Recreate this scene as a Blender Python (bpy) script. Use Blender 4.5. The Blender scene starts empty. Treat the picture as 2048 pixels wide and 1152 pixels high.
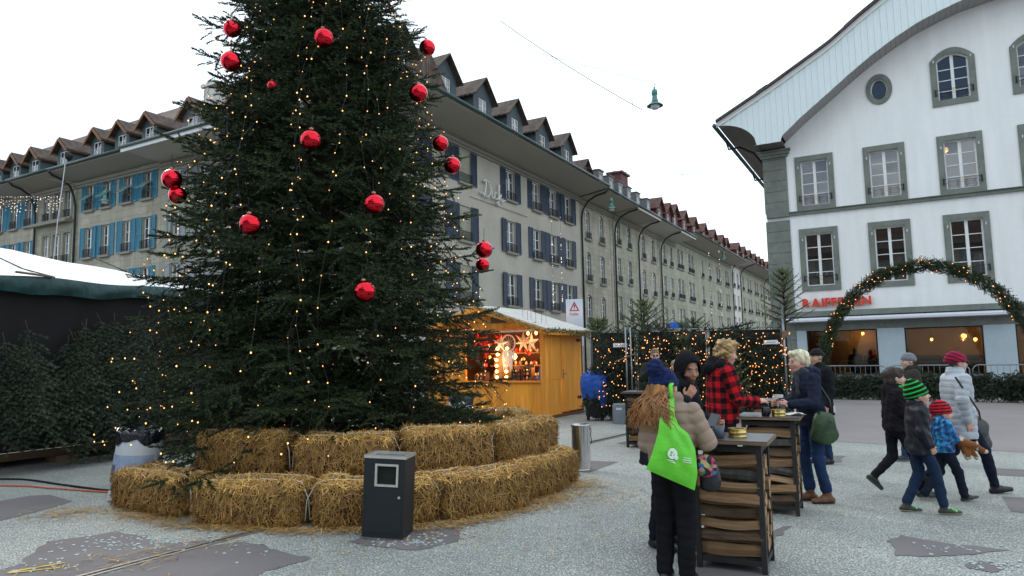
import bpy, math, random
import numpy as np
from mathutils import Vector, Matrix

scene = bpy.context.scene
COL = scene.collection
R_ = math.radians

# ------------------------------------------------------------------ camera
cam_d = bpy.data.cameras.new('camera')
cam_d.sensor_width = 36.0
cam_d.lens = 36.0 * 1370.0 / 2048.0
cam_d.clip_end = 2000.0
cam_d.clip_start = 0.05
cam = bpy.data.objects.new('camera', cam_d)
COL.objects.link(cam)
cam.matrix_world = (Matrix.Translation((0, 0, 1.62)) @ Matrix.Rotation(R_(90 + 5.72), 4, 'X')
                    @ Matrix.Rotation(R_(-1.1), 4, 'Z'))
scene.camera = cam

# ------------------------------------------------------------------ sky, sun, exposure
SUN_EL, SUN_AZ = R_(34), R_(-38)          # high cloud; the sun stands behind the houses on the left
world = bpy.data.worlds.new('World')
scene.world = world
world.use_nodes = True
wn, wl = world.node_tree.nodes, world.node_tree.links
wn.clear()
w_out = wn.new('ShaderNodeOutputWorld')
w_bg = wn.new('ShaderNodeBackground')
w_sky = wn.new('ShaderNodeTexSky')
w_sky.sky_type = 'NISHITA'
w_sky.sun_disc = False
w_sky.sun_elevation = SUN_EL
w_sky.sun_rotation = SUN_AZ
w_sky.air_density = 1.0
w_sky.dust_density = 0.6
w_co = wn.new('ShaderNodeTexCoord')
w_map = wn.new('ShaderNodeMapping')
w_map.inputs['Scale'].default_value = (1.0, 1.0, 2.6)
w_map.inputs['Location'].default_value = (14.07, 9.04, 14.5)
w_noise = wn.new('ShaderNodeTexNoise')
w_noise.inputs["Scale"].default_value = 1.25
w_noise.inputs['Detail'].default_value = 7
w_noise.inputs['Roughness'].default_value = 0.58
w_ramp = wn.new('ShaderNodeValToRGB')
w_ramp.color_ramp.elements[0].position = 0.36
w_ramp.color_ramp.elements[0].color = (0.0, 0.0, 0.0, 1)
w_ramp.color_ramp.elements[1].position = 0.47
w_ramp.color_ramp.elements[1].color = (1, 1, 1, 1)
w_mix = wn.new('ShaderNodeMixRGB')
w_mix.inputs['Color2'].default_value = (11.6, 13.2, 14.6, 1)     # bright cloud deck
wl.new(w_co.outputs['Generated'], w_map.inputs['Vector'])
wl.new(w_map.outputs['Vector'], w_noise.inputs['Vector'])
wl.new(w_noise.outputs['Fac'], w_ramp.inputs['Fac'])
wl.new(w_ramp.outputs['Color'], w_mix.inputs['Fac'])
wl.new(w_sky.outputs['Color'], w_mix.inputs['Color1'])
wl.new(w_mix.outputs['Color'], w_bg.inputs['Color'])
w_bg.inputs['Strength'].default_value = 0.10
wl.new(w_bg.outputs['Background'], w_out.inputs['Surface'])

sun_d = bpy.data.lights.new('sun', 'SUN')
sun_d.energy = 0.8
sun_d.angle = R_(14)
sun_d.color = (1.0, 0.95, 0.88)
sun = bpy.data.objects.new('sun', sun_d)
COL.objects.link(sun)
_sd = Vector((math.sin(SUN_AZ) * math.cos(SUN_EL), math.cos(SUN_AZ) * math.cos(SUN_EL), math.sin(SUN_EL)))
sun.rotation_euler = (-_sd).to_track_quat('-Z', 'Y').to_euler()

scene.view_settings.view_transform = 'Standard'
scene.view_settings.look = 'None'
scene.view_settings.gamma = 1.0
scene.view_settings.exposure = 0.25
scene.view_settings.use_curve_mapping = False
scene.cycles.use_denoising = True
scene.cycles.max_bounces = 5
scene.cycles.diffuse_bounces = 2
scene.cycles.glossy_bounces = 3
scene.cycles.transparent_max_bounces = 8
scene.cycles.sample_clamp_indirect = 6.0
scene.cycles.caustics_reflective = False
scene.cycles.caustics_refractive = False

# ------------------------------------------------------------------ materials
def _nt(name):
    m = bpy.data.materials.new(name)
    m.use_nodes = True
    return m, m.node_tree.nodes, m.node_tree.links, m.node_tree.nodes['Principled BSDF']

def pm(name, col, rough=0.7, metal=0.0, noise=None, bump=None, spec=0.5, coat=0.0, sheen=0.0, attr=None, stretch=None):
    """procedural material: base colour broken up by noise, fine bump; attr = (name, dark, light) per-piece variation"""
    m, n, l, b = _nt(name)
    b.inputs['Roughness'].default_value = rough
    b.inputs['Metallic'].default_value = metal
    b.inputs['Specular IOR Level'].default_value = spec
    b.inputs['Coat Weight'].default_value = coat
    b.inputs['Sheen Weight'].default_value = sheen
    c = (col[0], col[1], col[2], 1)
    b.inputs['Base Color'].default_value = c
    src = None
    tc = None
    def coords():
        nonlocal tc
        if tc is None:
            t = n.new('ShaderNodeTexCoord')
            mp = n.new('ShaderNodeMapping')
            if stretch:
                mp.inputs['Scale'].default_value = stretch
            l.new(t.outputs['Object'], mp.inputs['Vector'])
            tc = mp
        return tc.outputs['Vector']
    if attr:
        a = n.new('ShaderNodeAttribute')
        a.attribute_name = attr[0]
        mx = n.new('ShaderNodeMixRGB')
        mx.inputs['Color1'].default_value = (*attr[1], 1)
        mx.inputs['Color2'].default_value = (*attr[2], 1)
        l.new(a.outputs['Fac'], mx.inputs['Fac'])
        src = mx.outputs['Color']
    if noise:
        sc, amt = noise[0], noise[1]
        tx = n.new('ShaderNodeTexNoise')
        tx.inputs['Scale'].default_value = sc
        tx.inputs['Detail'].default_value = 6
        tx.inputs['Roughness'].default_value = 0.62
        l.new(coords(), tx.inputs['Vector'])
        mr = n.new('ShaderNodeMapRange')
        mr.inputs['From Min'].default_value = 0.28
        mr.inputs['From Max'].default_value = 0.72
        mr.inputs['To Min'].default_value = 1 - amt
        mr.inputs['To Max'].default_value = 1 + amt * 0.7
        l.new(tx.outputs['Fac'], mr.inputs['Value'])
        mu = n.new('ShaderNodeMixRGB')
        mu.blend_type = 'MULTIPLY'
        mu.inputs['Fac'].default_value = 1
        if src:
            l.new(src, mu.inputs['Color1'])
        else:
            mu.inputs['Color1'].default_value = c
        l.new(mr.outputs['Result'], mu.inputs['Color2'])
        src = mu.outputs['Color']
        if len(noise) > 2:      # larger stains on top
            tx2 = n.new('ShaderNodeTexNoise')
            tx2.inputs['Scale'].default_value = noise[2]
            tx2.inputs['Detail'].default_value = 4
            l.new(coords(), tx2.inputs['Vector'])
            mr2 = n.new('ShaderNodeMapRange')
            mr2.inputs['From Min'].default_value = 0.3
            mr2.inputs['From Max'].default_value = 0.7
            mr2.inputs['To Min'].default_value = 1 - noise[3]
            mr2.inputs['To Max'].default_value = 1 + noise[3] * .5
            l.new(tx2.outputs['Fac'], mr2.inputs['Value'])
            mu2 = n.new('ShaderNodeMixRGB')
            mu2.blend_type = 'MULTIPLY'
            mu2.inputs['Fac'].default_value = 1
            l.new(src, mu2.inputs['Color1'])
            l.new(mr2.outputs['Result'], mu2.inputs['Color2'])
            src = mu2.outputs['Color']
    if src:
        l.new(src, b.inputs['Base Color'])
    if bump:
        tx = n.new('ShaderNodeTexNoise')
        tx.inputs['Scale'].default_value = bump[0]
        tx.inputs['Detail'].default_value = 5
        l.new(coords(), tx.inputs['Vector'])
        bp = n.new('ShaderNodeBump')
        bp.inputs['Strength'].default_value = bump[1]
        bp.inputs['Distance'].default_value = bump[2] if len(bump) > 2 else 0.01
        l.new(tx.outputs['Fac'], bp.inputs['Height'])
        l.new(bp.outputs['Normal'], b.inputs['Normal'])
    return m

def emis(name, col, strength, sample=False):
    m, n, l, b = _nt(name)
    b.inputs['Base Color'].default_value = (*[min(1, c) for c in col], 1)
    b.inputs['Emission Color'].default_value = (*col, 1)
    b.inputs['Emission Strength'].default_value = strength
    if not sample:
        m.cycles.emission_sampling = 'NONE'
    return m

def glass_mat(name, tint=(0.02, 0.025, 0.03), wav=0.0):
    """opaque-looking old window glass: dark body, clear mirror coat"""
    m, n, l, b = _nt(name)
    b.inputs['Base Color'].default_value = (*tint, 1)
    b.inputs['Roughness'].default_value = 0.03
    b.inputs['IOR'].default_value = 1.75
    b.inputs['Specular IOR Level'].default_value = 0.9
    if wav:
        t = n.new('ShaderNodeTexCoord')
        tx = n.new('ShaderNodeTexNoise')
        tx.inputs['Scale'].default_value = 2.2
        bp = n.new('ShaderNodeBump')
        bp.inputs['Strength'].default_value = wav
        bp.inputs['Distance'].default_value = 0.02
        l.new(t.outputs['Object'], tx.inputs['Vector'])
        l.new(tx.outputs['Fac'], bp.inputs['Height'])
        l.new(bp.outputs['Normal'], b.inputs['Normal'])
    return m

def clear_glass(name, refl=0.16, tint=(0.85, 0.9, 0.9)):
    m, n, l, b = _nt(name)
    n.remove(b)
    out = n['Material Output']
    tr = n.new('ShaderNodeBsdfTransparent')
    tr.inputs['Color'].default_value = (*tint, 1)
    gl = n.new('ShaderNodeBsdfGlossy')
    gl.inputs['Roughness'].default_value = 0.02
    fr = n.new('ShaderNodeFresnel')
    fr.inputs['IOR'].default_value = 1.5
    ad = n.new('ShaderNodeMath')
    ad.operation = 'ADD'
    ad.use_clamp = True
    ad.inputs[1].default_value = refl
    mx = n.new('ShaderNodeMixShader')
    l.new(fr.outputs['Fac'], ad.inputs[0])
    l.new(ad.outputs['Value'], mx.inputs['Fac'])
    l.new(tr.outputs['BSDF'], mx.inputs[1])
    l.new(gl.outputs['BSDF'], mx.inputs[2])
    l.new(mx.outputs['Shader'], out.inputs['Surface'])
    return m

def vcol_mat(name, rough=0.8, sheen=0.0, spec=0.3, bump=None, subsurf=0.0):
    """colour read per vertex (dyed cloth, skin)"""
    m, n, l, b = _nt(name)
    a = n.new('ShaderNodeAttribute')
    a.attribute_name = 'Col'
    l.new(a.outputs['Color'], b.inputs['Base Color'])
    b.inputs['Roughness'].default_value = rough
    b.inputs['Specular IOR Level'].default_value = spec
    b.inputs['Sheen Weight'].default_value = sheen
    if bump:
        t = n.new('ShaderNodeTexCoord')
        tx = n.new('ShaderNodeTexNoise')
        tx.inputs['Scale'].default_value = bump[0]
        tx.inputs['Detail'].default_value = 4
        bp = n.new('ShaderNodeBump')
        bp.inputs['Strength'].default_value = bump[1]
        bp.inputs['Distance'].default_value = bump[2]
        l.new(t.outputs['Object'], tx.inputs['Vector'])
        l.new(tx.outputs['Fac'], bp.inputs['Height'])
        l.new(bp.outputs['Normal'], b.inputs['Normal'])
    return m

def tile_mat(name, c1, c2, scale=3.2, axis='XY'):
    """clay tiles on far roofs: courses as bump and shade of the clay"""
    m, n, l, b = _nt(name)
    t = n.new('ShaderNodeTexCoord')
    br = n.new('ShaderNodeTexBrick')
    br.inputs['Color1'].default_value = (*c1, 1)
    br.inputs['Color2'].default_value = (*c2, 1)
    br.inputs['Mortar'].default_value = (c1[0] * .35, c1[1] * .35, c1[2] * .35, 1)
    br.inputs['Scale'].default_value = scale
    br.inputs['Mortar Size'].default_value = 0.03
    br.inputs['Brick Width'].default_value = 0.6
    br.inputs['Row Height'].default_value = 0.5
    tx = n.new('ShaderNodeTexNoise')
    tx.inputs['Scale'].default_value = 1.7
    tx.inputs['Detail'].default_value = 6
    mu = n.new('ShaderNodeMixRGB')
    mu.blend_type = 'OVERLAY'
    mu.inputs['Fac'].default_value = 0.8
    bp = n.new('ShaderNodeBump')
    bp.inputs['Distance'].default_value = 0.03
    bp.inputs['Strength'].default_value = 0.9
    l.new(t.outputs['Object'], br.inputs['Vector'])
    l.new(t.outputs['Object'], tx.inputs['Vector'])
    l.new(br.outputs['Color'], mu.inputs['Color1'])
    l.new(tx.outputs['Fac'], mu.inputs['Color2'])
    l.new(mu.outputs['Color'], b.inputs['Base Color'])
    l.new(br.outputs['Fac'], bp.inputs['Height'])
    bp.invert = True
    l.new(bp.outputs['Normal'], b.inputs['Normal'])
    b.inputs['Roughness'].default_value = 0.85
    return m

M = {}
def ashlar_mat(name, col, var=.10, mortar=.010, amps=(.10, .22, .16)):
    """dressed sandstone in courses, streaked by weather"""
    m, n, l, b = _nt(name)
    t = n.new('ShaderNodeTexCoord')
    sp = n.new('ShaderNodeSeparateXYZ')
    cb = n.new('ShaderNodeCombineXYZ')
    l.new(t.outputs['Object'], sp.inputs['Vector'])
    l.new(sp.outputs['X'], cb.inputs['X'])
    l.new(sp.outputs['Z'], cb.inputs['Y'])
    br = n.new('ShaderNodeTexBrick')
    br.inputs['Color1'].default_value = (*[c * (1 - var) for c in col], 1)
    br.inputs['Color2'].default_value = (*[c * (1 + var) for c in col], 1)
    br.inputs['Mortar'].default_value = (*[c * .62 for c in col], 1)
    br.inputs['Scale'].default_value = 1.0
    br.inputs['Mortar Size'].default_value = mortar
    br.inputs['Brick Width'].default_value = 0.95
    br.inputs['Row Height'].default_value = 0.42
    l.new(cb.outputs['Vector'], br.inputs['Vector'])
    src = br.outputs['Color']
    for sc, amt, st in ((5.0, amps[0], (1, 1, 1)), (.7, amps[1], (1, 1, .35)), (2.2, amps[2], (1.5, 1, .12))):
        mp = n.new('ShaderNodeMapping')
        mp.inputs['Scale'].default_value = st
        l.new(t.outputs['Object'], mp.inputs['Vector'])
        tx = n.new('ShaderNodeTexNoise')
        tx.inputs['Scale'].default_value = sc
        tx.inputs['Detail'].default_value = 6
        l.new(mp.outputs['Vector'], tx.inputs['Vector'])
        mr = n.new('ShaderNodeMapRange')
        mr.inputs['From Min'].default_value = .3
        mr.inputs['From Max'].default_value = .7
        mr.inputs['To Min'].default_value = 1 - amt
        mr.inputs['To Max'].default_value = 1 + amt * .6
        l.new(tx.outputs['Fac'], mr.inputs['Value'])
        mu = n.new('ShaderNodeMixRGB')
        mu.blend_type = 'MULTIPLY'
        mu.inputs['Fac'].default_value = 1
        l.new(src, mu.inputs['Color1'])
        l.new(mr.outputs['Result'], mu.inputs['Color2'])
        src = mu.outputs['Color']
    l.new(src, b.inputs['Base Color'])
    b.inputs['Roughness'].default_value = .9
    bp = n.new('ShaderNodeBump')
    bp.inputs['Strength'].default_value = .5
    bp.inputs['Distance'].default_value = .01
    bp.invert = True
    l.new(br.outputs['Fac'], bp.inputs['Height'])
    l.new(bp.outputs['Normal'], b.inputs['Normal'])
    return m
M['plaster_grey'] = pm('plaster_grey', (.49, .455, .385), .9, noise=(6, .10, .5, .16), bump=(60, .25))
M['sandstone'] = ashlar_mat('sandstone', (.41, .38, .30))
M['sandstone_green'] = ashlar_mat('sandstone_green', (.375, .365, .275))
M['plaster_pale'] = pm('plaster_pale', (.66, .64, .59), .9, noise=(5, .08, .5, .12))
M['stone_trim'] = pm('stone_trim', (.27, .255, .21), .9, noise=(7, .15))
M['white_paint'] = pm('white_paint', (.78, .79, .78), .5, noise=(3, .05))
M['soffit'] = pm('soffit', (.42, .395, .33), .8, noise=(3, .10), stretch=(.2, 6, 6))
M['soffit_pale'] = pm('soffit_pale', (.55, .53, .47), .8, noise=(3, .06))
M['gutter'] = pm('gutter', (.055, .09, .085), .5, metal=.3, noise=(5, .2))
M['pipe'] = pm('pipe', (.03, .033, .035), .5, metal=.3, noise=(8, .15))
M['iron'] = pm('iron', (.02, .02, .022), .6, metal=.5, noise=(20, .2))
M['shutter_navy'] = pm('shutter_navy', (.025, .045, .08), .6, noise=(9, .15))
M['shutter_blue'] = pm('shutter_blue', (.04, .215, .315), .6, noise=(9, .15))
M['shutter_grey'] = pm('shutter_grey', (.33, .36, .38), .6, noise=(9, .1))
M['awning_green'] = pm('awning_green', (.16, .27, .27), .8, noise=(9, .1))
M['dormer_dark'] = pm('dormer_dark', (.045, .065, .075), .7, noise=(4, .25))
M['dormer_teal'] = pm('dormer_teal', (.06, .095, .10), .7, noise=(4, .25))
M['dormer_red'] = pm('dormer_red', (.115, .042, .038), .8, noise=(4, .25))
M['dormer_grey'] = pm('dormer_grey', (.17, .17, .175), .6, metal=.2, noise=(4, .2))
M['timber_brown'] = pm('timber_brown', (.23, .11, .055), .8, noise=(9, .25))
M['tiles_brown'] = tile_mat('tiles_brown', (.075, .052, .040), (.13, .090, .068))
M['tiles_red'] = tile_mat('tiles_red', (.105, .048, .038), (.155, .075, .056))
M['glass_far'] = glass_mat('glass_far', (.022, .03, .036), .15)
M['glass_curtain'] = glass_mat('glass_curtain', (.16, .165, .16), .15)
M['glass_mid'] = glass_mat('glass_mid', (.06, .07, .08), .2)
M['blind'] = pm('blind', (.16, .12, .10), .7, noise=(20, .1), stretch=(.2, .2, 6))

# ------------------------------------------------------------------ mesh helpers
class MB:
    """collects shapes that together are ONE piece"""
    def __init__(self):
        self.v, self.f = [], []
    def add(self, vs, fs):
        k = len(self.v)
        self.v += [tuple(p) for p in vs]
        self.f += [tuple(i + k for i in f) for f in fs]
        return self
    def box(self, x0, y0, z0, x1, y1, z1):
        return self.add([(x0, y0, z0), (x1, y0, z0), (x1, y1, z0), (x0, y1, z0), (x0, y0, z1), (x1, y0, z1), (x1, y1, z1), (x0, y1, z1)],
                        [(0, 3, 2, 1), (4, 5, 6, 7), (0, 1, 5, 4), (1, 2, 6, 5), (2, 3, 7, 6), (3, 0, 4, 7)])
    def bar(self, a, b, w, h=None, up=(0, 0, 1)):
        """box section from a to b"""
        h = h or w
        a, b = Vector(a), Vector(b)
        d = (b - a).normalized()
        u = Vector(up)
        s = d.cross(u)
        if s.length < 1e-4:
            s = d.cross(Vector((1, 0, 0)))
        s.normalize()
        t = s.cross(d).normalized()
        s, t = s * w / 2, t * h / 2
        vs = [a - s - t, a + s - t, a + s + t, a - s + t, b - s - t, b + s - t, b + s + t, b - s + t]
        return self.add(vs, [(0, 3, 2, 1), (4, 5, 6, 7), (0, 1, 5, 4), (1, 2, 6, 5), (2, 3, 7, 6), (3, 0, 4, 7)])
    def tube(self, pts, r, n=6, cap=True):
        pts = [Vector(p) for p in pts]
        rs = r if isinstance(r, (list, tuple)) else [r] * len(pts)
        k = len(self.v)
        prev = None
        for i, p in enumerate(pts):
            d = (pts[min(i + 1, len(pts) - 1)] - pts[max(i - 1, 0)]).normalized()
            if prev is None:
                s = d.orthogonal().normalized()
            else:
                s = (prev - d * prev.dot(d)).normalized()
            prev = s
            t = d.cross(s)
            for j in range(n):
                a = 2 * math.pi * j / n
                self.v.append(tuple(p + (s * math.cos(a) + t * math.sin(a)) * rs[i]))
        for i in range(len(pts) - 1):
            for j in range(n):
                a, b = k + i * n + j, k + i * n + (j + 1) % n
                self.f.append((a, b, b + n, a + n))
        if cap:
            self.f.append(tuple(k + j for j in reversed(range(n))))
            self.f.append(tuple(k + (len(pts) - 1) * n + j for j in range(n)))
        return self
    def lathe(self, prof, n=16, c=(0, 0, 0), axis='Z', capb=True, capt=True):
        k = len(self.v)
        for (r, z) in prof:
            for j in range(n):
                a = 2 * math.pi * j / n
                if axis == 'Z':
                    self.v.append((c[0] + r * math.cos(a), c[1] + r * math.sin(a), c[2] + z))
                elif axis == 'Y':
                    self.v.append((c[0] + r * math.cos(a), c[1] - z, c[2] + r * math.sin(a)))
                else:
                    self.v.append((c[0] + z, c[1] + r * math.cos(a), c[2] + r * math.sin(a)))
        for i in range(len(prof) - 1):
            for j in range(n):
                a, b = k + i * n + j, k + i * n + (j + 1) % n
                self.f.append((a, b, b + n, a + n))
        if capb:
            self.f.append(tuple(k + j for j in reversed(range(n))))
        if capt:
            self.f.append(tuple(k + (len(prof) - 1) * n + j for j in range(n)))
        return self
    def prism(self, poly, d, o=(0, 0, 0), ax=(1, 0, 0), ay=(0, 0, 1), flat=False):
        """polygon in plane (ax, ay) at o, pushed along d (vector)"""
        o, ax, ay, d = Vector(o), Vector(ax), Vector(ay), Vector(d)
        n = len(poly)
        a = [o + ax * p[0] + ay * p[1] for p in poly]
        vs = a + [p + d for p in a]
        fs = [tuple(range(n)), tuple(reversed(range(n, 2 * n)))]
        fs += [(i, i + n, (i + 1) % n + n, (i + 1) % n) for i in range(n)]
        return self.add(vs, fs)
    def loft(self, A, B, d):
        """strip between two polylines A, B of the same length, thickened by vector d"""
        n = len(A)
        d = Vector(d)
        A = [Vector(p) for p in A]
        B = [Vector(p) for p in B]
        vs = A + B + [p + d for p in A] + [p + d for p in B]
        fs = []
        for i in range(n - 1):
            fs.append((i, i + 1, n + i + 1, n + i))
            fs.append((2 * n + i, 3 * n + i, 3 * n + i + 1, 2 * n + i + 1))
            fs.append((i, 2 * n + i, 2 * n + i + 1, i + 1))
            fs.append((n + i, n + i + 1, 3 * n + i + 1, 3 * n + i))
        fs.append((0, n, 3 * n, 2 * n))
        fs.append((n - 1, 3 * n - 1, 4 * n - 1, 2 * n - 1))
        return self.add(vs, fs)
    def data(self, name, m, smooth=False):
        me = bpy.data.meshes.new(name)
        me.from_pydata(self.v, [], self.f)
        if m:
            me.materials.append(m)
        if smooth:
            me.shade_smooth()
        me.update()
        return me
    def build(self, name, m, parent=None, loc=(0, 0, 0), smooth=False, rot=None):
        return obj(name, self.data(name, m, smooth), parent, loc, rot)

def obj(name, data, parent=None, loc=(0, 0, 0), rot=None):
    o = bpy.data.objects.new(name, data)
    COL.objects.link(o)
    o.parent = parent
    o.location = loc
    if rot is not None:
        o.rotation_euler = rot
    return o

def tag(o, label, cat=None, group=None):
    o['label'] = label
    if cat:
        o['category'] = cat
    if group:
        o['group'] = group
    return o

def thing(name, label, cat, loc=(0, 0, 0), rz=0.0, group=None):
    o = obj(name, None, None, loc, (0, 0, rz))
    o.empty_display_size = 0.2
    return tag(o, label, cat, group)

def struct(o):
    o['kind'] = 'structure'
    return o

def stuff(o):
    o['kind'] = 'stuff'
    return o

def smooth_angle(o, ang=40):
    me = o.data
    me.shade_smooth()
    try:
        me.set_sharp_from_angle(angle=R_(ang))
    except Exception:
        pass
    return o

def np_mesh(name, V, F, m, parent=None, smooth=False, loc=(0, 0, 0), attrs=None, rot=None):
    """V (n,3) array, F (k,3|4) int array -> object, quickly"""
    me = bpy.data.meshes.new(name)
    V = np.ascontiguousarray(V, dtype=np.float32)
    F = np.ascontiguousarray(F, dtype=np.int32)
    k = F.shape[1]
    me.vertices.add(len(V))
    me.vertices.foreach_set('co', V.ravel())
    me.loops.add(F.size)
    me.loops.foreach_set('vertex_index', F.ravel())
    me.polygons.add(len(F))
    me.polygons.foreach_set('loop_start', np.arange(0, F.size, k, dtype=np.int32))
    if attrs:
        for an, arr in attrs.items():
            if arr.ndim == 1:
                a = me.attributes.new(an, 'FLOAT', 'POINT')
                a.data.foreach_set('value', arr.astype(np.float32))
            else:
                a = me.attributes.new(an, 'FLOAT_COLOR', 'POINT')
                c4 = np.ones((len(V), 4), dtype=np.float32)
                c4[:, :3] = arr
                a.data.foreach_set('color', c4.ravel())
    me.materials.append(m)
    me.update(calc_edges=True)
    me.validate()
    if smooth:
        me.shade_smooth()
    return obj(name, me, parent, loc, rot)
# ------------------------------------------------------------------ the houses of the square
TH = R_(29.2)
U = Vector((math.sin(TH), math.cos(TH), 0))      # direction of the street that leads away
VV = Vector((-math.cos(TH), math.sin(TH), 0))    # direction of the cross street, to the left
K = Vector((-5.95, 29.8, 0))
RZ_R = R_(90) - TH                               # facade along U
RZ_L = -TH                                       # facade along -VV

def wall_mb(W, H, D, ops, rec=0.22, z0=0.0):
    b = MB()
    xs = sorted(set([0, W] + [o[0] for o in ops] + [o[1] for o in ops]))
    zs = sorted(set([z0, H] + [o[2] for o in ops] + [o[3] for o in ops]))
    idx = {}
    def vid(x, z):
        if (x, z) not in idx:
            idx[(x, z)] = len(b.v)
            b.v.append((x, 0, z))
        return idx[(x, z)]
    for i in range(len(xs) - 1):
        for j in range(len(zs) - 1):
            cx, cz = (xs[i] + xs[i + 1]) / 2, (zs[j] + zs[j + 1]) / 2
            if any(o[0] < cx < o[1] and o[2] < cz < o[3] for o in ops):
                continue
            b.f.append((vid(xs[i], zs[j]), vid(xs[i + 1], zs[j]), vid(xs[i + 1], zs[j + 1]), vid(xs[i], zs[j + 1])))
    for (x0, x1, a, c) in ops:
        b.add([(x0, 0, a), (x1, 0, a), (x1, 0, c), (x0, 0, c), (x0, rec, a), (x1, rec, a), (x1, rec, c), (x0, rec, c)],
              [(0, 4, 5, 1), (1, 5, 6, 2), (2, 6, 7, 3), (3, 7, 4, 0)])
    b.add([(0, 0, z0), (0, D, z0), (0, D, H), (0, 0, H), (W, 0, z0), (W, D, z0), (W, D, H), (W, 0, H)],
          [(0, 3, 2, 1), (4, 5, 6, 7), (1, 2, 6, 5), (3, 7, 6, 2)])
    return b

_cache = {}
def shared(key, fn):
    if key not in _cache:
        _cache[key] = fn()
    return _cache[key]

def window_mesh(w, h, bars=2, arch=0.0):
    def mk():
        b = MB()
        t = .055
        b.box(0, .13, 0, t, .20, h)
        b.box(w - t, .13, 0, w, .20, h)
        b.box(t, .13, 0, w - t, .20, t)
        b.box(t, .13, h - t - arch * .5, w - t, .20, h)
        b.box(w / 2 - .05, .115, t, w / 2 + .05, .20, h - t)
        for k in range(1, bars + 1):
            z = t + (h - 2 * t) * k / (bars + 1)
            b.box(t, .145, z - .018, w / 2 - .05, .19, z + .018)
            b.box(w / 2 + .05, .145, z - .018, w - t, .19, z + .018)
        return b.data('window_frame', M['white_paint'])
    return shared(('win', round(w, 2), round(h, 2), bars, arch), mk)

def pane_mesh(w, h, m):
    return shared(('pane', round(w, 3), round(h, 3), m.name), lambda: MB().box(0, .168, 0, w, .174, h).data('pane', m))

def shutter_mesh(w, h, m):
    def mk():
        b = MB()
        b.box(0, -.05, 0, .05, -.012, h)
        b.box(w - .05, -.05, 0, w, -.012, h)
        for z in (0, h * .5 - .03, h - .06):
            b.box(.05, -.048, z, w - .05, -.014, z + .06)
        n = 22
        for i in range(n):
            z = .06 + (h - .12) * i / n
            b.add([(.05, -.046, z), (w - .05, -.046, z), (w - .05, -.02, z + (h - .12) / n), (.05, -.02, z + (h - .12) / n)], [(0, 1, 2, 3)])
        b.box(.05, -.02, .06, w - .05, -.016, h - .06)
        return b.data('shutter', m)
    return shared(('shut', round(w, 2), round(h, 2), m.name), mk)

def sill_mesh(w, m):
    return shared(('sill', round(w, 2), m.name), lambda: MB().box(-.14, -.16, -.13, w + .14, .12, -.002).data('sill', m))

def rail_mesh(w, hh=.5):
    def mk():
        b = MB()
        b.box(0, -.12, hh - .03, w, -.09, hh)
        b.box(0, -.12, .04, w, -.09, .065)
        n = max(6, int(w / .09))
        for i in range(n + 1):
            x = w * i / n
            b.box(max(0, x - .009), -.114, .065, min(w, x + .009), -.096, hh - .03)
        return b.data('railing', M['iron'])
    return shared(('rail', round(w, 2), hh), mk)

def add_window(h_, x, z, w, h, bars=2, shutter=None, sw=.5, rail=False, sill=True, rot=0, arch=0.0, glass=None, trim=None, awning=None):
    wo = obj('window', window_mesh(w, h, bars, arch), h_, (x - w / 2, 0, z))
    pw = w / 2 - .105
    gm = pane_mesh(pw, h - .11, glass or random.choice([M['glass_far'], M['glass_far'], M['glass_mid'], M['glass_curtain']]))
    for px in (.055, w / 2 + .05):
        p = obj('pane', gm, wo, (px, random.uniform(-.004, .004), .055))
        p.rotation_euler = (random.uniform(-.012, .012), 0, random.uniform(-.02, .02))
    if shutter:
        sm = shutter_mesh(sw, h + .06, shutter)
        a1, a2 = [random.choice((0, 0, 0, .06, .12)) + random.uniform(0, .03) for _ in '12']
        obj('shutter', sm, wo, (-.03 - sw * math.cos(a1), -sw * math.sin(a1), -.03), (0, 0, a1))
        obj('shutter', sm, wo, (w + .03, 0, -.03), (0, 0, -a2))
    if sill:
        obj('sill', sill_mesh(w, M['stone_trim']), wo, (0, 0, 0))
    if rail:
        obj('railing', rail_mesh(w + .1), wo, (-.05, 0, 0))
    if trim:
        tm = shared(('trim', w, h, trim.name), lambda: MB().box(-.16, -.03, -.002, -.004, .02, h + .004).box(w + .004, -.03, -.002, w + .16, .02, h + .004).box(-.16, -.03, h + .004, w + .16, .02, h + .17).data('surround', trim))
        obj('surround', tm, wo)
    if awning:
        am = shared(('awn', w), lambda: MB().loft([(0, -.02, h * .62), (w, -.02, h * .62)], [(0, -.55, h * .32), (w, -.55, h * .32)], (0, 0, .02)).data('awning', awning))
        obj('awning', am, wo)
    return wo

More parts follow.
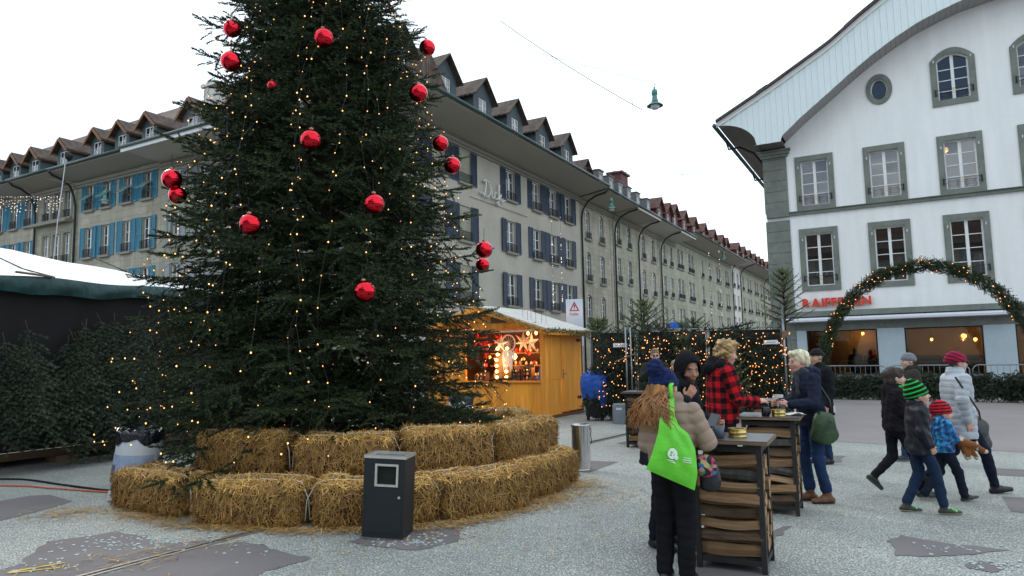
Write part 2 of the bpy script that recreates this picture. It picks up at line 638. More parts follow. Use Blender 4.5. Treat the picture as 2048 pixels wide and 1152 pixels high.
def dormer(h_, cx, zb, w=1.7, h=1.45, g=.95, d=3.2, y0=.25, body=None, roof=None, blind=False, kind='gable', trim=None):
    body = body or M['dormer_dark']
    roof = roof or M['tiles_brown']
    key = ('dor', w, h, g, d, body.name, kind)
    def mk():
        b = MB()
        ww = .42
        # front with opening, cheeks, gable
        b.box(-w / 2, 0, -.6, -ww, .12, h)
        b.box(ww, 0, -.6, w / 2, .12, h)
        b.box(-ww, 0, -.6, ww, .12, .12)
        b.box(-ww, 0, h - .12, ww, .12, h)
        b.box(-w / 2, .12, -.6, -w / 2 + .1, d, h)
        b.box(w / 2 - .1, .12, -.6, w / 2, d, h)
        if kind == 'gable':
            b.prism([(-w / 2 - .02, h), (w / 2 + .02, h), (0, h + g - .08)], (0, .12, 0), (0, .0, 0))
        else:
            b.box(-w / 2, 0, h, w / 2, d, h + .22)
        return b.data('dormer', body)
    do = obj('dormer', shared(key, mk), h_, (cx, y0, zb))
    def rf():
        b = MB()
        ov, e = .22, .32
        if kind == 'gable':
            sl = g / (w / 2)
            for s in (-1, 1):
                A = [(0, -e, h + g), (0, d + .6, h + g)]
                B = [(s * (w / 2 + ov), -e, h - ov * sl), (s * (w / 2 + ov), d + .6, h - ov * sl)]
                if s < 0:
                    A, B = B, A
                b.loft(A, B, (0, 0, .09))
        else:
            b.loft([(-w / 2 - .08, -.1, h + .222), (-w / 2 - .08, d, h + .222)][::-1], [(w / 2 + .08, -.1, h + .222), (w / 2 + .08, d, h + .222)][::-1], (0, 0, .06))
        return b.data('dormer_roof', roof)
    obj('dormer_roof', shared(('drf', w, h, g, d, roof.name, kind), rf), do)
    def fr():
        b = MB()
        ww, z0, z1 = .42, .12, h - .12
        b.box(-ww, .04, z0, -ww + .06, .09, z1).box(ww - .06, .04, z0, ww, .09, z1).box(-ww + .06, .04, z0, ww - .06, .09, z0 + .06).box(-ww + .06, .04, z1 - .06, ww - .06, .09, z1).box(-.035, .035, z0 + .06, .035, .09, z1 - .06)
        for k in (1, 2):
            z = z0 + (z1 - z0) * k / 3
            b.box(-ww + .06, .05, z - .015, -.035, .08, z + .015).box(.035, .05, z - .015, ww - .06, .08, z + .015)
        return b.data('window_frame', M['white_paint'])
    obj('window_frame', shared(('dfr', h), fr), do)
    obj('pane', shared(('dpn', h, blind), lambda: MB().box(-.37, .062, .17, .37, .068, h - .17).data('pane', M['blind'] if blind else M['glass_far'])), do)
    if trim:
        def tr():
            b = MB()
            sl = g / (w / 2)
            for s in (-1, 1):
                b.bar((0, -.36, h + g - .06), (s * (w / 2 + .27), -.36, h - .27 * sl - .06), .05, .14)
                b.bar((s * (w / 2 + .12), -.3, h - .12 * sl - .1), (s * (w / 2 + .12), d, h - .12 * sl - .1), .08, .1)
            return b.data('rafter', trim)
        obj('rafter', shared(('dtr', w, h, g, trim.name), tr), do)
    return do

def house(label, origin, rz, W, H, wall, ops, o=2.2, D=11.0, rise=.3, roof=None, pipe=None, boards=1, gut=None, fascia=None, cornice=True, quoin=None, soff=None):
    """ops: list of dicts x, w, z, h + add_window options. local x along the facade, y inwards"""
    h_ = thing('town_house', label, 'house', origin, rz, 'old town houses round the square')
    rects = [(q['x'] - q['w'] / 2, q['x'] + q['w'] / 2, q['z'], q['z'] + q['h']) for q in ops]
    b = wall_mb(W, H, D, rects)
    for q in ops:
        if q.get('arch'):
            a, w = q['arch'], q['w']
            n = 8
            x0, x1, zt = q['x'] - w / 2, q['x'] + w / 2, q['z'] + q['h']
            arc = [(x0 + w * i / n, zt - a * ((2 * i / n - 1) ** 2)) for i in range(n + 1)]
            for s in (0, 1):
                half = arc[:n // 2 + 1] if s == 0 else arc[n // 2:]
                cor = (x0, zt) if s == 0 else (x1, zt)
                poly = half + [cor] if s == 0 else half + [cor]
                b.prism(poly, (0, .2, 0), (0, .001, 0))
    b.build('wall', wall, h_)
    for q in ops:
        k = {a: c for a, c in q.items() if a not in ('x', 'w', 'z', 'h')}
        add_window(h_, q['x'], q['z'], q['w'], q['h'], **k)
    # eaves
    zo = H + rise
    for i in range(boards):
        a, c = i / boards, (i + 1) / boards - (.004 if boards > 1 else 0)
        MB().loft([(-.0, -o * a, H + rise * a), (W, -o * a, H + rise * a)], [(0, -o * c, H + rise * c), (W, -o * c, H + rise * c)], (0, 0, .05)).build('soffit_board' if boards > 1 else 'soffit', soff or M['soffit'], h_)
    if cornice:
        MB().box(0, -.18, H - .28, W, -.002, H - .14).box(0, -.10, H - .42, W, -.002, H - .28).build('cornice', M['stone_trim'], h_)
    if fascia:
        MB().box(0, -o - .06, zo - .14, W, -o + .02, zo + .16).build('fascia', fascia, h_)
    g = MB()
    g.tube([(-.02, -o - .12, zo + .12), (W + .02, -o - .12, zo + .12)], .085, 8)
    g.build('gutter', gut or M['gutter'], h_, smooth=True)
    # roof: flared at the eaves
    prof = [(-o, zo + .09), (.3, zo + 1.0), (D * .5, zo + 1.0 + (D * .5 - .3) * .95), (D, zo + .3), (D, H), (0, H + .06), (-o, zo + .055)]
    MB().prism(prof, (W, 0, 0), (0, 0, 0), (0, 1, 0), (0, 0, 1)).build('roof', roof or M['tiles_brown'], h_)
    if pipe is not None:
        x = pipe
        p = [(x, -o - .05, zo + .05), (x, -o + .15, zo - .15), (x, -o * .6, zo - .28), (x, -o * .3, zo - .6), (x, -.25, zo - 1.2), (x, -.13, zo - 1.9), (x, -.12, 0)]
        MB().tube(p, .07, 8).build('downpipe', M['pipe'], h_, smooth=True)
    if quoin:
        for qx in quoin:
            n = int((H - 3.5) / .55)
            for i in range(n):
                w2 = .5 if i % 2 else .38
                MB().box(qx - w2 / 2, -.035, 3.2 + i * .55, qx + w2 / 2, .0 - .002, 3.2 + i * .55 + .52).build('quoin', M['stone_trim'] if False else wall, h_)
    return h_

def row(cols, w, rows, **k):
    return [dict(x=c, w=w, z=z0, h=z1 - z0, **k) for c in cols for (z0, z1) in rows]

random.seed(11)
# --- the street that leads away (right of the tree)
R1 = house('grey house with dark navy shutters and script lettering, right of the Christmas tree', K + U * .05, RZ_R, 22.55, 13.25, M['plaster_grey'],
           row([2.3, 4.7, 7.15, 12.15, 15.55, 18.0, 20.4], 1.1, [(10.95, 12.75), (7.8, 9.7), (4.6, 6.5)], shutter=M['shutter_navy'], sw=.62, rail=True),
           boards=8, o=2.3, rise=.35, fascia=None)
for i, s in enumerate([1.8, 5.6, 9.3, 13.1, 16.9, 20.8]):
    dormer(R1, s, 14.85, w=2.0, h=1.6, g=1.05, d=3.2, y0=.1, body=M['dormer_dark'], blind=(i >= 4))
R2 = house('narrow sandstone house with arched windows and black balconettes beside the navy shutters', K + U * 22.62 + VV * .03, RZ_R, 6.68, 13.15, M['sandstone'],
           row([1.45, 4.2], 1.0, [(10.3, 12.5), (7.1, 9.3), (3.9, 6.1)], arch=.22, rail=True, bars=3), pipe=.1, quoin=[.5, 6.3])
dormer(R2, 1.9, 14.6, w=1.9, h=.9, g=1.0, body=M['dormer_red'])
for s in (5.2,):
    dormer(R2, s, 14.7, w=1.0, h=1.5, g=.2, body=M['dormer_grey'], roof=M['dormer_grey'], kind='flat')
R3 = house('sandstone house with two plain window columns between two drainpipes', K + U * 29.32, RZ_R, 5.98, 13.1, M['sandstone_green'],
           row([1.2, 3.8], .95, [(10.7, 12.6), (7.6, 9.6), (4.4, 6.4)], rail=True, bars=3), pipe=.1, fascia=M['soffit_pale'])
for s in (.7, 2.9, 5.1):
    dormer(R3, s, 14.7, w=1.0, h=1.5, g=.2, body=M['dormer_grey'], roof=M['dormer_grey'], kind='flat')
R4 = house('second sandstone house with arched windows further down the street', K + U * 35.32 + VV * .03, RZ_R, 6.56, 13.1, M['sandstone'],
           row([1.7, 4.6], 1.1, [(10.3, 12.6), (7.0, 9.3), (3.8, 6.1)], arch=.25, rail=True, bars=3), pipe=.1, soff=M['soffit_pale'], quoin=[6.2])
for s in (1.6, 4.6):
    dormer(R4, s, 14.7, w=1.0, h=1.5, g=.2, body=M['dormer_grey'], roof=M['dormer_grey'], kind='flat')
R5 = house('slim sandstone house under a pale broad eave, halfway down the street', K + U * 41.9, RZ_R, 5.48, 13.1, M['sandstone_green'],
           row([1.5, 3.9], 1.0, [(10.5, 12.5), (7.3, 9.3), (4.1, 6.1)], rail=True, bars=3), pipe=.1, soff=M['soffit_pale'], fascia=M['soffit_pale'])
for s in (1.4, 4.4):
    dormer(R5, s, 14.7, w=1.9, h=1.5, g=1.0, body=M['dormer_red'], roof=M['tiles_red'])
MB().box(1.0, 4.0, 18.0, 3.0, 5.4, 20.3).box(.8, 3.8, 20.302, 3.2, 5.6, 20.5).build('chimney', M['dormer_red'], R5)
r6 = []
for c, w in ((1.9, 2), (6.3, 2), (11.5, 1), (15.1, 1), (19.9, 2), (25.0, 2)):
    for dx in ((-.65, .65) if w == 2 else (0,)):
        r6 += row([c + dx], 1.05, [(10.6, 12.7), (7.4, 9.5), (4.2, 6.3)], rail=True, bars=3)
R6 = house('long sandstone house with paired windows and red dormers down the street', K + U * 47.4 + VV * .03, RZ_R, 27.9, 13.7, M['sandstone_green'], r6, pipe=None, roof=M['tiles_red'])
for s in (1.5, 5.3, 9.6, 14.3, 19.3, 24.2, 27.0):
    dormer(R6, s, 15.1, w=2.0, h=1.45, g=1.0, body=M['dormer_red'], roof=M['tiles_red'])
R7 = house('narrow pale plastered house far down the street', K + U * 75.32, RZ_R, 6.0, 14.2, M['plaster_pale'],
           row([1.6, 4.4], 1.1, [(10.9, 13.0), (7.7, 9.8), (4.5, 6.6)], rail=True, bars=3), pipe=.1, soff=M['soffit_pale'], roof=M['tiles_red'])
R8 = house('far sandstone house with small red dormers near the end of the street', K + U * 81.34 + VV * .03, RZ_R, 20.0, 14.2, M['sandstone_green'],
           row([2.4, 6.3, 8.4, 12.5, 14.6, 18.0], 1.4, [(10.9, 13.0), (7.7, 9.8), (4.5, 6.6)], rail=True, bars=3), pipe=.1, roof=M['tiles_red'])
for s in (1.0, 5.5, 10.0, 14.5, 18.6):
    dormer(R8, s, 15.6, w=2.0, h=1.4, g=.95, body=M['dormer_red'], roof=M['tiles_red'])
R9 = house('last sandstone house of the street, half hidden by the white building', K + U * 101.4, RZ_R, 24.0, 14.3, M['sandstone'],
           row([2.4, 5.6, 9.0, 12.5, 16, 20], 1.4, [(10.9, 13.0), (7.7, 9.8), (4.5, 6.6)], rail=True, bars=3), pipe=.1, roof=M['tiles_red'])
for s in (2, 6.5, 11, 16):
    dormer(R9, s, 15.6, w=2.0, h=1.4, g=.95, body=M['dormer_red'], roof=M['tiles_red'])

# --- the cross street (left of the tree); local x = s_left - s
def left_house(label, s0, s1, *a, **k):
    return house(label, K + VV * s1 + U * k.pop('dy', 0), RZ_L, s1 - s0, *a, **k)
L1 = left_house('greenish grey house with pale grey shutters directly behind the Christmas tree', .05, 15.4, 12.75, M['sandstone_green'],
                row([15.4 - s for s in (14.0, 11.9, 9.6, 7.3, 5.0, 2.6)], .8, [(10.6, 12.2), (8.0, 9.8), (5.2, 7.0)], shutter=M['shutter_grey'], sw=.42, bars=2),
                D=8, o=2.3, rise=.15, fascia=M['white_paint'], soff=M['soffit_pale'])
for s in (13.2, 9.2, 5.0):
    dormer(L1, 15.4 - s, 13.85, w=1.7, h=1.35, g=.85, body=M['dormer_grey'], trim=M['timber_brown'])
L2 = left_house('sandstone house with bright blue shutters, left of the Christmas tree', 15.42, 23.8, 12.85, M['sandstone'],
                row([23.8 - s for s in (16.65, 18.5)], .78, [(10.9, 12.5)], shutter=M['shutter_blue'], sw=.46, rail=True, awning=M['awning_green'])
                + row([23.8 - s for s in (20.6, 22.35)], .78, [(10.9, 12.5)], shutter=M['shutter_blue'], sw=.46, rail=True, awning=M['awning_green'])
                + row([23.8 - s for s in (16.65, 18.5, 20.6, 22.35)], .78, [(8.02, 9.85), (5.2, 7.0)], shutter=M['shutter_blue'], sw=.46, rail=True),
                o=1.7, rise=.25, pipe=.1, dy=.03)
for s in (22.3, 19.75, 17.1):
    dormer(L2, 23.8 - s, 13.9, w=1.4, h=1.45, g=.66, d=4, body=M['dormer_teal'], trim=M['timber_brown'])
MB().box(7.4, 3.2, 14.5, 8.3, 4.6, 18.6).prism([(-.2, 18.4), (1.1, 18.4), (1.1, 18.7), (-.2, 18.6)], (0, 1.6, 0), (7.4, 3.1, 0)).build('chimney', M['plaster_pale'], L2)
L3 = left_house('narrow sandstone house with long balcony rail and no shutters, left background', 23.82, 28.35, 12.85, M['sandstone_green'],
                row([28.35 - s for s in (24.7, 25.9, 27.1)], .72, [(10.75, 12.5), (7.9, 9.8), (5.1, 6.9)], rail=True, trim=M['stone_trim']), o=1.7, rise=.25, pipe=.1)
MB().box(.2, -.5, 10.4, 4.3, -.002, 10.58).build('balcony_slab', M['stone_trim'], L3)
for s in (26.0,):
    dormer(L3, 28.35 - s, 13.9, w=1.4, h=1.45, g=.66, d=4, body=M['dormer_teal'], trim=M['timber_brown'])
L4 = left_house('sandstone house with blue shutters at the left edge of the picture', 28.37, 44.0, 12.85, M['sandstone'],
                row([44.0 - s for s in (29.35, 31.2, 33.1, 35.1, 37.1, 39.1, 41.1)], .78, [(10.7, 12.4), (7.8, 9.7), (5.0, 6.9)], shutter=M['shutter_blue'], sw=.46, rail=True),
                o=1.7, rise=.25, dy=.03)
for s in (29.5, 31.95, 34.4, 36.9):
    dormer(L4, 44.0 - s, 13.9, w=1.4, h=1.45, g=.66, d=4, body=M['dormer_teal'], trim=M['timber_brown'])

# --- the house across the square, behind the camera: it shows as a reflection in the window panes
RB = house('grey house across the square, seen only mirrored in the white building windows', Vector((5.5, -37.5, 0)), R_(180) - TH, 48, 13.0, M['plaster_grey'],
           row([2 + 3.2 * i for i in range(15)], 1.2, [(10.4, 12.3), (7.3, 9.3), (4.2, 6.2)], shutter=M['shutter_grey']), o=1.8)

# ------------------------------------------------------------------ lettering
def text_mesh(body, size, depth=.02, bold=0.0, shear=0.0, spacing=1.0):
    cu = bpy.data.curves.new('txt', 'FONT')
    cu.body = body
    cu.size = size
    cu.extrude = depth / 2
    cu.offset = bold
    cu.shear = shear
    cu.space_character = spacing
    cu.align_x = 'LEFT'
    o = bpy.data.objects.new('txt', cu)
    COL.objects.link(o)
    dg = bpy.context.evaluated_depsgraph_get()
    me = bpy.data.meshes.new_from_object(o.evaluated_get(dg))
    bpy.data.objects.remove(o)
    return me

def letters(word, size, m, parent, o0, ax, depth=.03, bold=0., gap=.0, shear=0, name='letter', up=(0, 0, 1)):
    """each letter a mesh of its own, set along ax from o0"""
    x = 0
    ax = Vector(ax)
    upv = Vector(up)
    rot = Matrix((ax, upv, ax.cross(upv))).transposed().to_euler()
    for ch in word:
        if ch == ' ':
            x += size * .3
            continue
        me = text_mesh(ch, size, depth, bold, shear)
        me.materials.append(m)
        xs = [v.co.x for v in me.vertices]
        lo, hi = min(xs), max(xs)
        for v in me.vertices:
            v.co.x -= lo
        obj(name, me, parent, Vector(o0) + ax * x, rot)
        x += hi - lo + gap
    return x

M['metal_letter'] = pm('metal_letter', (.70, .70, .68), .45, metal=.2, noise=(9, .1))
# script word on the navy shuttered house, in bent tube strokes
def script_sign():
    base = (8.75, -.16, 10.62)
    def stroke(pts, r=.032):
        P = [Vector((base[0] + x, base[1], base[2] + z)) for x, z in pts]
        # catmull-rom
        out = []
        for i in range(len(P) - 1):
            p0, p1, p2, p3 = P[max(i - 1, 0)], P[i], P[i + 1], P[min(i + 2, len(P) - 1)]
            for k in range(6):
                t = k / 6
                out.append(.5 * ((2 * p1) + (p2 - p0) * t + (2 * p0 - 5 * p1 + 4 * p2 - p3) * t * t + (3 * p1 - p0 - 3 * p2 + p3) * t ** 3))
        out.append(P[-1])
        return out
    def L(pts):
        MB().tube(stroke(pts), .042, 6).build('letter', M['metal_letter'], R1, smooth=True)
    L([(-.35, .05), (-.1, .12), (.15, .02), (.35, .75), (.2, .85), (.05, .78), (.3, .9), (.75, .75), (.85, .35), (.55, -.02), (.2, .02), (.05, .1)])
    L([(1.0, .40), (1.02, .12), (1.12, .0), (1.22, .1)])
    MB().lathe([(.01, -.03), (.045, 0), (.01, .03)], 8, (base[0] + 1.05, base[1], base[2] + .62)).build('letter_dot', M['metal_letter'], R1)
    L([(1.55, .36), (1.42, .42), (1.28, .25), (1.34, .04), (1.5, .02), (1.66, .12)])
    L([(1.7, .02), (1.78, .5), (1.86, .88), (1.76, .85), (1.76, .0), (1.8, .2), (1.98, .4), (2.02, .28), (1.86, .2), (2.05, .0), (2.3, .06), (2.5, .14)])
    L([(1.45, -.14), (1.6, -.22), (1.8, -.26), (1.72, -.1), (1.6, -.18)])
script_sign()
MB().tube([(-0 + 7.6, -.05, 10.3), (14.2, -.05, 10.3)], .012, 5).build('facade_cable', M['iron'], R1)
# ------------------------------------------------------------------ the white building on the right
M['render_white'] = ashlar_mat('render_white', (.86, .865, .85), 0.0, 0.0, (.02, .05, .06))
M['green_stone'] = pm('green_stone', (.19, .21, .182), .85, noise=(9, .2, 1.5, .2), bump=(30, .4))
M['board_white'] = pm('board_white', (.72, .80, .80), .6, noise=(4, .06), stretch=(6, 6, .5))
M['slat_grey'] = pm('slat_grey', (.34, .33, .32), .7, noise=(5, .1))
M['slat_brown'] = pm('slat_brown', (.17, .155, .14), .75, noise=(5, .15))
M['roof_dark'] = tile_mat('roof_dark', (.07, .055, .05), (.11, .085, .075))
M['shop_stone'] = pm('shop_stone', (.44, .53, .57), .7, noise=(5, .06, .7, .06))
M['awning_case'] = pm('awning_case', (.62, .64, .70), .4, noise=(3, .04))
M['glass_white_house'] = clear_glass('glass_white_house', .15, (.30, .30, .29))
M['glass_shop'] = clear_glass('glass_shop', .05, (.55, .5, .42))
M['red_letter'] = pm('red_letter', (.72, .045, .02), .4, noise=(8, .08))
M['room_wall'] = pm('room_wall', (.30, .22, .12), .9, noise=(3, .2))
M['room_dark'] = pm('room_dark', (.06, .05, .04), .9, noise=(3, .2))
M['lamp_glow'] = emis('lamp_glow', (1.0, .55, .2), 9.0)
M['gold'] = pm('gold', (.75, .52, .2), .4, metal=.6, noise=(20, .1))
CW = Vector((11.198, 29.5, 0))
WB = thing('white_building', 'white rendered building with curved gable and grey green stone window frames', 'building', CW, RZ_L)
WW = 14.0
_cx = [0.0, .86, 1.7, 2.71, 3.6, 4.46, 5.3, 6.1, 6.9, 7.64, 8.71, 10.0]
_cz = [10.5, 10.58, 11.30, 12.06, 12.74, 13.35, 13.86, 14.27, 14.56, 14.78, 14.95, 15.02]
def gable_z(x):
    if x > 10.0:
        x = 20.0 - x
    return float(np.interp(x, _cx, _cz))

def wb_openings():
    ops = []
    for c in (2.0, 4.62, 7.22, 9.82, 12.4):
        ops.append(('r', c, .53, 7.77, 9.70))
        ops.append(('r', c, .53, 4.34, 6.56))
    for c in (7.2, 9.8):
        ops.append(('a', c, .53, 11.35, 13.2))
    ops.append(('o', 4.63, .30, 12.26 - .44, 12.26 + .44))
    for a, b_ in ((1.31, 3.93), (4.88, 7.46), (8.45, 11.1)):
        ops.append(('r', (a + b_) / 2, (b_ - a) / 2, .62, 2.46))
    return ops
WOPS = wb_openings()
def op_z(o, x):
    k, c, hw, z0, z1 = o
    if k == 'r':
        return z0, z1
    t = max(-1, min(1, (x - c) / hw))
    if k == 'a':
        return z0, z1 - .24 * t * t
    m, h = (z0 + z1) / 2, (z1 - z0) / 2
    s = math.sqrt(max(0, 1 - t * t))
    return m - h * s, m + h * s
def wb_wall():
    b = MB()
    cuts = set([0, WW] + _cx[1:])
    for o in WOPS:
        n = {'r': 1, 'a': 8, 'o': 16}[o[0]]
        for i in range(n + 1):
            cuts.add(round(o[1] - o[2] + 2 * o[2] * i / n, 4))
    xs = sorted(c for c in cuts if 0 <= c <= WW)
    rec = .26
    for xa, xb in zip(xs, xs[1:]):
        if xb - xa < 1e-5:
            continue
        xm = (xa + xb) / 2
        act = sorted([o for o in WOPS if o[1] - o[2] - 1e-6 < xm < o[1] + o[2] + 1e-6], key=lambda o: o[3])
        za, zb = [0.0], [0.0]
        for o in act:
            p, q = op_z(o, xa), op_z(o, xb)
            za += [p[0], p[1]]
            zb += [q[0], q[1]]
            b.add([(xa, 0, p[0]), (xb, 0, q[0]), (xb, rec, q[0]), (xa, rec, p[0])], [(0, 3, 2, 1)])
            b.add([(xa, 0, p[1]), (xb, 0, q[1]), (xb, rec, q[1]), (xa, rec, p[1])], [(0, 1, 2, 3)])
        za.append(gable_z(xa)); zb.append(gable_z(xb))
        for i in range(0, len(za), 2):
            b.add([(xa, 0, za[i]), (xb, 0, zb[i]), (xb, 0, zb[i + 1]), (xa, 0, za[i + 1])], [(0, 1, 2, 3)])
    for o in WOPS:
        if o[0] == 'o':
            continue
        for s in (-1, 1):
            x = o[1] + s * o[2]
            z0, z1 = op_z(o, x)
            q = [(x, 0, z0), (x, rec, z0), (x, rec, z1), (x, 0, z1)]
            b.add(q, [(0, 1, 2, 3)] if s < 0 else [(3, 2, 1, 0)])
    D = 22.0
    b.add([(0, 0, 0), (0, D, 0), (0, D, 10.5), (0, 0, 10.5), (WW, 0, 0), (WW, D, 0), (WW, D, 14.2), (WW, 0, 14.2)], [(0, 3, 2, 1), (4, 5, 6, 7), (1, 2, 6, 5)])
    return b
wb_wall().build('wall', M['render_white'], WB)
for z in (3.35, 7.25, 10.75):
    MB().box(.1, .3, z - .1, WW - .1, 8, z + .1).build('floor_slab', M['room_dark'], WB)
MB().box(.1, 8.0, .1, WW - .1, 8.2, 14).build('back_wall', M['room_wall'], WB)

def ring_rect(hw, z0, z1, t, y0, y1, cz0=None):
    return MB().box(-hw - t, y0, z0 - t, -hw, y1, z1 + t).box(hw, y0, z0 - t, hw + t, y1, z1 + t).box(-hw, y0, z0 - t, hw, y1, z0).box(-hw, y0, z1, hw, y1, z1 + t)

def scroll(cx, cz, r, s=1, turns=1.4, n=14, y=-.07):
    return [(cx + s * r * (1 - .7 * i / n) * math.cos(-math.pi / 2 + turns * 2 * math.pi * i / n), y, cz + r * (1 - .7 * i / n) * math.sin(-math.pi / 2 + turns * 2 * math.pi * i / n)) for i in range(n + 1)]
def scroll_rail():
    b = MB()
    b.box(-.62, -.08, .37, .62, -.065, .382).box(-.60, -.08, .2, .60, -.07, .208)
    for s in (-1, 1):
        b.box(s * .62 - .02, -.10, .14, s * .62 + .02, -.004, .40)
        for (x, z, r) in ((.12, .28, .06), (.43, .30, .055), (.12, .11, .06), (.43, .11, .055)):
            b.tube(scroll(s * x, z, r, s), .005, 4)
        b.tube([(s * .14, -.07, .34), (s * .28, -.07, .27), (s * .42, -.07, .24)], .005, 4)
        b.tube([(s * .14, -.07, .17), (s * .28, -.07, .1), (s * .42, -.07, .05)], .005, 4)
    return b.data('railing', M['iron'])
SCR = scroll_rail()
def wb_window(c, hw, z0, z1, arch=False):
    h = z1 - z0
    f = MB()
    t = .05
    y0, y1 = .14, .2
    f.box(-hw, y0, 0, -hw + t, y1, h - (.24 if arch else 0)).box(hw - t, y0, 0, hw, y1, h - (.24 if arch else 0)).box(-hw + t, y0, 0, hw - t, y1, t)
    if arch:
        n = 8
        A = [(-hw + 2 * hw * i / n, y0, h - .24 * (2 * i / n - 1) ** 2 - .05) for i in range(n + 1)]
        B = [(x, y, z + .05) for x, y, z in A]
        f.loft(A, B, (0, .06, 0))
    else:
        f.box(-hw + t, y0, h - t, hw - t, y1, h)
    f.box(-.055, y0 - .02, t, .055, y1, h - t)
    nb = 3
    for k in range(1, nb + 1):
        z = t + (h - 2 * t) * k / (nb + 1) - (.1 if arch else 0)
        for s in (-1, 1):
            f.box(min(s * .055, s * (hw - t)), y0 + .01, z - .016, max(s * .055, s * (hw - t)), y1 - .01, z + .016)
    wo = f.build('window', M['white_paint'], WB, (c, 0, z0))
    zs = [t] + [t + (h - 2 * t) * k / (nb + 1) - (.1 if arch else 0) for k in range(1, nb + 1)] + [h - t]
    for s in (-1, 1):
        for k in range(nb + 1):
            x0, x1 = (.055, hw - t) if s > 0 else (-hw + t, -.055)
            za, zb_ = zs[k] + .017 * (k > 0), zs[k + 1] - .017 * (k < nb)
            if arch and k == nb:
                # follow the arched head
                q = MB()
                xm = (x0 + x1) / 2
                pts = [(x0, za), (x1, za)] + [(x0 + (x1 - x0) * i / 4, h - .052 - .24 * ((x0 + (x1 - x0) * i / 4) / hw) ** 2) for i in (4, 3, 2, 1, 0)]
                q.prism(pts, (0, .006, 0), (0, .168, 0))
                p = q.build('pane', M['glass_white_house'], wo)
            else:
                p = MB().box(x0 - (x0 + x1) / 2, -.003, za - (za + zb_) / 2, x1 - (x0 + x1) / 2, .003, zb_ - (za + zb_) / 2).build('pane', M['glass_white_house'], wo, ((x0 + x1) / 2, .17, (za + zb_) / 2))
                p.rotation_euler = (random.uniform(-.006, .006), 0, random.uniform(-.006, .006))
    if arch:
        n = 10
        T = .22
        s_ = MB().box(-hw - T, -.05, -.24, -hw, .02, h - .30).box(hw, -.05, -.24, hw + T, .02, h - .30).box(-hw, -.05, -.24, hw, .02, -.002)
        A = [((-hw - T) + 2 * (hw + T) * i / n, -.05, h + .22 - .46 * (2 * i / n - 1) ** 2) for i in range(n + 1)]
        B = [((-hw) + 2 * hw * i / n, -.05, h - .24 * (2 * i / n - 1) ** 2) for i in range(n + 1)]
        A[0] = (-hw - T, -.05, h - .24); A[-1] = (hw + T, -.05, h - .24)
        s_.loft(B, A, (0, .07, 0))
        s_.box(-hw - T, -.05, h - .30, -hw, .02, h - .24).box(hw, -.05, h - .30, hw + T, .02, h - .24)
    else:
        s_ = ring_rect(hw, 0, h, .22, -.05, .02)
    s_.build('surround', M['green_stone'], wo)
    obj('railing', SCR, wo, (0, 0, .03))
    MB().lathe([(.0, -.02), (.045, -.01), (.045, .01), (.0, .02)], 10, (0, -.09, .34), 'Y').build('rosette', M['gold'], wo)
    for s in (-1, 1):
        for z in (.3, h - .25):
            MB().box(s * (hw + .09) - .02, -.075, z - .05, s * (hw + .09) + .02, -.052, z + .05).build('hinge', M['iron'] if z < 1 else M['awning_case'], wo)
    return wo
random.seed(4)
for o in WOPS:
    if o[0] in 'ra' and o[3] > 3:
        wb_window(o[1], o[2], o[3], o[4], o[0] == 'a')
# oval window
n = 24
ov = MB()
A = [(.30 * math.cos(2 * math.pi * i / n), .44 * math.sin(2 * math.pi * i / n)) for i in range(n + 1)]
B = [(.48 * math.cos(2 * math.pi * i / n), .64 * math.sin(2 * math.pi * i / n)) for i in range(n + 1)]
ov.loft([(x, -.05, z) for x, z in A], [(x, -.05, z) for x, z in B], (0, .07, 0))
ovo = ov.build('window', M['green_stone'], WB, (4.63, 0, 12.26))
MB().prism(A[:-1], (0, .006, 0), (0, .17, 0)).build('pane', M['glass_white_house'], ovo)
MB().loft([(x, .13, z) for x, z in A], [(x * .9, .13, z * .93) for x, z in A], (0, .05, 0)).build('frame', M['white_paint'], ovo)
# string course, corner pilaster in courses
MB().box(.93, -.10, 7.40, WW, -.002, 7.53).box(.93, -.16, 7.532, WW, -.002, 7.56).build('string_course', M['green_stone'], WB)
MB().box(.0, -.16, 7.38, .93, .6, 7.58).build('string_course', M['green_stone'], WB)
z = .2
while z < 10.0:
    MB().box(-.05, -.055, z, .92, .7, min(z + .455, 10.02)).build('corner_block', M['green_stone'], WB)
    z += .47
    if 7.2 < z < 7.6:
        z = 7.6
MB().box(-.12, -.14, 10.03, 1.0, .75, 10.14).box(-.18, -.2, 10.142, 1.06, .8, 10.27).box(-.24, -.26, 10.272, 1.12, .85, 10.35).build('capital', M['green_stone'], WB)
MB().box(-.10, .72, 0, -.02, .80, 10.3).build('downpipe', M['pipe'], WB)
# gable underside: slats from wall to the front boards
OV = 1.05
def outer(x):
    return x, gable_z(x) - .05
L = [(x, gable_z(x)) for x in np.linspace(.95, 12.5, 240)]
acc, cur = 0.0, [L[0]]
for p, q in zip(L, L[1:]):
    acc += math.hypot(q[0] - p[0], q[1] - p[1])
    cur.append(q)
    if acc >= .17:
        a, c = cur[0], cur[-1]
        dx, dz = (c[0] - a[0]), (c[1] - a[1])
        k = .94
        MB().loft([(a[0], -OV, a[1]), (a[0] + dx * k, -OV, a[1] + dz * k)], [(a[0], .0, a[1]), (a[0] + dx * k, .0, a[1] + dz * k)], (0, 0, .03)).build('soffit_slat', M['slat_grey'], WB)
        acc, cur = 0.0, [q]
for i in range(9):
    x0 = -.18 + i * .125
    MB().loft([(x0, -OV, 10.42), (x0 + .115, -OV, 10.42)], [(x0, 0, 10.40), (x0 + .115, 0, 10.40)], (0, 0, .03)).build('soffit_slat', M['slat_brown'], WB)
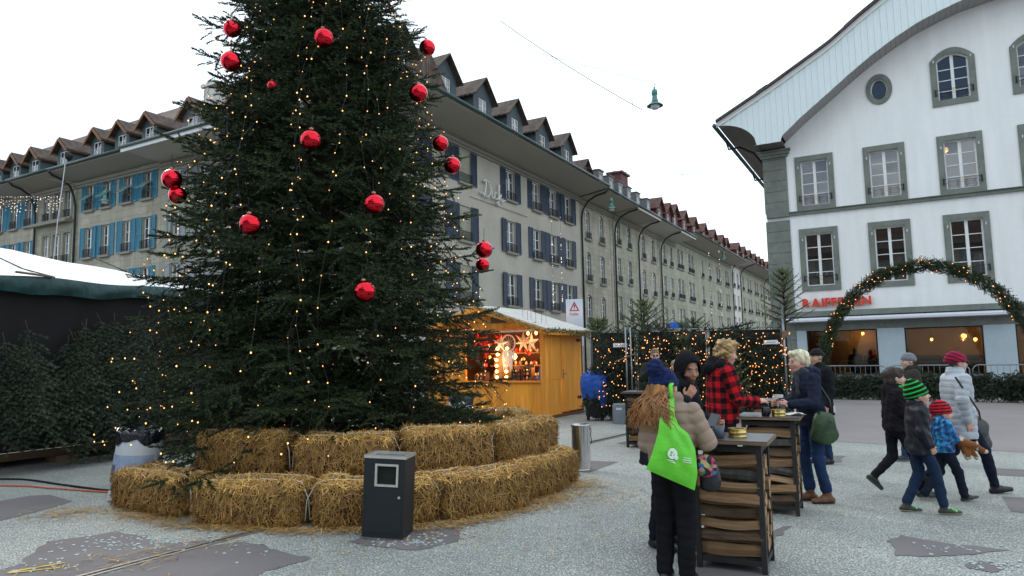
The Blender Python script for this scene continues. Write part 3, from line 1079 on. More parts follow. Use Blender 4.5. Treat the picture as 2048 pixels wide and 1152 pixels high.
# front boards
_rx = [-1.75, .53, 2.91, 4.18, 5.2, 7.0, 9.0, 10.0]
_rz = [11.62, 12.77, 14.09, 15.0, 15.65, 16.7, 17.6, 18.0]
def roof_z(x):
    return float(np.interp(x if x <= 10 else 20 - x, _rx, _rz))
def low_z(x):
    if x < -.16:
        c = max(-1.0, min(1.0, 1 - (-.05 - x) / 1.62))
        return 10.30 + 1.25 * math.sqrt(max(0, 1 - c * c))
    if x < .87:
        return 10.43
    return gable_z(x) + .01
x = -1.6
k = 0
while x < 12.4:
    x1 = x + .235
    d = .012 if k % 2 else 0.0
    pts = [(x, low_z(x))] + [(c, low_z(c)) for c in np.linspace(x, x1, 4)[1:-1]] + [(x1, low_z(x1)), (x1, roof_z(x1)), (x, roof_z(x))]
    MB().prism(pts, (0, .03, 0), (0, -OV - .03 - d, 0)).build('gable_board', M['board_white'], WB)
    x = x1 + .004
    k += 1
# verge board and roof
vx = np.linspace(-1.72, 12.4, 40)
MB().loft([(x, -OV - .10, roof_z(x) - .16) for x in vx], [(x, -OV - .10, roof_z(x) + .05) for x in vx], (0, .055, 0)).build('verge_board', M['white_paint'], WB)
MB().loft([(x, -OV - .25, roof_z(x) + .055) for x in vx], [(x, 22, roof_z(x) + .055) for x in vx], (0, 0, .10)).build('roof', M['roof_dark'], WB)
for (x0, x1, zz) in ((-.0, .45, .0), (3.55, 6.2, .05)):
    xs2 = np.linspace(x0, x1, 8)
    MB().loft([(x, -OV - .05, roof_z(x) + .158) for x in xs2], [(x, 3, roof_z(x) + .158) for x in xs2], (0, 0, .12)).build('roof_step', M['tiles_brown'], WB)
# curved eave along the side street
ex = [(-.05 - 1.62 * (1 - math.cos(a)), 10.30 + 1.25 * math.sin(a)) for a in np.linspace(0, math.pi / 2, 11)]
for p, q in zip(ex, ex[1:]):
    MB().loft([(p[0], -OV, p[1]), (p[0], 22, p[1])], [(p[0] + (q[0] - p[0]) * .96, -OV, p[1] + (q[1] - p[1]) * .96), (p[0] + (q[0] - p[0]) * .96, 22, p[1] + (q[1] - p[1]) * .96)], (0, 0, .03)).build('eave_board', M['slat_brown'], WB)
MB().tube([(-1.8, -OV - .2, 11.55), (-1.8, 22, 11.55)], .09, 8).build('gutter', M['gutter'], WB, smooth=True)
for yy in (1.2, 8.0, 15.0):
    MB().tube([(-1.8, yy, 11.5), (-1.7, yy, 11.1), (-1.2, yy, 11.12), (-.6, yy, 10.75), (-.25, yy, 10.2), (-.12, yy, 9.5)], .045, 6).build('eave_bracket', M['iron'], WB, smooth=True)
# shop front
MB().box(.0, -.20, 3.04, WW, -.002, 3.26).build('band_course', M['green_stone'], WB)
MB().box(.55, -.55, 2.80, 8.45, -.21, 2.97).add([(.55, -.62, 2.82), (8.45, -.62, 2.82), (8.45, -.62, 2.90), (.55, -.62, 2.90), (.55, -.55, 2.80), (8.45, -.55, 2.80), (8.45, -.55, 2.97), (.55, -.55, 2.97)], [(0, 1, 2, 3), (0, 4, 5, 1), (3, 2, 6, 7), (0, 3, 7, 4), (1, 5, 6, 2)]).build('awning_case', M['awning_case'], WB)
for x in (1.2, 3.4, 5.6, 7.8):
    MB().box(x, -.21, 2.86, x + .06, -.002, 3.03).build('awning_bracket', M['iron'], WB)
MB().box(.93, -.06, 2.47, WW, -.003, 3.035).build('lintel', M['green_stone'], WB)
for a, c in ((.93, 1.30), (3.94, 4.87), (7.47, 8.44)):
    MB().box(a, -.075, 0, c, -.004, 2.465).build('pillar', M['shop_stone'], WB)
for a, c in ((1.31, 3.93), (4.88, 7.46), (8.45, 11.1)):
    fo = MB().box(a, .06, .62, a + .05, .13, 2.46).box(c - .05, .06, .62, c, .13, 2.46).box(a + .05, .06, 2.41, c - .05, .13, 2.46).box(a + .05, .06, .62, c - .05, .13, .67).build('shop_window', M['iron'], WB)
    MB().box(a + .05, .09, .67, c - .05, .10, 2.41).build('pane', M['glass_shop'], fo)
    MB().box(a, -.09, .0, c, -.004, .615).build('stall_riser', M['green_stone'], WB)
M['frost'] = pm('frost', (.30, .28, .22), .6, noise=(4, .1))
MB().box(4.95, .30, .67, 7.40, .31, 1.35).build('window_film', M['frost'], WB)
# shop interior: brown walls, globe lamps
MB().box(.2, 3.6, .05, WW - .2, 3.7, 3.2).box(4.3, .35, .05, 4.4, 3.6, 3.2).build('shop_wall', M['room_wall'], WB)
letters('RAIFFEISEN', .46, M['red_letter'], WB, (1.24, -.12, 3.46), (1, 0, 0), .09, .018, .040, name='red_letter')

def point_light(name, loc, e, col=(1, .6, .28), r=.05):
    d = bpy.data.lights.new(name, 'POINT')
    d.energy = e
    d.color = col
    d.shadow_soft_size = r
    o = obj(name, d, None, loc)
    return o
RL = Matrix.Rotation(RZ_L, 4, 'Z')
def wb_pt(x, y, z):
    return CW + RL.to_3x3() @ Vector((x, y, z))
def globe_lamp(label, p, r=.09, drop=.6, e=8, burst=False):
    t = thing('pendant_lamp', label, 'lamp', p, 0, 'lit lamps inside the shop')
    MB().tube([(0, 0, r), (0, 0, r + drop)], .008, 4).build('cable', M['iron'], t)
    g = MB().lathe([(.001, -r), (r * .5, -r * .87), (r * .87, -r * .5), (r, 0), (r * .87, r * .5), (r * .5, r * .87), (.001, r)], 12).build('globe', M['lamp_glow'], t, smooth=True)
    if burst:
        rnd = random.Random(3)
        for i in range(26):
            d = Vector((rnd.gauss(0, 1), rnd.gauss(0, 1), rnd.gauss(0, 1))).normalized()
            MB().bar(d * r, d * .32, .012).build('spike', M['gold'], t)
    point_light('lamp_light', (p[0], p[1], p[2] - r - .05), e * 3.0)
globe_lamp('small round lamp glowing behind the middle shop window', wb_pt(5.85, 1.9, 2.0), .06)
globe_lamp('small round lamp glowing at the right of the middle shop window', wb_pt(7.35, 1.9, 1.96), .07)
globe_lamp('starburst lamp with golden spikes in the middle shop window', wb_pt(6.95, 1.6, 2.1), .10, .4, 14, True)
globe_lamp('warm round lamp deep behind the left shop window', wb_pt(3.3, 3.0, 2.35), .07, .4, 10)
globe_lamp('starburst lamp in the shop window at the right picture edge', wb_pt(9.1, 1.5, 2.05), .10, .4, 12, True)
globe_lamp('warm ceiling lamp seen in the upper floor window of the white building', wb_pt(6.9, 2.4, 9.95), .12, .3, 110)

# ------------------------------------------------------------------ ground
def ground_mat():
    m, n, l, b = _nt('pale_cobbles')
    t = n.new('ShaderNodeTexCoord')
    def noise(scale, detail=5, rough=.6):
        x = n.new('ShaderNodeTexNoise')
        x.inputs['Scale'].default_value = scale
        x.inputs['Detail'].default_value = detail
        x.inputs['Roughness'].default_value = rough
        l.new(t.outputs['Object'], x.inputs['Vector'])
        return x
    nz = noise(9, 3)
    mixv = n.new('ShaderNodeMixRGB')
    mixv.inputs['Fac'].default_value = .06
    l.new(t.outputs['Object'], mixv.inputs['Color1'])
    l.new(nz.outputs['Color'], mixv.inputs['Color2'])
    v1 = n.new('ShaderNodeTexVoronoi')
    v1.feature = 'DISTANCE_TO_EDGE'
    v1.inputs['Scale'].default_value = 38
    l.new(mixv.outputs['Color'], v1.inputs['Vector'])
    v2 = n.new('ShaderNodeTexVoronoi')
    v2.inputs['Scale'].default_value = 38
    l.new(mixv.outputs['Color'], v2.inputs['Vector'])
    joint = n.new('ShaderNodeMapRange')
    joint.inputs['From Min'].default_value = .02
    joint.inputs['From Max'].default_value = .16
    l.new(v1.outputs['Distance'], joint.inputs['Value'])
    stone = n.new('ShaderNodeMixRGB')
    stone.inputs['Color1'].default_value = (.40, .415, .37, 1)
    stone.inputs['Color2'].default_value = (.56, .555, .49, 1)
    l.new(v2.outputs['Color'], stone.inputs['Fac'])
    col = n.new('ShaderNodeMixRGB')
    col.inputs['Color1'].default_value = (.21, .235, .23, 1)
    l.new(joint.outputs['Result'], col.inputs['Fac'])
    l.new(stone.outputs['Color'], col.inputs['Color2'])
    big = noise(.55, 6, .65)
    mr = n.new('ShaderNodeMapRange')
    mr.inputs['From Min'].default_value = .3
    mr.inputs['From Max'].default_value = .7
    mr.inputs['To Min'].default_value = .70
    mr.inputs['To Max'].default_value = 1.1
    l.new(big.outputs['Fac'], mr.inputs['Value'])
    mu = n.new('ShaderNodeMixRGB')
    mu.blend_type = 'MULTIPLY'
    mu.inputs['Fac'].default_value = 1
    l.new(col.outputs['Color'], mu.inputs['Color1'])
    l.new(mr.outputs['Result'], mu.inputs['Color2'])
    # worn spots where the pale coat is gone
    wn_ = noise(2.3, 8, .72)
    wr = n.new('ShaderNodeValToRGB')
    wr.color_ramp.elements[0].position = .655
    wr.color_ramp.elements[0].color = (0, 0, 0, 1)
    wr.color_ramp.elements[1].position = .69
    wr.color_ramp.elements[1].color = (1, 1, 1, 1)
    l.new(wn_.outputs['Fac'], wr.inputs['Fac'])
    dk = n.new('ShaderNodeMixRGB')
    dk.inputs['Color2'].default_value = (.15, .135, .14, 1)
    sm = n.new('ShaderNodeMath')
    sm.operation = 'MULTIPLY'
    sm.inputs[1].default_value = .75
    l.new(wr.outputs['Color'], sm.inputs[0])
    l.new(sm.outputs['Value'], dk.inputs['Fac'])
    l.new(mu.outputs['Color'], dk.inputs['Color1'])
    l.new(dk.outputs['Color'], b.inputs['Base Color'])
    bp = n.new('ShaderNodeBump')
    bp.inputs['Strength'].default_value = .7
    bp.inputs['Distance'].default_value = .012
    l.new(joint.outputs['Result'], bp.inputs['Height'])
    l.new(bp.outputs['Normal'], b.inputs['Normal'])
    b.inputs['Roughness'].default_value = .62
    return m
M['ground'] = ground_mat()
M['asphalt'] = pm('asphalt', (.160, .142, .140), .8, noise=(60, .12, 1.3, .18), bump=(160, .35, .004))
M['asphalt_road'] = pm('asphalt_road', (.235, .208, .20), .8, noise=(40, .08, .8, .12), bump=(120, .3, .004))
M['street_base'] = pm('street_base', (.17, .158, .15), .85, noise=(20, .1, .3, .15))
struct(MB().add([(-300, -80, -.004), (300, -80, -.004), (300, 400, -.004), (-300, 400, -.004)], [(0, 1, 2, 3)]).build('ground', M['street_base']))
struct(MB().add([(-16, -7, 0), (18, -7, 0), (16, 18.5, 0), (-11, 19.5, 0)], [(0, 1, 2, 3)]).build('cobbled_square', M['ground']))

def flat_patch(name, pts, z, m, rag=.0, seed=0, step=.06):
    rnd = random.Random(seed)
    out = []
    n = len(pts)
    for i in range(n):
        a, c = Vector((*pts[i], 0)), Vector((*pts[(i + 1) % n], 0))
        L_ = (c - a).length
        k = max(1, int(L_ / step)) if rag else 1
        nr = Vector((-(c - a).y, (c - a).x, 0)).normalized()
        ph = rnd.uniform(0, 9)
        for j in range(k):
            t = j / k
            off = 0
            if rag:
                off = rag * (rnd.uniform(-1, 1) * .6 + math.sin(t * L_ * 7 + ph) * .7 + math.sin(t * L_ * 19 + ph) * .4)
            out.append(tuple(a + (c - a) * t + nr * off + Vector((0, 0, z))))
    me = bpy.data.meshes.new(name)
    import bmesh
    bm = bmesh.new()
    f = bm.faces.new([bm.verts.new(p) for p in out])
    bmesh.ops.triangulate(bm, faces=[f])
    bmesh.ops.recalc_face_normals(bm, faces=bm.faces)
    for f in bm.faces:
        if f.normal.z < 0:
            f.normal_flip()
    bm.to_mesh(me)
    bm.free()
    me.materials.append(m)
    return struct(obj(name, me))
flat_patch('road', [(3.6, 14.3), (5.39, 12.74), (7.88, 10.71), (12.04, 9.03), (40, -6), (70, 10), (24, 34), (9.0, 33), (3.6, 20)], .004, M['asphalt_road'])
_P = {
 'A': [(-9.5, 8.2), (-6.24, 8.49), (-6.08, 8.78), (-5.86, 8.82), (-5.29, 8.38), (-5.34, 7.88), (-5.44, 7.42), (-9.0, 6.4)],
 'B': [(-3.40, 5.40), (-3.9, 4.2), (-6.2, 4.6), (-5.0, 5.4), (-4.14, 5.67), (-4.12, 5.8), (-4.3, 6.5), (-3.91, 6.86), (-3.51, 6.67), (-3.2, 6.34), (-2.75, 6.5), (-2.66, 6.66)],
 'C': [(-3.22, 5.47), (-2.79, 6.17), (-2.54, 6.37), (-2.28, 6.27), (-1.72, 5.83), (-1.87, 5.59), (-2.5, 4.4), (-3.6, 4.3)],
 'D': [(-1.49, 6.3), (-1.37, 6.58), (-0.87, 6.69), (-0.54, 6.78), (-0.53, 6.28), (-0.85, 6.01), (-1.33, 6.17)],
 'E': [(3.15, 6.01), (3.36, 6.2), (3.55, 5.94), (3.94, 5.69), (3.67, 5.62), (3.33, 5.52), (3.01, 5.58)],
 'E2': [(3.36, 5.35), (3.51, 5.38), (3.59, 5.29), (3.44, 5.14), (3.35, 5.25)],
 'F': [(5.3, 7.67), (6.3, 7.1), (5.8, 6.5), (4.89, 6.96)],
 'G': [(6.36, 9.47), (7.7, 8.75), (7.3, 8.25), (6.12, 8.94)],
 'I': [(1.13, 10.75), (1.57, 10.6), (1.03, 9.71), (.6, 9.95)],
 'I2': [(1.83, 12.78), (2.35, 13.38), (3.2, 12.9), (2.2, 12.4)],
 'J': [(2.3, 6.41), (2.54, 6.58), (2.17, 5.99), (2.04, 5.94)],
 'J2': [(1.38, 5.72), (1.8, 5.55), (1.82, 5.16), (1.2, 5.05)],
 'H': [(4.76, 10.91), (5.08, 10.76), (4.75, 10.2), (4.41, 10.19)],
}
for i, (k, p) in enumerate(_P.items()):
    flat_patch('asphalt_patch', p, .004, M['asphalt'], rag=(.0 if k in 'AFGI' else .028), seed=i)
# pale stones left lying over the bare asphalt
def flecks():
    rnd = random.Random(5)
    b = MB()
    for (cx, cy, sx, sy, n) in ((-3.7, 6.4, .5, .35, 150), (-3.2, 6.35, .35, .2, 120), (-3.9, 5.75, .4, .3, 60), (-2.4, 6.0, .4, .25, 26), (-1.0, 6.25, .3, .15, 110), (-.75, 6.5, .25, .2, 40), (3.4, 5.75, .4, .15, 36), (3.5, 5.3, .25, .12, 60)):
        for _ in range(n // 2):
            x, y = rnd.gauss(cx, sx * .6), rnd.gauss(cy, sy * .6)
            r = rnd.uniform(.007, .021)
            a0 = rnd.uniform(0, 6.3)
            pts = [(r * rnd.uniform(.6, 1.1) * math.cos(a0 + k * 1.047), r * rnd.uniform(.6, 1.1) * math.sin(a0 + k * 1.047)) for k in range(6)]
            b.prism(pts, (0, 0, .006), (x, y, .0045), (1, 0, 0), (0, 1, 0))
    return b
M['fleck'] = pm('fleck', (.45, .51, .5), .7, noise=(30, .2))
stuff(tag(flecks().build('loose_pale_stones', M['fleck']), 'pale stone chips scattered over the dark asphalt', 'stones'))
# slot drains: two steel lips with a dark gap
M['steel_worn'] = pm('steel_worn', (.30, .27, .24), .5, metal=.6, noise=(30, .3))
M['black'] = pm('black', (.006, .006, .007), .8, noise=(9, .2))
def drain(label, a, c, w=.05):
    a, c = Vector((*a, 0)), Vector((*c, 0))
    t = thing('slot_drain', label, 'drain', a)
    d = c - a
    s = Vector((-d.y, d.x, 0)).normalized()
    n = 9
    for q in (-1, 1):
        MB().bar(s * q * w * .75 + Vector((0, 0, .006)), d + s * q * w * .75 + Vector((0, 0, .006)), .028, .012).build('lip', M['steel_worn'], t)
    MB().bar(Vector((0, 0, .0055)), d + Vector((0, 0, .0055)), w * .9, .004).build('slot', M['black'], t)
drain('double steel slot drain running through the dark asphalt, bottom left', (-3.75, 4.75), (-2.35, 7.0))
drain('dark slot drain in the pale paving beside the polished steel ashtray', (1.23, 12.73), (2.9, 15.05), .09)
M['yellow_paint'] = pm('yellow_paint', (.55, .38, .05), .7, noise=(25, .35))
struct(MB().add([(-4.02, 5.60, .009), (-3.98, 5.57, .009), (-3.70, 5.80, .009), (-3.73, 5.82, .009)], [(0, 1, 2, 3)]).add([(-4.01, 5.57, .0095), (-3.98, 5.54, .0095), (-3.66, 5.66, .0095), (-3.66, 5.69, .0095)], [(0, 1, 2, 3)]).build('yellow_marking', M['yellow_paint']))
M['orange_rubber'] = pm('orange_rubber', (.55, .13, .06), .6, noise=(9, .1))
def cable(label, pts, m, r=.012):
    P = [Vector((*p, r + .001)) for p in pts]
    out = []
    for i in range(len(P) - 1):
        p0, p1, p2, p3 = P[max(i - 1, 0)], P[i], P[i + 1], P[min(i + 2, len(P) - 1)]
        for k in range(8):
            t = k / 8
            out.append(.5 * ((2 * p1) + (p2 - p0) * t + (2 * p0 - 5 * p1 + 4 * p2 - p3) * t * t + (3 * p1 - p0 - 3 * p2 + p3) * t ** 3))
    out.append(P[-1])
    tag(MB().tube(out, r, 6).build('cable', m, smooth=True), label, 'cable')
cable('black cable lying on the ground towards the white barrel', [(-9.6, 10.3), (-7.4, 10.04), (-6.87, 9.9), (-6.08, 9.44), (-5.0, 8.9), (-4.2, 8.9)], M['black'], .014)
cable('orange cable lying on the ground towards the white barrel', [(-9.4, 9.55), (-7.0, 9.5), (-6.14, 9.24), (-5.31, 8.93), (-4.6, 8.75), (-4.1, 8.8)], M['orange_rubber'])

# ------------------------------------------------------------------ signed distance shapes -> meshes (people, bales)
def smin(a, b, k):
    if k <= 0:
        return np.minimum(a, b)
    h = np.clip(.5 + .5 * (b - a) / k, 0, 1)
    return b + (a - b) * h - k * h * (1 - h)

def surface_nets(fn, lo, hi, h):
    """fn(P (n,3)) -> distance; evaluates only near the surface"""
    lo = np.array(lo, dtype=np.float32)
    n = np.maximum(2, np.ceil((np.array(hi) - lo) / h).astype(int) + 1)
    q = 4
    nc = (n + q - 1) // q + 1
    n = (nc - 1) * q + 1
    gc = np.stack(np.meshgrid(*[np.arange(c) for c in nc], indexing='ij'), -1).reshape(-1, 3)
    fc = fn((lo + gc * (h * q)).astype(np.float32)).reshape(nc)
    lim = h * q * 1.65
    act = np.abs(fc) < lim
    a = act
    # fine grid takes the value of the nearest coarse node until it is computed
    ii = [np.minimum((np.arange(m) + q // 2) // q, c - 1) for m, c in zip(n, nc)]
    F = fc[np.ix_(*ii)].astype(np.float32)
    A = a[np.ix_(*ii)]
    idx = np.argwhere(A)
    F[A] = fn((lo + idx * h).astype(np.float32))
    S = F < 0
    m = tuple(n - 1)
    cnt = np.zeros(m, np.float32)
    acc = np.zeros(m + (3,), np.float32)
    cs = [(0, 0, 0), (1, 0, 0), (0, 1, 0), (1, 1, 0), (0, 0, 1), (1, 0, 1), (0, 1, 1), (1, 1, 1)]
    def sl(c):
        return tuple(slice(c[i], c[i] + m[i]) for i in range(3))
    for c in cs:
        for ax in range(3):
            if c[ax]:
                continue
            d = list(c)
            d[ax] = 1
            fa, fb = F[sl(c)], F[sl(d)]
            cr = (fa < 0) != (fb < 0)
            if not cr.any():
                continue
            t = fa[cr] / (fa[cr] - fb[cr])
            v = np.zeros((t.size, 3), np.float32)
            v += np.array(c, np.float32)
            v[:, ax] += t
            acc[cr] += v
            cnt[cr] += 1
    cell = cnt > 0
    vid = np.full(m, -1, np.int32)
    ci = np.argwhere(cell)
    vid[cell] = np.arange(len(ci))
    V = lo + (ci + acc[cell] / cnt[cell][:, None]) * h
    faces = []
    for ax in range(3):
        u, w = (ax + 1) % 3, (ax + 2) % 3
        s0 = [slice(None)] * 3
        s1 = [slice(None)] * 3
        s0[ax], s1[ax] = slice(None, -1), slice(1, None)
        a0, a1 = S[tuple(s0)], S[tuple(s1)]
        ed = np.argwhere(a0 != a1)
        ed = ed[(ed[:, u] > 0) & (ed[:, w] > 0) & (ed[:, u] < m[u]) & (ed[:, w] < m[w])]
        if not len(ed):
            continue
        ins = a0[tuple(ed.T)]
        def cid(du, dw):
            e = ed.copy()
            e[:, u] += du
            e[:, w] += dw
            return vid[tuple(e.T)]
        qd = np.stack([cid(-1, -1), cid(0, -1), cid(0, 0), cid(-1, 0)], 1)
        qd[~ins] = qd[~ins][:, ::-1]
        faces.append(qd)
    Fq = np.concatenate(faces)
    return V, Fq[(Fq >= 0).all(1)]

def vnormals(V, F):
    N = np.zeros_like(V)
    a = np.cross(V[F[:, 2]] - V[F[:, 0]], V[F[:, 3]] - V[F[:, 1]])
    for k in range(4):
        np.add.at(N, F[:, k], a)
    return N / (np.linalg.norm(N, axis=1, keepdims=True) + 1e-9)

def vnoise(P, seed=0, f=1.0, oct=2):
    """cheap smooth noise from sines"""
    r = np.random.RandomState(seed)
    out = np.zeros(len(P), np.float32)
    for o in range(oct):
        for _ in range(5):
            k = r.normal(size=3) * f * (2 ** o)
            out += np.sin(P @ k + r.uniform(0, 6.3)) / (5 * 1.6 ** o)
    return out

# ------------------------------------------------------------------ straw bales
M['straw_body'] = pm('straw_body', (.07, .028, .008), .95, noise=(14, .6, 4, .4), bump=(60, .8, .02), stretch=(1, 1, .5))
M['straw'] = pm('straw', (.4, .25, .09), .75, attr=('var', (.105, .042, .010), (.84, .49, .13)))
M['twine'] = pm('twine', (.62, .58, .50), .8, noise=(30, .2))
def straw_strands(V, F, n, rs, out=.012, lmin=.06, lmax=.2, flat_up=True):
    N = vnormals(V, F)
    i = rs.randint(0, len(V), n)
    p, nn = V[i], N[i]
    d = rs.normal(size=(n, 3))
    d -= nn * (d * nn).sum(1)[:, None]
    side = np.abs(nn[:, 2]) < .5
    d[side, 2] -= rs.uniform(.2, 1.8, side.sum())
    d += nn * rs.uniform(-.05, .42, n)[:, None] * np.linalg.norm(d, axis=1)[:, None]
    d /= np.linalg.norm(d, axis=1)[:, None] + 1e-9
    L = rs.uniform(lmin, lmax, n)[:, None]
    s = np.cross(d, nn)
    s /= np.linalg.norm(s, axis=1)[:, None] + 1e-9
    w = rs.uniform(.0018, .0042, n)[:, None]
    a = p + nn * rs.uniform(-.004, out, n)[:, None] - d * L * .5
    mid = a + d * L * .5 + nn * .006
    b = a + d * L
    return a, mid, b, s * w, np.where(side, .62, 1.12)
def strands_mesh(A, Mi, B, S, rs, pale=None):
    n = len(A)
    V = np.stack([A - S, A + S, Mi - S, Mi + S, B - S, B + S], 1).reshape(-1, 3)
    o = np.arange(n)[:, None] * 6
    F = np.concatenate([o + np.array([0, 1, 3, 2]), o + np.array([2, 3, 5, 4])])
    var = rs.beta(1.4, 1.9, n)
    if pale is not None:        # shade painted into the straw: stalks browner on the sides, paler on top
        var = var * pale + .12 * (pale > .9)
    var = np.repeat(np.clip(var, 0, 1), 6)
    return V, F, var
BALES = []
def bale_variant(seed):
    rs = np.random.RandomState(seed)
    hx, hy, hz, r = .575, .27, .21, .11
    def fn(P):
        q = np.abs(P - np.array([0, 0, hz])) - np.array([hx - r, hy - r, hz - r])
        d = np.linalg.norm(np.maximum(q, 0), axis=1) + np.minimum(q.max(1), 0) - r
        return d - .024 * vnoise(P, seed, 7, 2) - .014 * vnoise(P, seed + 9, 26, 1)
    V, F = surface_nets(fn, (-.68, -.34, -.06), (.68, .34, .5), .026)
    V = V.astype(np.float32)
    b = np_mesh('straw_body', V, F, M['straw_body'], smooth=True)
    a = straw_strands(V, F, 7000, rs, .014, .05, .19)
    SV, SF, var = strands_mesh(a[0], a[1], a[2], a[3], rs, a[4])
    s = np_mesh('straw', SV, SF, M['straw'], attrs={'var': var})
    tw = []
    for y in (-.11, .12):
        pts = []
        for k in range(25):
            x = -.55 + 1.1 * k / 24
            z = .0
            j = np.argmin((V[:, 0] - x) ** 2 + (V[:, 1] - y) ** 2 + (V[:, 2] - .5) ** 2 * .15)
            pts.append((x, y + .012 * math.sin(x * 9 + seed), float(V[j, 2]) + .014))
        pts = [(-.645, y, .05), (-.63, y, .25)] + pts + [(.63, y, .25), (.645, y, .05)]
        tw.append(MB().tube(pts, .0065, 5).data('twine', M['twine'], True))
    d = (b.data, s.data, tw)
    bpy.data.objects.remove(b)
    bpy.data.objects.remove(s)
    return d
BV = [bale_variant(s) for s in (1, 2, 3)]
def bale(label, x, y, z, rot, v, sx=1.0, sz=1.0, flip=False):
    t = thing('straw_bale', label, 'straw bale', (x, y, z), R_(rot + (180 if flip else 0)), 'straw bales round the Christmas tree')
    t.scale = (sx, 1.0, sz)
    bd, st, tw = BV[v]
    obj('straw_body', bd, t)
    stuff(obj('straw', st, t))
    for w in tw:
        obj('twine', w, t)
bale('straw bale at the left end of the lower row, against the white barrel', -3.97, 7.90, 0, -33, 0, 1.12)
bale('second straw bale from the left in the lower row, lit edge facing front', -2.66, 7.20, 0, -12, 1, 1.02)
bale('lower straw bale standing behind the black waste bin', -1.42, 7.12, 0, 6, 2, 1.05)
bale('lower straw bale just right of the black waste bin', -.42, 7.52, 0, 34, 0, .92, 1, True)
bale('lower straw bale on the right curve, second from the end', .14, 8.28, 0, 52, 1, .72, 1, True)
bale('rightmost straw bale of the lower row, near the polished steel ashtray', .44, 8.92, 0, 66, 2, .62, 1.0)
bale('upper straw bale at the left, nearest the white barrel', -3.0, 7.92, .39, -20, 2, .98, 1.04, True)
bale('upper straw bale in the middle, directly behind the black waste bin', -1.82, 7.64, .385, 3, 0, .90, 1.0)
bale('upper straw bale right of the black waste bin with two twine lines', -.80, 7.88, .39, 22, 1, .85, 1.05, True)
bale('upper straw bale on the right curve below the wooden hut', -.06, 8.50, .39, 48, 2, .72, 1.0, True)
bale('rightmost straw bale of the upper row',   .19, 9.15, .385, 66, 0, .66, 1.0)
bale('hindmost straw bale under the tree, before the hut counter', -.25, 10.6, .39, -30, 1, .8, 1.0)
bale('straw bale supporting the hindmost bale before the hut', -.25, 10.6, 0, -28, 0, .8, 1.0)

def loose_straw():
    rs = np.random.RandomState(8)
    spots = [(-3.9, 7.45, .75, .22, -33, 900), (-2.6, 6.85, .8, .14, -12, 1000), (-1.3, 6.75, .8, .14, 8, 900), (-.3, 7.1, .6, .16, 40, 700), (.35, 7.9, .5, .22, 52, 700), (.75, 8.75, .4, .3, 66, 700), (-4.9, 7.7, .35, .3, 0, 330), (-3.0, 6.2, 1.0, .4, 50, 260), (.9, 8.0, .8, .6, 40, 300), (-.5, 6.3, 1.4, .6, 0, 150), (1.2, 7.5, 1.5, 1.2, 0, 130)]
    A = []
    for (x, y, sx, sy, rot, n) in spots:
        p = rs.normal(size=(n, 2)) * [sx * .6, sy * .6]
        c, s = math.cos(R_(rot)), math.sin(R_(rot))
        A.append(np.stack([x + p[:, 0] * c - p[:, 1] * s, y + p[:, 0] * s + p[:, 1] * c, rs.uniform(.008, .03, n)], 1))
    P = np.concatenate(A)
    n = len(P)
    a = rs.uniform(0, 6.3, n)
    d = np.stack([np.cos(a), np.sin(a), rs.uniform(-.1, .25, n)], 1)
    L = rs.uniform(.03, .14, n)[:, None]
    S = np.stack([-np.sin(a), np.cos(a), np.zeros(n)], 1) * rs.uniform(.0015, .0035, n)[:, None]
    V, F, var = strands_mesh(P - d * L * .5, P + np.array([0, 0, .003]), P + d * L * .5, S, rs)
    V[:, 2] = np.maximum(V[:, 2], .006)
    return np_mesh('loose_straw', V, F, M['straw'], attrs={'var': var})
stuff(tag(loose_straw(), 'loose straw littered on the ground round the bales', 'straw'))

# ------------------------------------------------------------------ fir greenery
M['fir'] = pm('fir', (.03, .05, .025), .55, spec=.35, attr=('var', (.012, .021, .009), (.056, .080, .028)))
M['fir_dull'] = pm('fir_dull', (.03, .05, .03), .65, spec=.3, attr=('var', (.016, .025, .015), (.070, .090, .055)))
M['fir_light'] = pm('fir_light', (.06, .09, .03), .6, spec=.3, attr=('var', (.05, .07, .028), (.17, .21, .08)))
M['fir_bark'] = pm('fir_bark', (.05, .035, .025), .9, noise=(9, .3))
def sprig_tpl(n, seed, nl=.16, w=.034, round_=False):
    rs = np.random.RandomState(seed)
    V, F = [], []
    for i in range(n):
        x = (i + .5) / n
        if round_:
            ph = rs.uniform(0, 2 * math.pi)
        else:
            ph = rs.choice([-1, 1]) * rs.uniform(-.2, 1.35)
            ph = ph if ph > 0 or rs.rand() < .5 else math.pi - ph
            s = 1 if i % 2 else -1
            ph = rs.uniform(-1.0, 1.5)
            ph = ph if s > 0 else math.pi - ph
        f = .75 + .5 * x
        d = np.array([f * .8, math.cos(ph), math.sin(ph)])
        d /= np.linalg.norm(d)
        l = nl * (1 - .35 * x) * rs.uniform(.8, 1.15)
        sd = np.cross(d, rs.normal(size=3))
        sd = sd / (np.linalg.norm(sd) + 1e-6) * w / 2
        b = np.array([x * .9, 0, 0])
        k = len(V)
        V += [b - sd, b + sd, b + d * l]
        F.append((k, k + 1, k + 2))
    k = len(V)
    V += [np.array([0, -.018, 0]), np.array([0, .018, 0]), np.array([1., 0, .0])]
    F.append((k, k + 1, k + 2))
    return np.array(V, np.float32), np.array(F, np.int32)
TPL = sprig_tpl(36, 3, .215, .066)
TPL_S = sprig_tpl(24, 4, .24, .075)
TPL_R = sprig_tpl(32, 6, .22, .055, True)
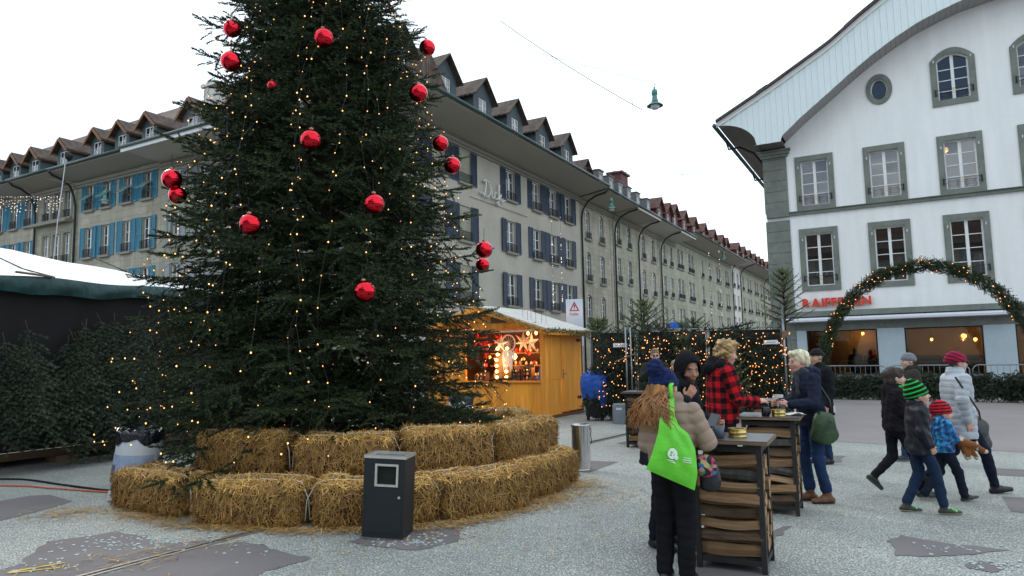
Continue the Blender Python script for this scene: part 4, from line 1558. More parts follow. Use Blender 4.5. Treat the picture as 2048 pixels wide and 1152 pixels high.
def sprigs(name, pos, dirs, ups, sc, m, parent=None, seed=0, tpl=None, var=None, loc=(0, 0, 0)):
    TV, TF = tpl if tpl is not None else TPL
    pos, d, u = [np.asarray(a, np.float32) for a in (pos, dirs, ups)]
    sc = np.asarray(sc, np.float32)
    d /= np.linalg.norm(d, axis=1)[:, None] + 1e-9
    s = np.cross(u, d)
    s /= np.linalg.norm(s, axis=1)[:, None] + 1e-9
    u = np.cross(d, s)
    N, k = len(pos), len(TV)
    V = pos[:, None, :] + sc[:, None, None] * (TV[None, :, 0:1] * d[:, None] + TV[None, :, 1:2] * s[:, None] + TV[None, :, 2:3] * u[:, None])
    F = TF[None] + (np.arange(N) * k)[:, None, None]
    rs = np.random.RandomState(seed)
    if var is None:
        var = rs.uniform(0, 1, N)
    vv = np.clip(np.repeat(np.asarray(var, np.float32), k) + np.tile(np.where(np.arange(k) % 3 == 2, .15, -.05), N), 0, 1)
    return np_mesh(name, V.reshape(-1, 3), F.reshape(-1, 3), m, parent, attrs={'var': vv}, loc=loc)

class Sprigs:
    def __init__(self):
        self.p, self.d, self.u, self.s, self.v = [], [], [], [], []
    def add(self, p, d, s, v=.5, u=(0, 0, 1)):
        self.p.append(tuple(p)); self.d.append(tuple(d)); self.u.append(tuple(u)); self.s.append(s); self.v.append(v)
    def build(self, name, m, parent=None, tpl=None, loc=(0, 0, 0)):
        o = sprigs(name, self.p, self.d, self.u, self.s, m, parent, 1, tpl, self.v, loc)
        return stuff(o)

def branch(S, wood, p0, az, L, slope, droop, rnd, sp=.21, dens=1.0, var0=.5, start=.22, flat=1.0):
    """one conifer branch: axis, side twigs, sprigs"""
    ca, sa = math.cos(az), math.sin(az)
    def pt(t):
        return Vector((p0[0] + ca * L * t, p0[1] + sa * L * t, p0[2] + L * (slope * t - droop * t * t + .10 * max(0, t - .6) ** 2 * 4)))
    if wood is not None:
        wood.tube([pt(0), pt(.35), pt(.7), pt(.97)], [.02 + .008 * L, .014 + .004 * L, .009, .004], 4, False)
    tang = (pt(.6) - pt(.5)).normalized()
    nst = max(3, int(L * (1 - start) / (.115 / dens)))
    for i in range(nst + 1):
        t = start + (1 - start) * i / nst
        c = pt(t)
        tg = (pt(min(1, t + .05)) - pt(t - .05)).normalized()
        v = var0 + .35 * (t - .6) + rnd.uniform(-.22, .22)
        if i % 2 == 0 or t > .85:
            S.add(c, tg + Vector((0, 0, rnd.uniform(-.1, .15))), sp * rnd.uniform(.85, 1.2), v)
        if t > .97:
            S.add(c, tg, sp * 1.0, v + .1)
            for s in (-1, 1):
                S.add(c - tg * .05, Vector((tg.x - s * tg.y * .6, tg.y + s * tg.x * .6, tg.z + rnd.uniform(-.2, .2))), sp, v + .08)
            continue
        for s in (-1, 1):
            tl = (.62 * (1 - t) + .21) * min(1.1, L / 1.5 + .15) * rnd.uniform(.65, 1.15)
            an = s * rnd.uniform(.75, 1.1)
            hx = Vector((tg.x * math.cos(an) - tg.y * math.sin(an), tg.x * math.sin(an) + tg.y * math.cos(an), tg.z * .6 + rnd.uniform(-.42, .22) * flat)).normalized()
            if rnd.random() < .30:
                hx = (hx + Vector((0, 0, -.75))).normalized()
            k = max(1, int(round(tl / (.15 / dens))))
            for j in range(k):
                q = c + hx * (tl * j / k) + Vector((0, 0, -.25 * (tl * j / k) ** 2))
                dd = hx + Vector((rnd.uniform(-.25, .25), rnd.uniform(-.25, .25), rnd.uniform(-.32, .16)))
                S.add(q, dd, sp * rnd.uniform(.8, 1.15), v + .06 * j + rnd.uniform(-.1, .1))

TREE = Vector((-2.69, 9.6, 0))
def tree_R(z):
    return 2.88 * max(0.0, 1 - z / 12.6) ** 1.04
def big_tree():
    rnd = random.Random(21)
    t = thing('christmas_tree', 'tall dark green fir tree hung with red balls inside a ring of straw bales', 'tree', TREE)
    MB().tube([(0, 0, 0), (0, 0, 1), (.02, 0, 6), (0, 0, 12.3)], [.17, .15, .09, .015], 10).build('trunk', M['fir_bark'], t, smooth=True)
    S, wood = Sprigs(), MB()
    z, k = .62, 0
    while z < 12.1:
        R = tree_R(z)
        nb = int(8 + 7 * R / 2.7)
        hi = z > 7.6
        if hi:
            nb = max(5, nb - 2)
        for i in range(nb):
            az = 2 * math.pi * (i + rnd.uniform(-.3, .3)) / nb + k * 2.4
            L = R * rnd.uniform(.80, 1.02)
            zz = z + rnd.uniform(-.2, .2)
            if zz < 1.7 and math.hypot(TREE.x + L * math.cos(az) + 4.62, TREE.y + L * math.sin(az) - 8.45) < .95:
                L *= .62
            sl = .06 + .42 * (z / 12) + rnd.uniform(-.16, .2)
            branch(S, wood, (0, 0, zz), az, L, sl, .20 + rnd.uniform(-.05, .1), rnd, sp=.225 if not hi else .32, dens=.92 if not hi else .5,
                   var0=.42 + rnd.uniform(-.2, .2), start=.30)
        z += .225 if not hi else .48
        k += 1
    stuff(wood.build('branches', M['fir_bark'], t))
    # dense shaded inner twigs
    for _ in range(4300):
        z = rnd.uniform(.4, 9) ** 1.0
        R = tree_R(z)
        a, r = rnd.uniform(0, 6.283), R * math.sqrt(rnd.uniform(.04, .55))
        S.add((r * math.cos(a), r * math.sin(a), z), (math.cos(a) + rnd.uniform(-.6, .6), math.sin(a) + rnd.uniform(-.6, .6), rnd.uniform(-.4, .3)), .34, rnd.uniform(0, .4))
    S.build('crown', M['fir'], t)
    return t
big_tree()

# red glass balls
M['red_glass'] = pm('red_glass', (.62, .006, .022), .07, metal=1.0, coat=.3)
M['cap_metal'] = pm('cap_metal', (.45, .2, .12), .35, metal=.9, noise=(20, .2))
def ball_mesh(r=.135):
    b = MB()
    n = 14
    b.lathe([(max(.001, r * math.sin(math.pi * i / n)), -r * math.cos(math.pi * i / n)) for i in range(n + 1)], 28)
    return b.data('ball', M['red_glass'], True)
BALL = ball_mesh()
CAP = MB().lathe([(.028, .125), (.028, .155), (.008, .157), (.008, .165)], 10).data('cap', M['cap_metal'], True)
HOOK = MB().tube([(0, 0, .155), (.012, 0, .18), (0, 0, .2), (0, 0, .34)], .004, 4).data('hook', M['iron'])
for (lab, p, dr) in [
    ('red ball high on the left edge of the tree, partly behind twigs', (-3.44, 8.20, 5.77), .9),
    ('topmost red ball at the middle of the tree', (-2.23, 7.98, 5.52), 1),
    ('red ball high on the left, below the half hidden one', (-3.33, 7.92, 5.22), 1),
    ('topmost red ball on the right edge of the tree', (-1.17, 9.60, 6.13), 1),
    ('red ball on the upper right of the tree', (-1.17, 8.62, 5.06), 1),
    ('red ball at the middle of the tree, second from the top', (-2.27, 7.62, 4.13), 1),
    ('upper red ball of the touching pair on the far left', (-4.06, 8.05, 3.82), 1),
    ('lower red ball of the touching pair on the far left', (-4.02, 8.12, 3.64), .9),
    ('half hidden red ball on the right side above a full one', (-.94, 9.10, 4.53), .92),
    ('red ball on the right side of the tree level with the shutters', (-.80, 9.30, 4.28), 1),
    ('red ball right of the middle at half height of the tree', (-1.56, 7.70, 3.39), 1),
    ('red ball left of the middle at half height of the tree', (-2.84, 7.36, 3.11), 1),
    ('red ball low on the right edge of the tree', (-.38, 9.45, 3.11), 1),
    ('red ball peeping out beneath the low right ball', (-.42, 9.85, 2.95), .85),
    ('lowest red ball, right of the middle of the tree', (-1.61, 7.45, 2.36), 1),
    ('red ball nearly buried in twigs at the upper left', (-2.93, 8.22, 5.03), .55)]:
    o = tag(obj('red_ball', BALL, None, p), lab, 'bauble', 'red balls on the Christmas tree')
    o.scale = (dr * .88,) * 3
    o.rotation_euler = (random.uniform(-.15, .15), random.uniform(-.15, .15), random.uniform(0, 6))
    obj('cap', CAP, o)
    obj('hook', HOOK, o)

# strings of warm bulbs
M['bulb'] = emis('bulb', (1.0, .50, .15), 2.0)
M['bulb_orange'] = emis('bulb_orange', (1.0, .36, .10), 2.6)
M['bulb_white'] = emis('bulb_white', (.9, .92, 1.0), 1.3)
M['wire'] = pm('wire', (.008, .012, .009), .6, noise=(9, .1))
_ico = ([(0, 0, 1), (.894, 0, .447), (.276, .851, .447), (-.724, .526, .447), (-.724, -.526, .447), (.276, -.851, .447), (.724, .526, -.447), (-.276, .851, -.447), (-.894, 0, -.447), (-.276, -.851, -.447), (.724, -.526, -.447), (0, 0, -1)],
        [(0, 1, 2), (0, 2, 3), (0, 3, 4), (0, 4, 5), (0, 5, 1), (1, 6, 2), (2, 7, 3), (3, 8, 4), (4, 9, 5), (5, 10, 1), (2, 6, 7), (3, 7, 8), (4, 8, 9), (5, 9, 10), (1, 10, 6), (6, 11, 7), (7, 11, 8), (8, 11, 9), (9, 11, 10), (10, 11, 6)])
def bulbs_mb(pts, r, rnd=None):
    b = MB()
    for p in pts:
        s = r * (rnd.uniform(.65, 1.25) if rnd else 1)
        b.add([(p[0] + x * s, p[1] + y * s, p[2] + z * s * 1.25) for x, y, z in _ico[0]], _ico[1])
    return b
def light_string(label, pts, bpts, r, m, group, wire_r=.004, wire_m=None, rnd=None):
    w = tag(MB().tube(pts, wire_r, 4, False).build('light_string', wire_m or M['wire']), label, 'string lights', group)
    stuff(bulbs_mb(bpts, r, rnd).build('bulbs', m, w, smooth=True))
    return w
rnd = random.Random(77)
NS = 40
for i in range(NS):
    a = 2 * math.pi * (i + rnd.uniform(-.35, .35)) / NS
    pts, bp = [], []
    z = 10.8 - rnd.uniform(0, .4)
    while z > .55:
        a += rnd.uniform(-.05, .05)
        R = tree_R(z) * rnd.uniform(.80, 1.03)
        p = (TREE.x + R * math.cos(a), TREE.y + R * math.sin(a), z)
        pts.append(p)
        bp.append((p[0], p[1], p[2] - .02))
        z -= rnd.uniform(.12, .42)
    light_string('string of warm bulbs hanging down through the Christmas tree', pts, bp, .0078, M['bulb'], 'fairy lights on the Christmas tree', .0025, rnd=rnd)
# ------------------------------------------------------------------ market hut
def plank_mat(name, c, k=.16):
    return pm(name, c, .6, noise=(3.0, k, .8, .12), stretch=(5, 5, .35), bump=(40, .15))
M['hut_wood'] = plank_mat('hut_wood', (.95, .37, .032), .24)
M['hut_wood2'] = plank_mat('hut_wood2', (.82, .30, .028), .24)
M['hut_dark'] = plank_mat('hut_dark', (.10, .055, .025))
M['hut_roof'] = pm('hut_roof', (.55, .53, .48), .85, noise=(3, .22, 12, .2), stretch=(1, 3, 1))
M['garland'] = pm('garland', (.03, .09, .05), .7, attr=('var', (.012, .045, .028), (.05, .13, .075)))
HC = Vector((.775, 17.677, 0))
hut = thing('market_hut', 'golden brown wooden market hut with lit counter behind the Christmas tree', 'hut', HC, RZ_L)
rnd = random.Random(6)
HW, HD, HE = 3.7, 2.5, 2.36            # width, depth, eave height
def vboards(x0, x1, z0, z1, ztop=None, n=None, y=0.0, ax='x', name='board', m=None, t=.025):
    n = n or max(1, int(round((x1 - x0) / .19)))
    for i in range(n):
        a, c = x0 + (x1 - x0) * i / n + .002, x0 + (x1 - x0) * (i + 1) / n - .002
        za, zc = (ztop(a), ztop(c)) if ztop else (z1, z1)
        dy = rnd.uniform(-.003, .003)
        mm = m or (M['hut_wood'] if rnd.random() < .65 else M['hut_wood2'])
        if ax == 'x':
            MB().prism([(a, z0), (c, z0), (c, zc), (a, za)], (0, t, 0), (0, y + dy, 0)).build(name, mm, hut)
        else:
            MB().prism([(a, z0), (c, z0), (c, zc), (a, za)], (-t, 0, 0), (y + dy, 0, 0), (0, 1, 0)).build(name, mm, hut)
def hroof(x):
    return HE + .33 * (HW / 2 - abs(x + HW / 2))
vboards(-HW, 0, .06, .94)
vboards(-HW, 0, 2.35, 2.4, ztop=lambda x: hroof(x) - .02)
vboards(-HW, -2.45, .96, 2.34)
vboards(.03, 1.04, .08, HE - .02, ax='y', y=0)
vboards(1.50, 1.52, .08, HE, ax='y', y=-.03)
MB().box(-.09, -.02, .04, .012, .075, HE).build('corner_post', M['hut_wood2'], hut)
MB().box(-2.46, -.02, .94, -2.38, .06, 2.36).build('window_post', M['hut_wood2'], hut)
MB().box(-HW, -.06, .945, -.095, .10, .985).build('counter', M['hut_wood2'], hut)
MB().box(-HW, -.03, 2.30, -.095, .05, 2.37).build('lintel', M['hut_wood2'], hut)
MB().box(-.028, 1.045, 1.02, .006, 1.065, HE - .03).box(-.028, 0.03, .99, .008, 1.04, 1.01).build('batten', M['hut_wood2'], hut)
door = MB().box(-.03, 1.08, .12, .004, 2.40, HE - .05).build('door', M['hut_wood'], hut)
MB().box(.004, 1.13, .98, .012, 1.17, 1.25).tube([(.012, 1.15, 1.13), (.05, 1.15, 1.13), (.05, 1.27, 1.13)], .01, 6).build('handle', M['steel_worn'], door)
for z in (.45, 2.05):
    MB().box(.004, 2.05, z - .02, .014, 2.38, z + .02).box(.004, 2.12, z - .05, .016, 2.16, z + .05).box(.004, 2.24, z - .05, .016, 2.28, z + .05).build('hinge', M['iron'], door)
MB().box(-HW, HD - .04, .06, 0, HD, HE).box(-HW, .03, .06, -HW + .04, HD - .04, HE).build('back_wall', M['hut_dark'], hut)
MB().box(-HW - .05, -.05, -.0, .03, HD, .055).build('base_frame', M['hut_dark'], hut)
for s in (-1, 1):
    ov, e = .28, .35
    x1 = -HW / 2 + s * (HW / 2 + ov)
    z1 = HE - .33 * ov
    A = [(-HW / 2, -e, HE + .33 * HW / 2), (-HW / 2, HD + .2, HE + .33 * HW / 2)]
    B = [(x1, -e, z1), (x1, HD + .2, z1)]
    if s < 0:
        A, B = B, A
    MB().loft(A, B, (0, 0, .05)).build('roof', M['hut_roof'], hut)
    C1, C2 = Vector((-HW / 2, -e - .02, HE + .33 * HW / 2 - .05)), Vector((x1, -e - .02, z1 - .05))
    MB().bar(C1, C2, .025, .12).build('verge_board', M['hut_wood'], hut)
MB().box(.27, -.35, HE - .2, .29, HD + .2, HE - .07).build('eave_board', M['hut_wood'], hut)
def garland_strip(name, parent, path, r, m, n, sc, rnd, tpl=None, var=.5, mix=1.0):
    S = Sprigs()
    P = [Vector(p) for p in path]
    L = [0]
    for a, b in zip(P, P[1:]):
        L.append(L[-1] + (b - a).length)
    for _ in range(n):
        t = rnd.uniform(0, L[-1])
        i = max(k for k in range(len(L)) if L[k] <= t + 1e-9)
        i = min(i, len(P) - 2)
        f = (t - L[i]) / (L[i + 1] - L[i])
        c = P[i].lerp(P[i + 1], f)
        d = (P[i + 1] - P[i]).normalized()
        o = Vector((rnd.gauss(0, 1), rnd.gauss(0, 1), rnd.gauss(0, 1)))
        o = (o - d * o.dot(d)).normalized()
        S.add(c + o * r * rnd.uniform(.1, .7), d * rnd.choice((-1, 1)) * mix * .9 + o * rnd.uniform(.4, 1.1), sc * rnd.uniform(.8, 1.2), var + rnd.uniform(-.4, .4))
    return S.build(name, m, parent, tpl)
gl = [(-HW / 2 + .0, -.42, 3.0 + .0), (-HW / 2 + .6, -.42, 2.78), (-.9, -.42, 2.62), (-.3, -.42, 2.42), (.3, -.42, 2.24), (.36, .3, 2.27), (.36, 1.4, 2.2), (.36, 2.7, 2.27)]
gt = thing('roof_garland', 'dark green tinsel garland along the roof edge of the wooden hut', 'garland', HC, RZ_L)
garland_strip('tinsel', gt, gl, .06, M['garland'], 700, .095, rnd, TPL_R)
t2 = thing('roof_plaque', 'small dark plaque under the gable of the wooden hut', 'plaque', HC, RZ_L)
MB().box(-1.55, -.03, 2.52, -1.05, -.008, 2.70).build('plate', M['hut_dark'], t2)
M['label_green'] = pm('label_green', (.35, .42, .2), .6, noise=(20, .2))
MB().box(-.35, -.035, 2.395, -.18, -.010, 2.50).build('price_tag', M['label_green'], t2)
# wares: paper stars, bulbs, lamp column, dream catcher
def hpt(x, y, z):
    return HC + RL.to_3x3() @ Vector((x, y, z))
M['star_white'] = pm('star_white', (.72, .66, .56), .7, noise=(15, .25, 4, .15))
M['star_red'] = pm('star_red', (.60, .03, .02), .6, noise=(15, .3))
def paper_star(label, p, r, m, tilt=0.0, n=5):
    t = thing('paper_star', label, 'paper star', p, RZ_L + random.uniform(-.4, .4), 'paper stars in the hut')
    b = MB()
    vs, fs = [(0, -.28 * r, 0), (0, .28 * r, 0)], []
    for i in range(2 * n):
        a = math.pi * i / n + math.pi / 2 + tilt
        q = r if i % 2 == 0 else r * .36
        vs.append((q * math.cos(a), 0, q * math.sin(a)))
    for i in range(2 * n):
        a, c = 2 + i, 2 + (i + 1) % (2 * n)
        fs += [(0, a, c), (1, c, a)]
    b.add(vs, fs).build('star', m, t)
    MB().tube([(0, 0, r * .95), (0, 0, max(.02, 2.9 - p.z))], .004, 4).build('cord', M['iron'], t)
for lab, x, y, z, r, m, n in [
    ('large red paper star hanging left in the hut opening', -2.0, .45, 1.95, .30, 'star_red', 5), ('red paper star hanging behind the large one', -1.75, .8, 2.12, .24, 'star_red', 6),
    ('red paper star at the far left of the hut opening', -2.3, .5, 2.1, .26, 'star_red', 5), ('dark red paper star low in the hut', -2.15, .7, 1.7, .2, 'star_red', 6),
    ('small white paper star left of the dream catcher', -1.5, .4, 1.98, .26, 'star_white', 5), ('large white paper star in the middle of the hut', -.85, .5, 2.02, .29, 'star_white', 7),
    ('white paper star right of the large white one', -.52, .35, 1.98, .30, 'star_white', 5), ('white paper star near the right post of the hut opening', -.25, .7, 2.1, .24, 'star_white', 6)]:
    paper_star(lab, hpt(x, y, z), r, M[m], random.uniform(-.3, .3), n)
M['hut_bulb'] = emis('hut_bulb', (1.0, .50, .13), 7.0)
def hut_bulb(label, p, r=.05, e=2.5):
    t = thing('light_bulb', label, 'light bulb', p, 0, 'bare bulbs in the hut')
    MB().lathe([(.001, -r * 1.2), (r * .7, -r * .8), (r, 0), (r * .7, r * .8), (r * .35, r * 1.3)], 10).build('glass_bulb', M['hut_bulb'], t, smooth=True)
    MB().lathe([(r * .36, r * 1.3), (r * .36, r * 2.2)], 8).tube([(0, 0, r * 2.2), (0, 0, max(.1, 2.8 - p.z))], .006, 4).build('socket', M['iron'], t)
    if e:
        point_light('bulb_light', (p.x, p.y, p.z - r * 1.6), e, (1, .55, .22), .05)
hut_bulb('big bare bulb hanging in the middle of the hut', hpt(-1.15, .55, 1.62), .065, 22)
hut_bulb('big bare bulb hanging at the right of the hut', hpt(-.28, .5, 1.58), .07, 22)
hut_bulb('small bulb under the lintel, left of the pair', hpt(-.5, .12, 2.22), .04, 2)
hut_bulb('small bulb under the lintel, right of the pair', hpt(-.26, .12, 2.22), .04, 2)
lc = thing('lamp_column', 'shelf with rows of glowing round bulbs on the hut counter', 'lamp', hpt(-1.45, .35, .99), RZ_L)
MB().box(-.24, .06, 0, .24, .09, 1.0).build('board', M['hut_dark'], lc)
for i in range(2):
    for j in range(6):
        x = -.16 + i * .30 + (.04 if j > 3 else 0)
        if j == 3 and i == 1:
            x = 0.08
        MB().lathe([(.001, -.048), (.036, -.03), (.048, 0), (.036, .03), (.001, .048)], 10, (x, 0.0, .08 + j * .155)).build('round_bulb', M['hut_bulb'], lc, smooth=True)
point_light('column_light', hpt(-1.45, .12, 1.5), 24, (1, .5, .2), .1)
point_light('hut_light', hpt(-1.9, .9, 1.9), 45, (1, .35, .15), .1)
dc = thing('dream_catcher', 'white feathered dream catcher hanging in the hut opening', 'decoration', hpt(-1.12, .16, 1.98), RZ_L)
M['feather'] = pm('feather', (.72, .68, .62), .9, noise=(20, .2))
ringp = [(.2 * math.cos(a), 0, .22 * math.sin(a)) for a in np.linspace(0, 2 * math.pi, 25)]
MB().tube(ringp, .018, 6, False).build('hoop', M['feather'], dc, smooth=True)
for i in range(6):
    a = math.pi * i / 6
    MB().bar((.19 * math.cos(a), 0, .21 * math.sin(a)), (-.19 * math.cos(a), 0, -.21 * math.sin(a)), .006).build('thread', M['feather'], dc)
for i in range(7):
    x = -.15 + .05 * i
    L_ = .25 + .3 * rnd.random()
    MB().prism([(0, 0), (.03, -.08), (.018, -L_), (0, -L_ - .05), (-.02, -L_ * .8), (-.03, -.08)], (0, .004, 0), (x, rnd.uniform(-.02, .02), -.18)).build('feather', M['feather'], dc)
M['ware_a'] = pm('ware_a', (.14, .05, .03), .6, noise=(30, .6))
M['ware_b'] = pm('ware_b', (.25, .2, .14), .6, noise=(40, .5))
for lab, x, w, h, m in [('dark tin rack of trinkets on the hut counter', -.95, .26, .38, 'ware_a'), ('box of small figures on the hut counter', -.62, .3, .42, 'ware_b'), ('low tray of candles on the hut counter', -.30, .22, .16, 'ware_a'), ('brown basket at the left end of the hut counter', -2.05, .35, .22, 'ware_b')]:
    t = thing('display_rack', lab, 'display rack', hpt(x, .2, .987), RZ_L, 'wares on the hut counter')
    MB().box(-w / 2, 0, 0, w / 2, .2, .03).box(-w / 2, .18, .03, w / 2, .2, h).box(-w / 2, 0, .03, -w / 2 + .015, .18, h * .8).box(w / 2 - .015, 0, .03, w / 2, .18, h * .8).build('case', M['hut_dark'], t)
    for i in range(3):
        for j in range(3):
            s = rnd.uniform(.02, .035)
            MB().lathe([(s, 0), (s * 1.1, s), (s * .6, s * 2), (.002, s * 2.4)], 7, (-w / 3 + i * w / 3, .05 + .03 * (j % 2), .031 + j * h * .26)).build('trinket', random.choice([M['ware_a'], M['ware_b'], M['gold'], M['star_red']]), t)
vp = thing('blue_watering_can', 'blue thing leaning at the right end of the hut counter', 'can', hpt(-.16, .1, .987), RZ_L)
M['blue_tin'] = pm('blue_tin', (.08, .16, .35), .5, noise=(9, .2))
MB().prism([(-.09, 0), (.09, 0), (.05, .32), (.0, .40), (-.03, .3)], (0, .1, 0)).build('body', M['blue_tin'], vp)

M['shelf_wood'] = plank_mat('shelf_wood', (.30, .14, .04))
sh = thing('hut_shelf', 'shelves full of small wares at the back of the hut', 'shelf', hpt(-1.2, 1.25, 0), RZ_L)
for z in (1.0, 1.35, 1.7):
    MB().box(-1.15, 0, z, 1.1, .3, z + .03).build('shelf_board', M['shelf_wood'], sh)
    for i in range(13):
        s = rnd.uniform(.03, .055)
        MB().lathe([(s * .8, 0), (s, s * .7), (s * .9, s * 1.8), (s * .3, s * 2.6), (.003, s * 3)], 8, (-1.05 + i * .17 + rnd.uniform(-.03, .03), .12, z + .031)).build('ware', rnd.choice([M['star_red'], M['star_white'], M['gold'], M['ware_b'], M['star_red']]), sh)
for i, (x, z, r) in enumerate(((-2.2, 1.5, .06), (-1.95, 1.4, .07), (-1.8, 1.62, .05), (-.75, 1.55, .05), (-.6, 1.7, .06), (-.42, 1.45, .05))):
    t = thing('hanging_bauble', ('red bauble hanging lowest left in the hut', 'large red bauble hanging left in the hut', 'small gold bauble hanging left in the hut', 'gold bauble hanging right of the bulb column', 'red bauble under the large white star', 'small red bauble near the right post')[i], 'bauble', hpt(x, .3, z), 0, 'baubles hanging in the hut')
    MB().lathe([(max(.001, r * math.sin(math.pi * k / 8)), -r * math.cos(math.pi * k / 8)) for k in range(9)], 12).build('ball', M['gold'] if i in (2, 3) else M['star_red'], t, smooth=True)
    MB().tube([(0, 0, r), (0, 0, 2.3 - z)], .004, 4).build('cord', M['iron'], t)

# ------------------------------------------------------------------ blue tarpaulin over a bulky thing beside the hut
M['tarp_blue'] = pm('tarp_blue', (.012, .085, .42), .42, noise=(6, .25), bump=(9, .9, .05))
def tarp():
    b = MB()
    n, mrow = 28, 16
    tops = [(1.95, 17.55), (2.45, 17.55)]
    rs = random.Random(3)
    for j in range(mrow + 1):
        f = j / mrow
        for i in range(n):
            a = 2 * math.pi * i / n
            fold = 1 + .10 * math.sin(a * 5 + 1.3 * f * 3) * f + .06 * math.sin(a * 9 + 2)
            w = (.30 + .05 * math.sin(3 * f)) * (min(1, f * 5) ** .5 if f < .2 else 1) * (1 - .22 * max(0, f - .5))
            x = 2.02 + .02 * f + w * 1.05 * math.cos(a) * fold
            y = 17.35 + w * .8 * math.sin(a) * fold
            z = 1.26 - f * (.98 + .28 * math.sin(a * 1.0 + .6) + .05 * math.sin(a * 5))
            b.v.append((x, y, max(.03, z)))
    for j in range(mrow):
        for i in range(n):
            a, c = j * n + i, j * n + (i + 1) % n
            b.f.append((a, a + n, c + n, c))
    b.f.append(tuple(reversed(range(n))))
    return b
tag(tarp().build('blue_tarpaulin', M['tarp_blue'], smooth=True), 'crumpled blue tarpaulin draped over a stand beside the hut', 'tarpaulin')
st = thing('covered_stand', 'dark stand hidden under the blue tarpaulin', 'stand', (2.02, 17.35, 0))
MB().box(-.2, -.14, .0, -.15, -.1, 1.2).box(.15, -.14, 0, .2, -.1, 1.2).box(-.2, .1, 0, -.15, .14, 1.2).box(.15, .1, 0, .2, .14, 1.2).build('leg', M['black'], st)
MB().box(-.22, -.16, .1, .22, .16, .8).build('body', M['black'], st)

# ------------------------------------------------------------------ warning sign board behind the hut
sg = thing('warning_sign', 'white sign board with red warning triangle above the hut roof', 'sign', (1.92, 21.2, 0), -.12)
M['sign_white'] = pm('sign_white', (.66, .72, .78), .5, noise=(3, .05))
M['sign_side'] = pm('sign_side', (.3, .45, .55), .5, noise=(3, .05))
M['sign_red'] = pm('sign_red', (.50, .02, .04), .5, noise=(3, .05))
M['sign_black'] = pm('sign_black', (.02, .02, .03), .5, noise=(3, .05))
M['sign_grey'] = pm('sign_grey', (.25, .3, .38), .5, noise=(3, .05))
MB().box(-.26, 0, 1.9, .26, .14, 3.36).build('board', M['sign_white'], sg)
MB().box(.262, 0.01, 1.9, .268, .13, 3.36).build('edge', M['sign_side'], sg)
MB().box(-.05, .145, 0, .05, .2, 3.2).build('post', M['steel_worn'], sg)
MB().loft([(-.155, -.006, 2.99), (.155, -.006, 2.99), (0, -.006, 3.29), (-.155, -.006, 2.99)], [(-.10, -.006, 3.02), (.10, -.006, 3.02), (0, -.006, 3.215), (-.10, -.006, 3.02)], (0, .004, 0)).build('triangle', M['sign_red'], sg)
MB().prism([(-.012, 3.085), (.012, 3.085), (.017, 3.175), (-.017, 3.175)], (0, .003, 0), (0, -.005, 0)).prism([(-.013, 3.045), (.013, 3.045), (.013, 3.07), (-.013, 3.07)], (0, .003, 0), (0, -.005, 0)).build('exclamation_mark', M['sign_black'], sg)
letters('Poller', .115, M['sign_grey'], sg, (-.14, -.008, 2.86), (1, 0, 0), .004, .001, .012)

# ------------------------------------------------------------------ tent on the left
M['old_wood'] = plank_mat('old_wood', (.20, .115, .06))
M['tent_white'] = pm('tent_white', (.72, .74, .72), .6, noise=(3, .08, .8, .1), bump=(3, .5, .05))
M['tent_green'] = pm('tent_green', (.012, .055, .055), .5, noise=(6, .3), bump=(5, .8, .06), stretch=(1, 1, .4))
M['tent_black'] = pm('tent_black', (.010, .009, .010), .9, noise=(3, .2))
tent = thing('market_tent', 'market tent with white roof, green valance and black wall at the left', 'tent', (-8.106, 10.989, 0), RZ_R)
# local x along U, y away
MB().box(-7, 0, .25, 6.4, .05, 3.0).box(6.35, .05, .25, 6.4, 6, 3.0).build('side_wall', M['tent_black'], tent)
MB().box(-7, -.02, .12, 6.42, .1, .24).box(-7, .2, .1, 6.4, 6, .2).build('floor_frame', M['hut_dark'], tent)
for i in range(6):
    MB().box(-5.6 + i * 1.6, -.05, 0, -5.25 + i * 1.6, .3, .11).build('packing_block', M['old_wood'], tent)
def tent_roof():
    b = MB()
    nx, ny = 26, 8
    for j in range(ny + 1):
        f = j / ny
        for i in range(nx + 1):
            x = -7 + 13.5 * i / nx
            z = 3.06 + (.87 - .09 * (max(x, 0) - 1.15)) * f - .035 * math.sin(math.pi * f) * (1 + .6 * math.sin(x * 1.9))
            y = -.12 + 3.0 * f
            b.v.append((x + .0 * f, y, z + .02 * math.sin(x * 3.1 + f * 4)))
    for j in range(ny):
        for i in range(nx):
            a = j * (nx + 1) + i
            b.f.append((a, a + 1, a + nx + 2, a + nx + 1))
    return b
tr = tent_roof().build('roof_sheet', M['tent_white'], tent, smooth=True)
def valance():
    b = MB()
    nx, nz = 120, 5
    rs = random.Random(2)
    for j in range(nz + 1):
        f = j / nz
        for i in range(nx + 1):
            x = -7 + 13.6 * i / nx
            sag = .05 * math.sin(x * 2.3) + .03 * math.sin(x * 5.7)
            z = 3.07 - f * (.27 + sag * .6) + .02 * math.sin(x * 3.1)
            y = -.135 - .05 * math.sin(f * 3) + .035 * f * math.sin(x * 9 + 5 * f + 2 * math.sin(x * 1.7)) + .02 * math.sin(x * 21 + f * 3) * f
            b.v.append((x, y, z))
    for j in range(nz):
        for i in range(nx):
            a = j * (nx + 1) + i
            b.f.append((a, a + nx + 1, a + nx + 2, a + 1))
    return b
valance().build('valance', M['tent_green'], tent, smooth=True)
for x in (-2.2, .6, 2.9):
    MB().tube([(x, -.13, 3.10), (x - .05, .8, 3.31), (x - .1, 2.9, 4.0)], .012, 5).build('roof_strap', M['iron'], tent)
MB().tube([(-.0, -.15, 3.13), (.55, -.16, 3.10)], .02, 5).build('wood_batten', M['old_wood'], tent)

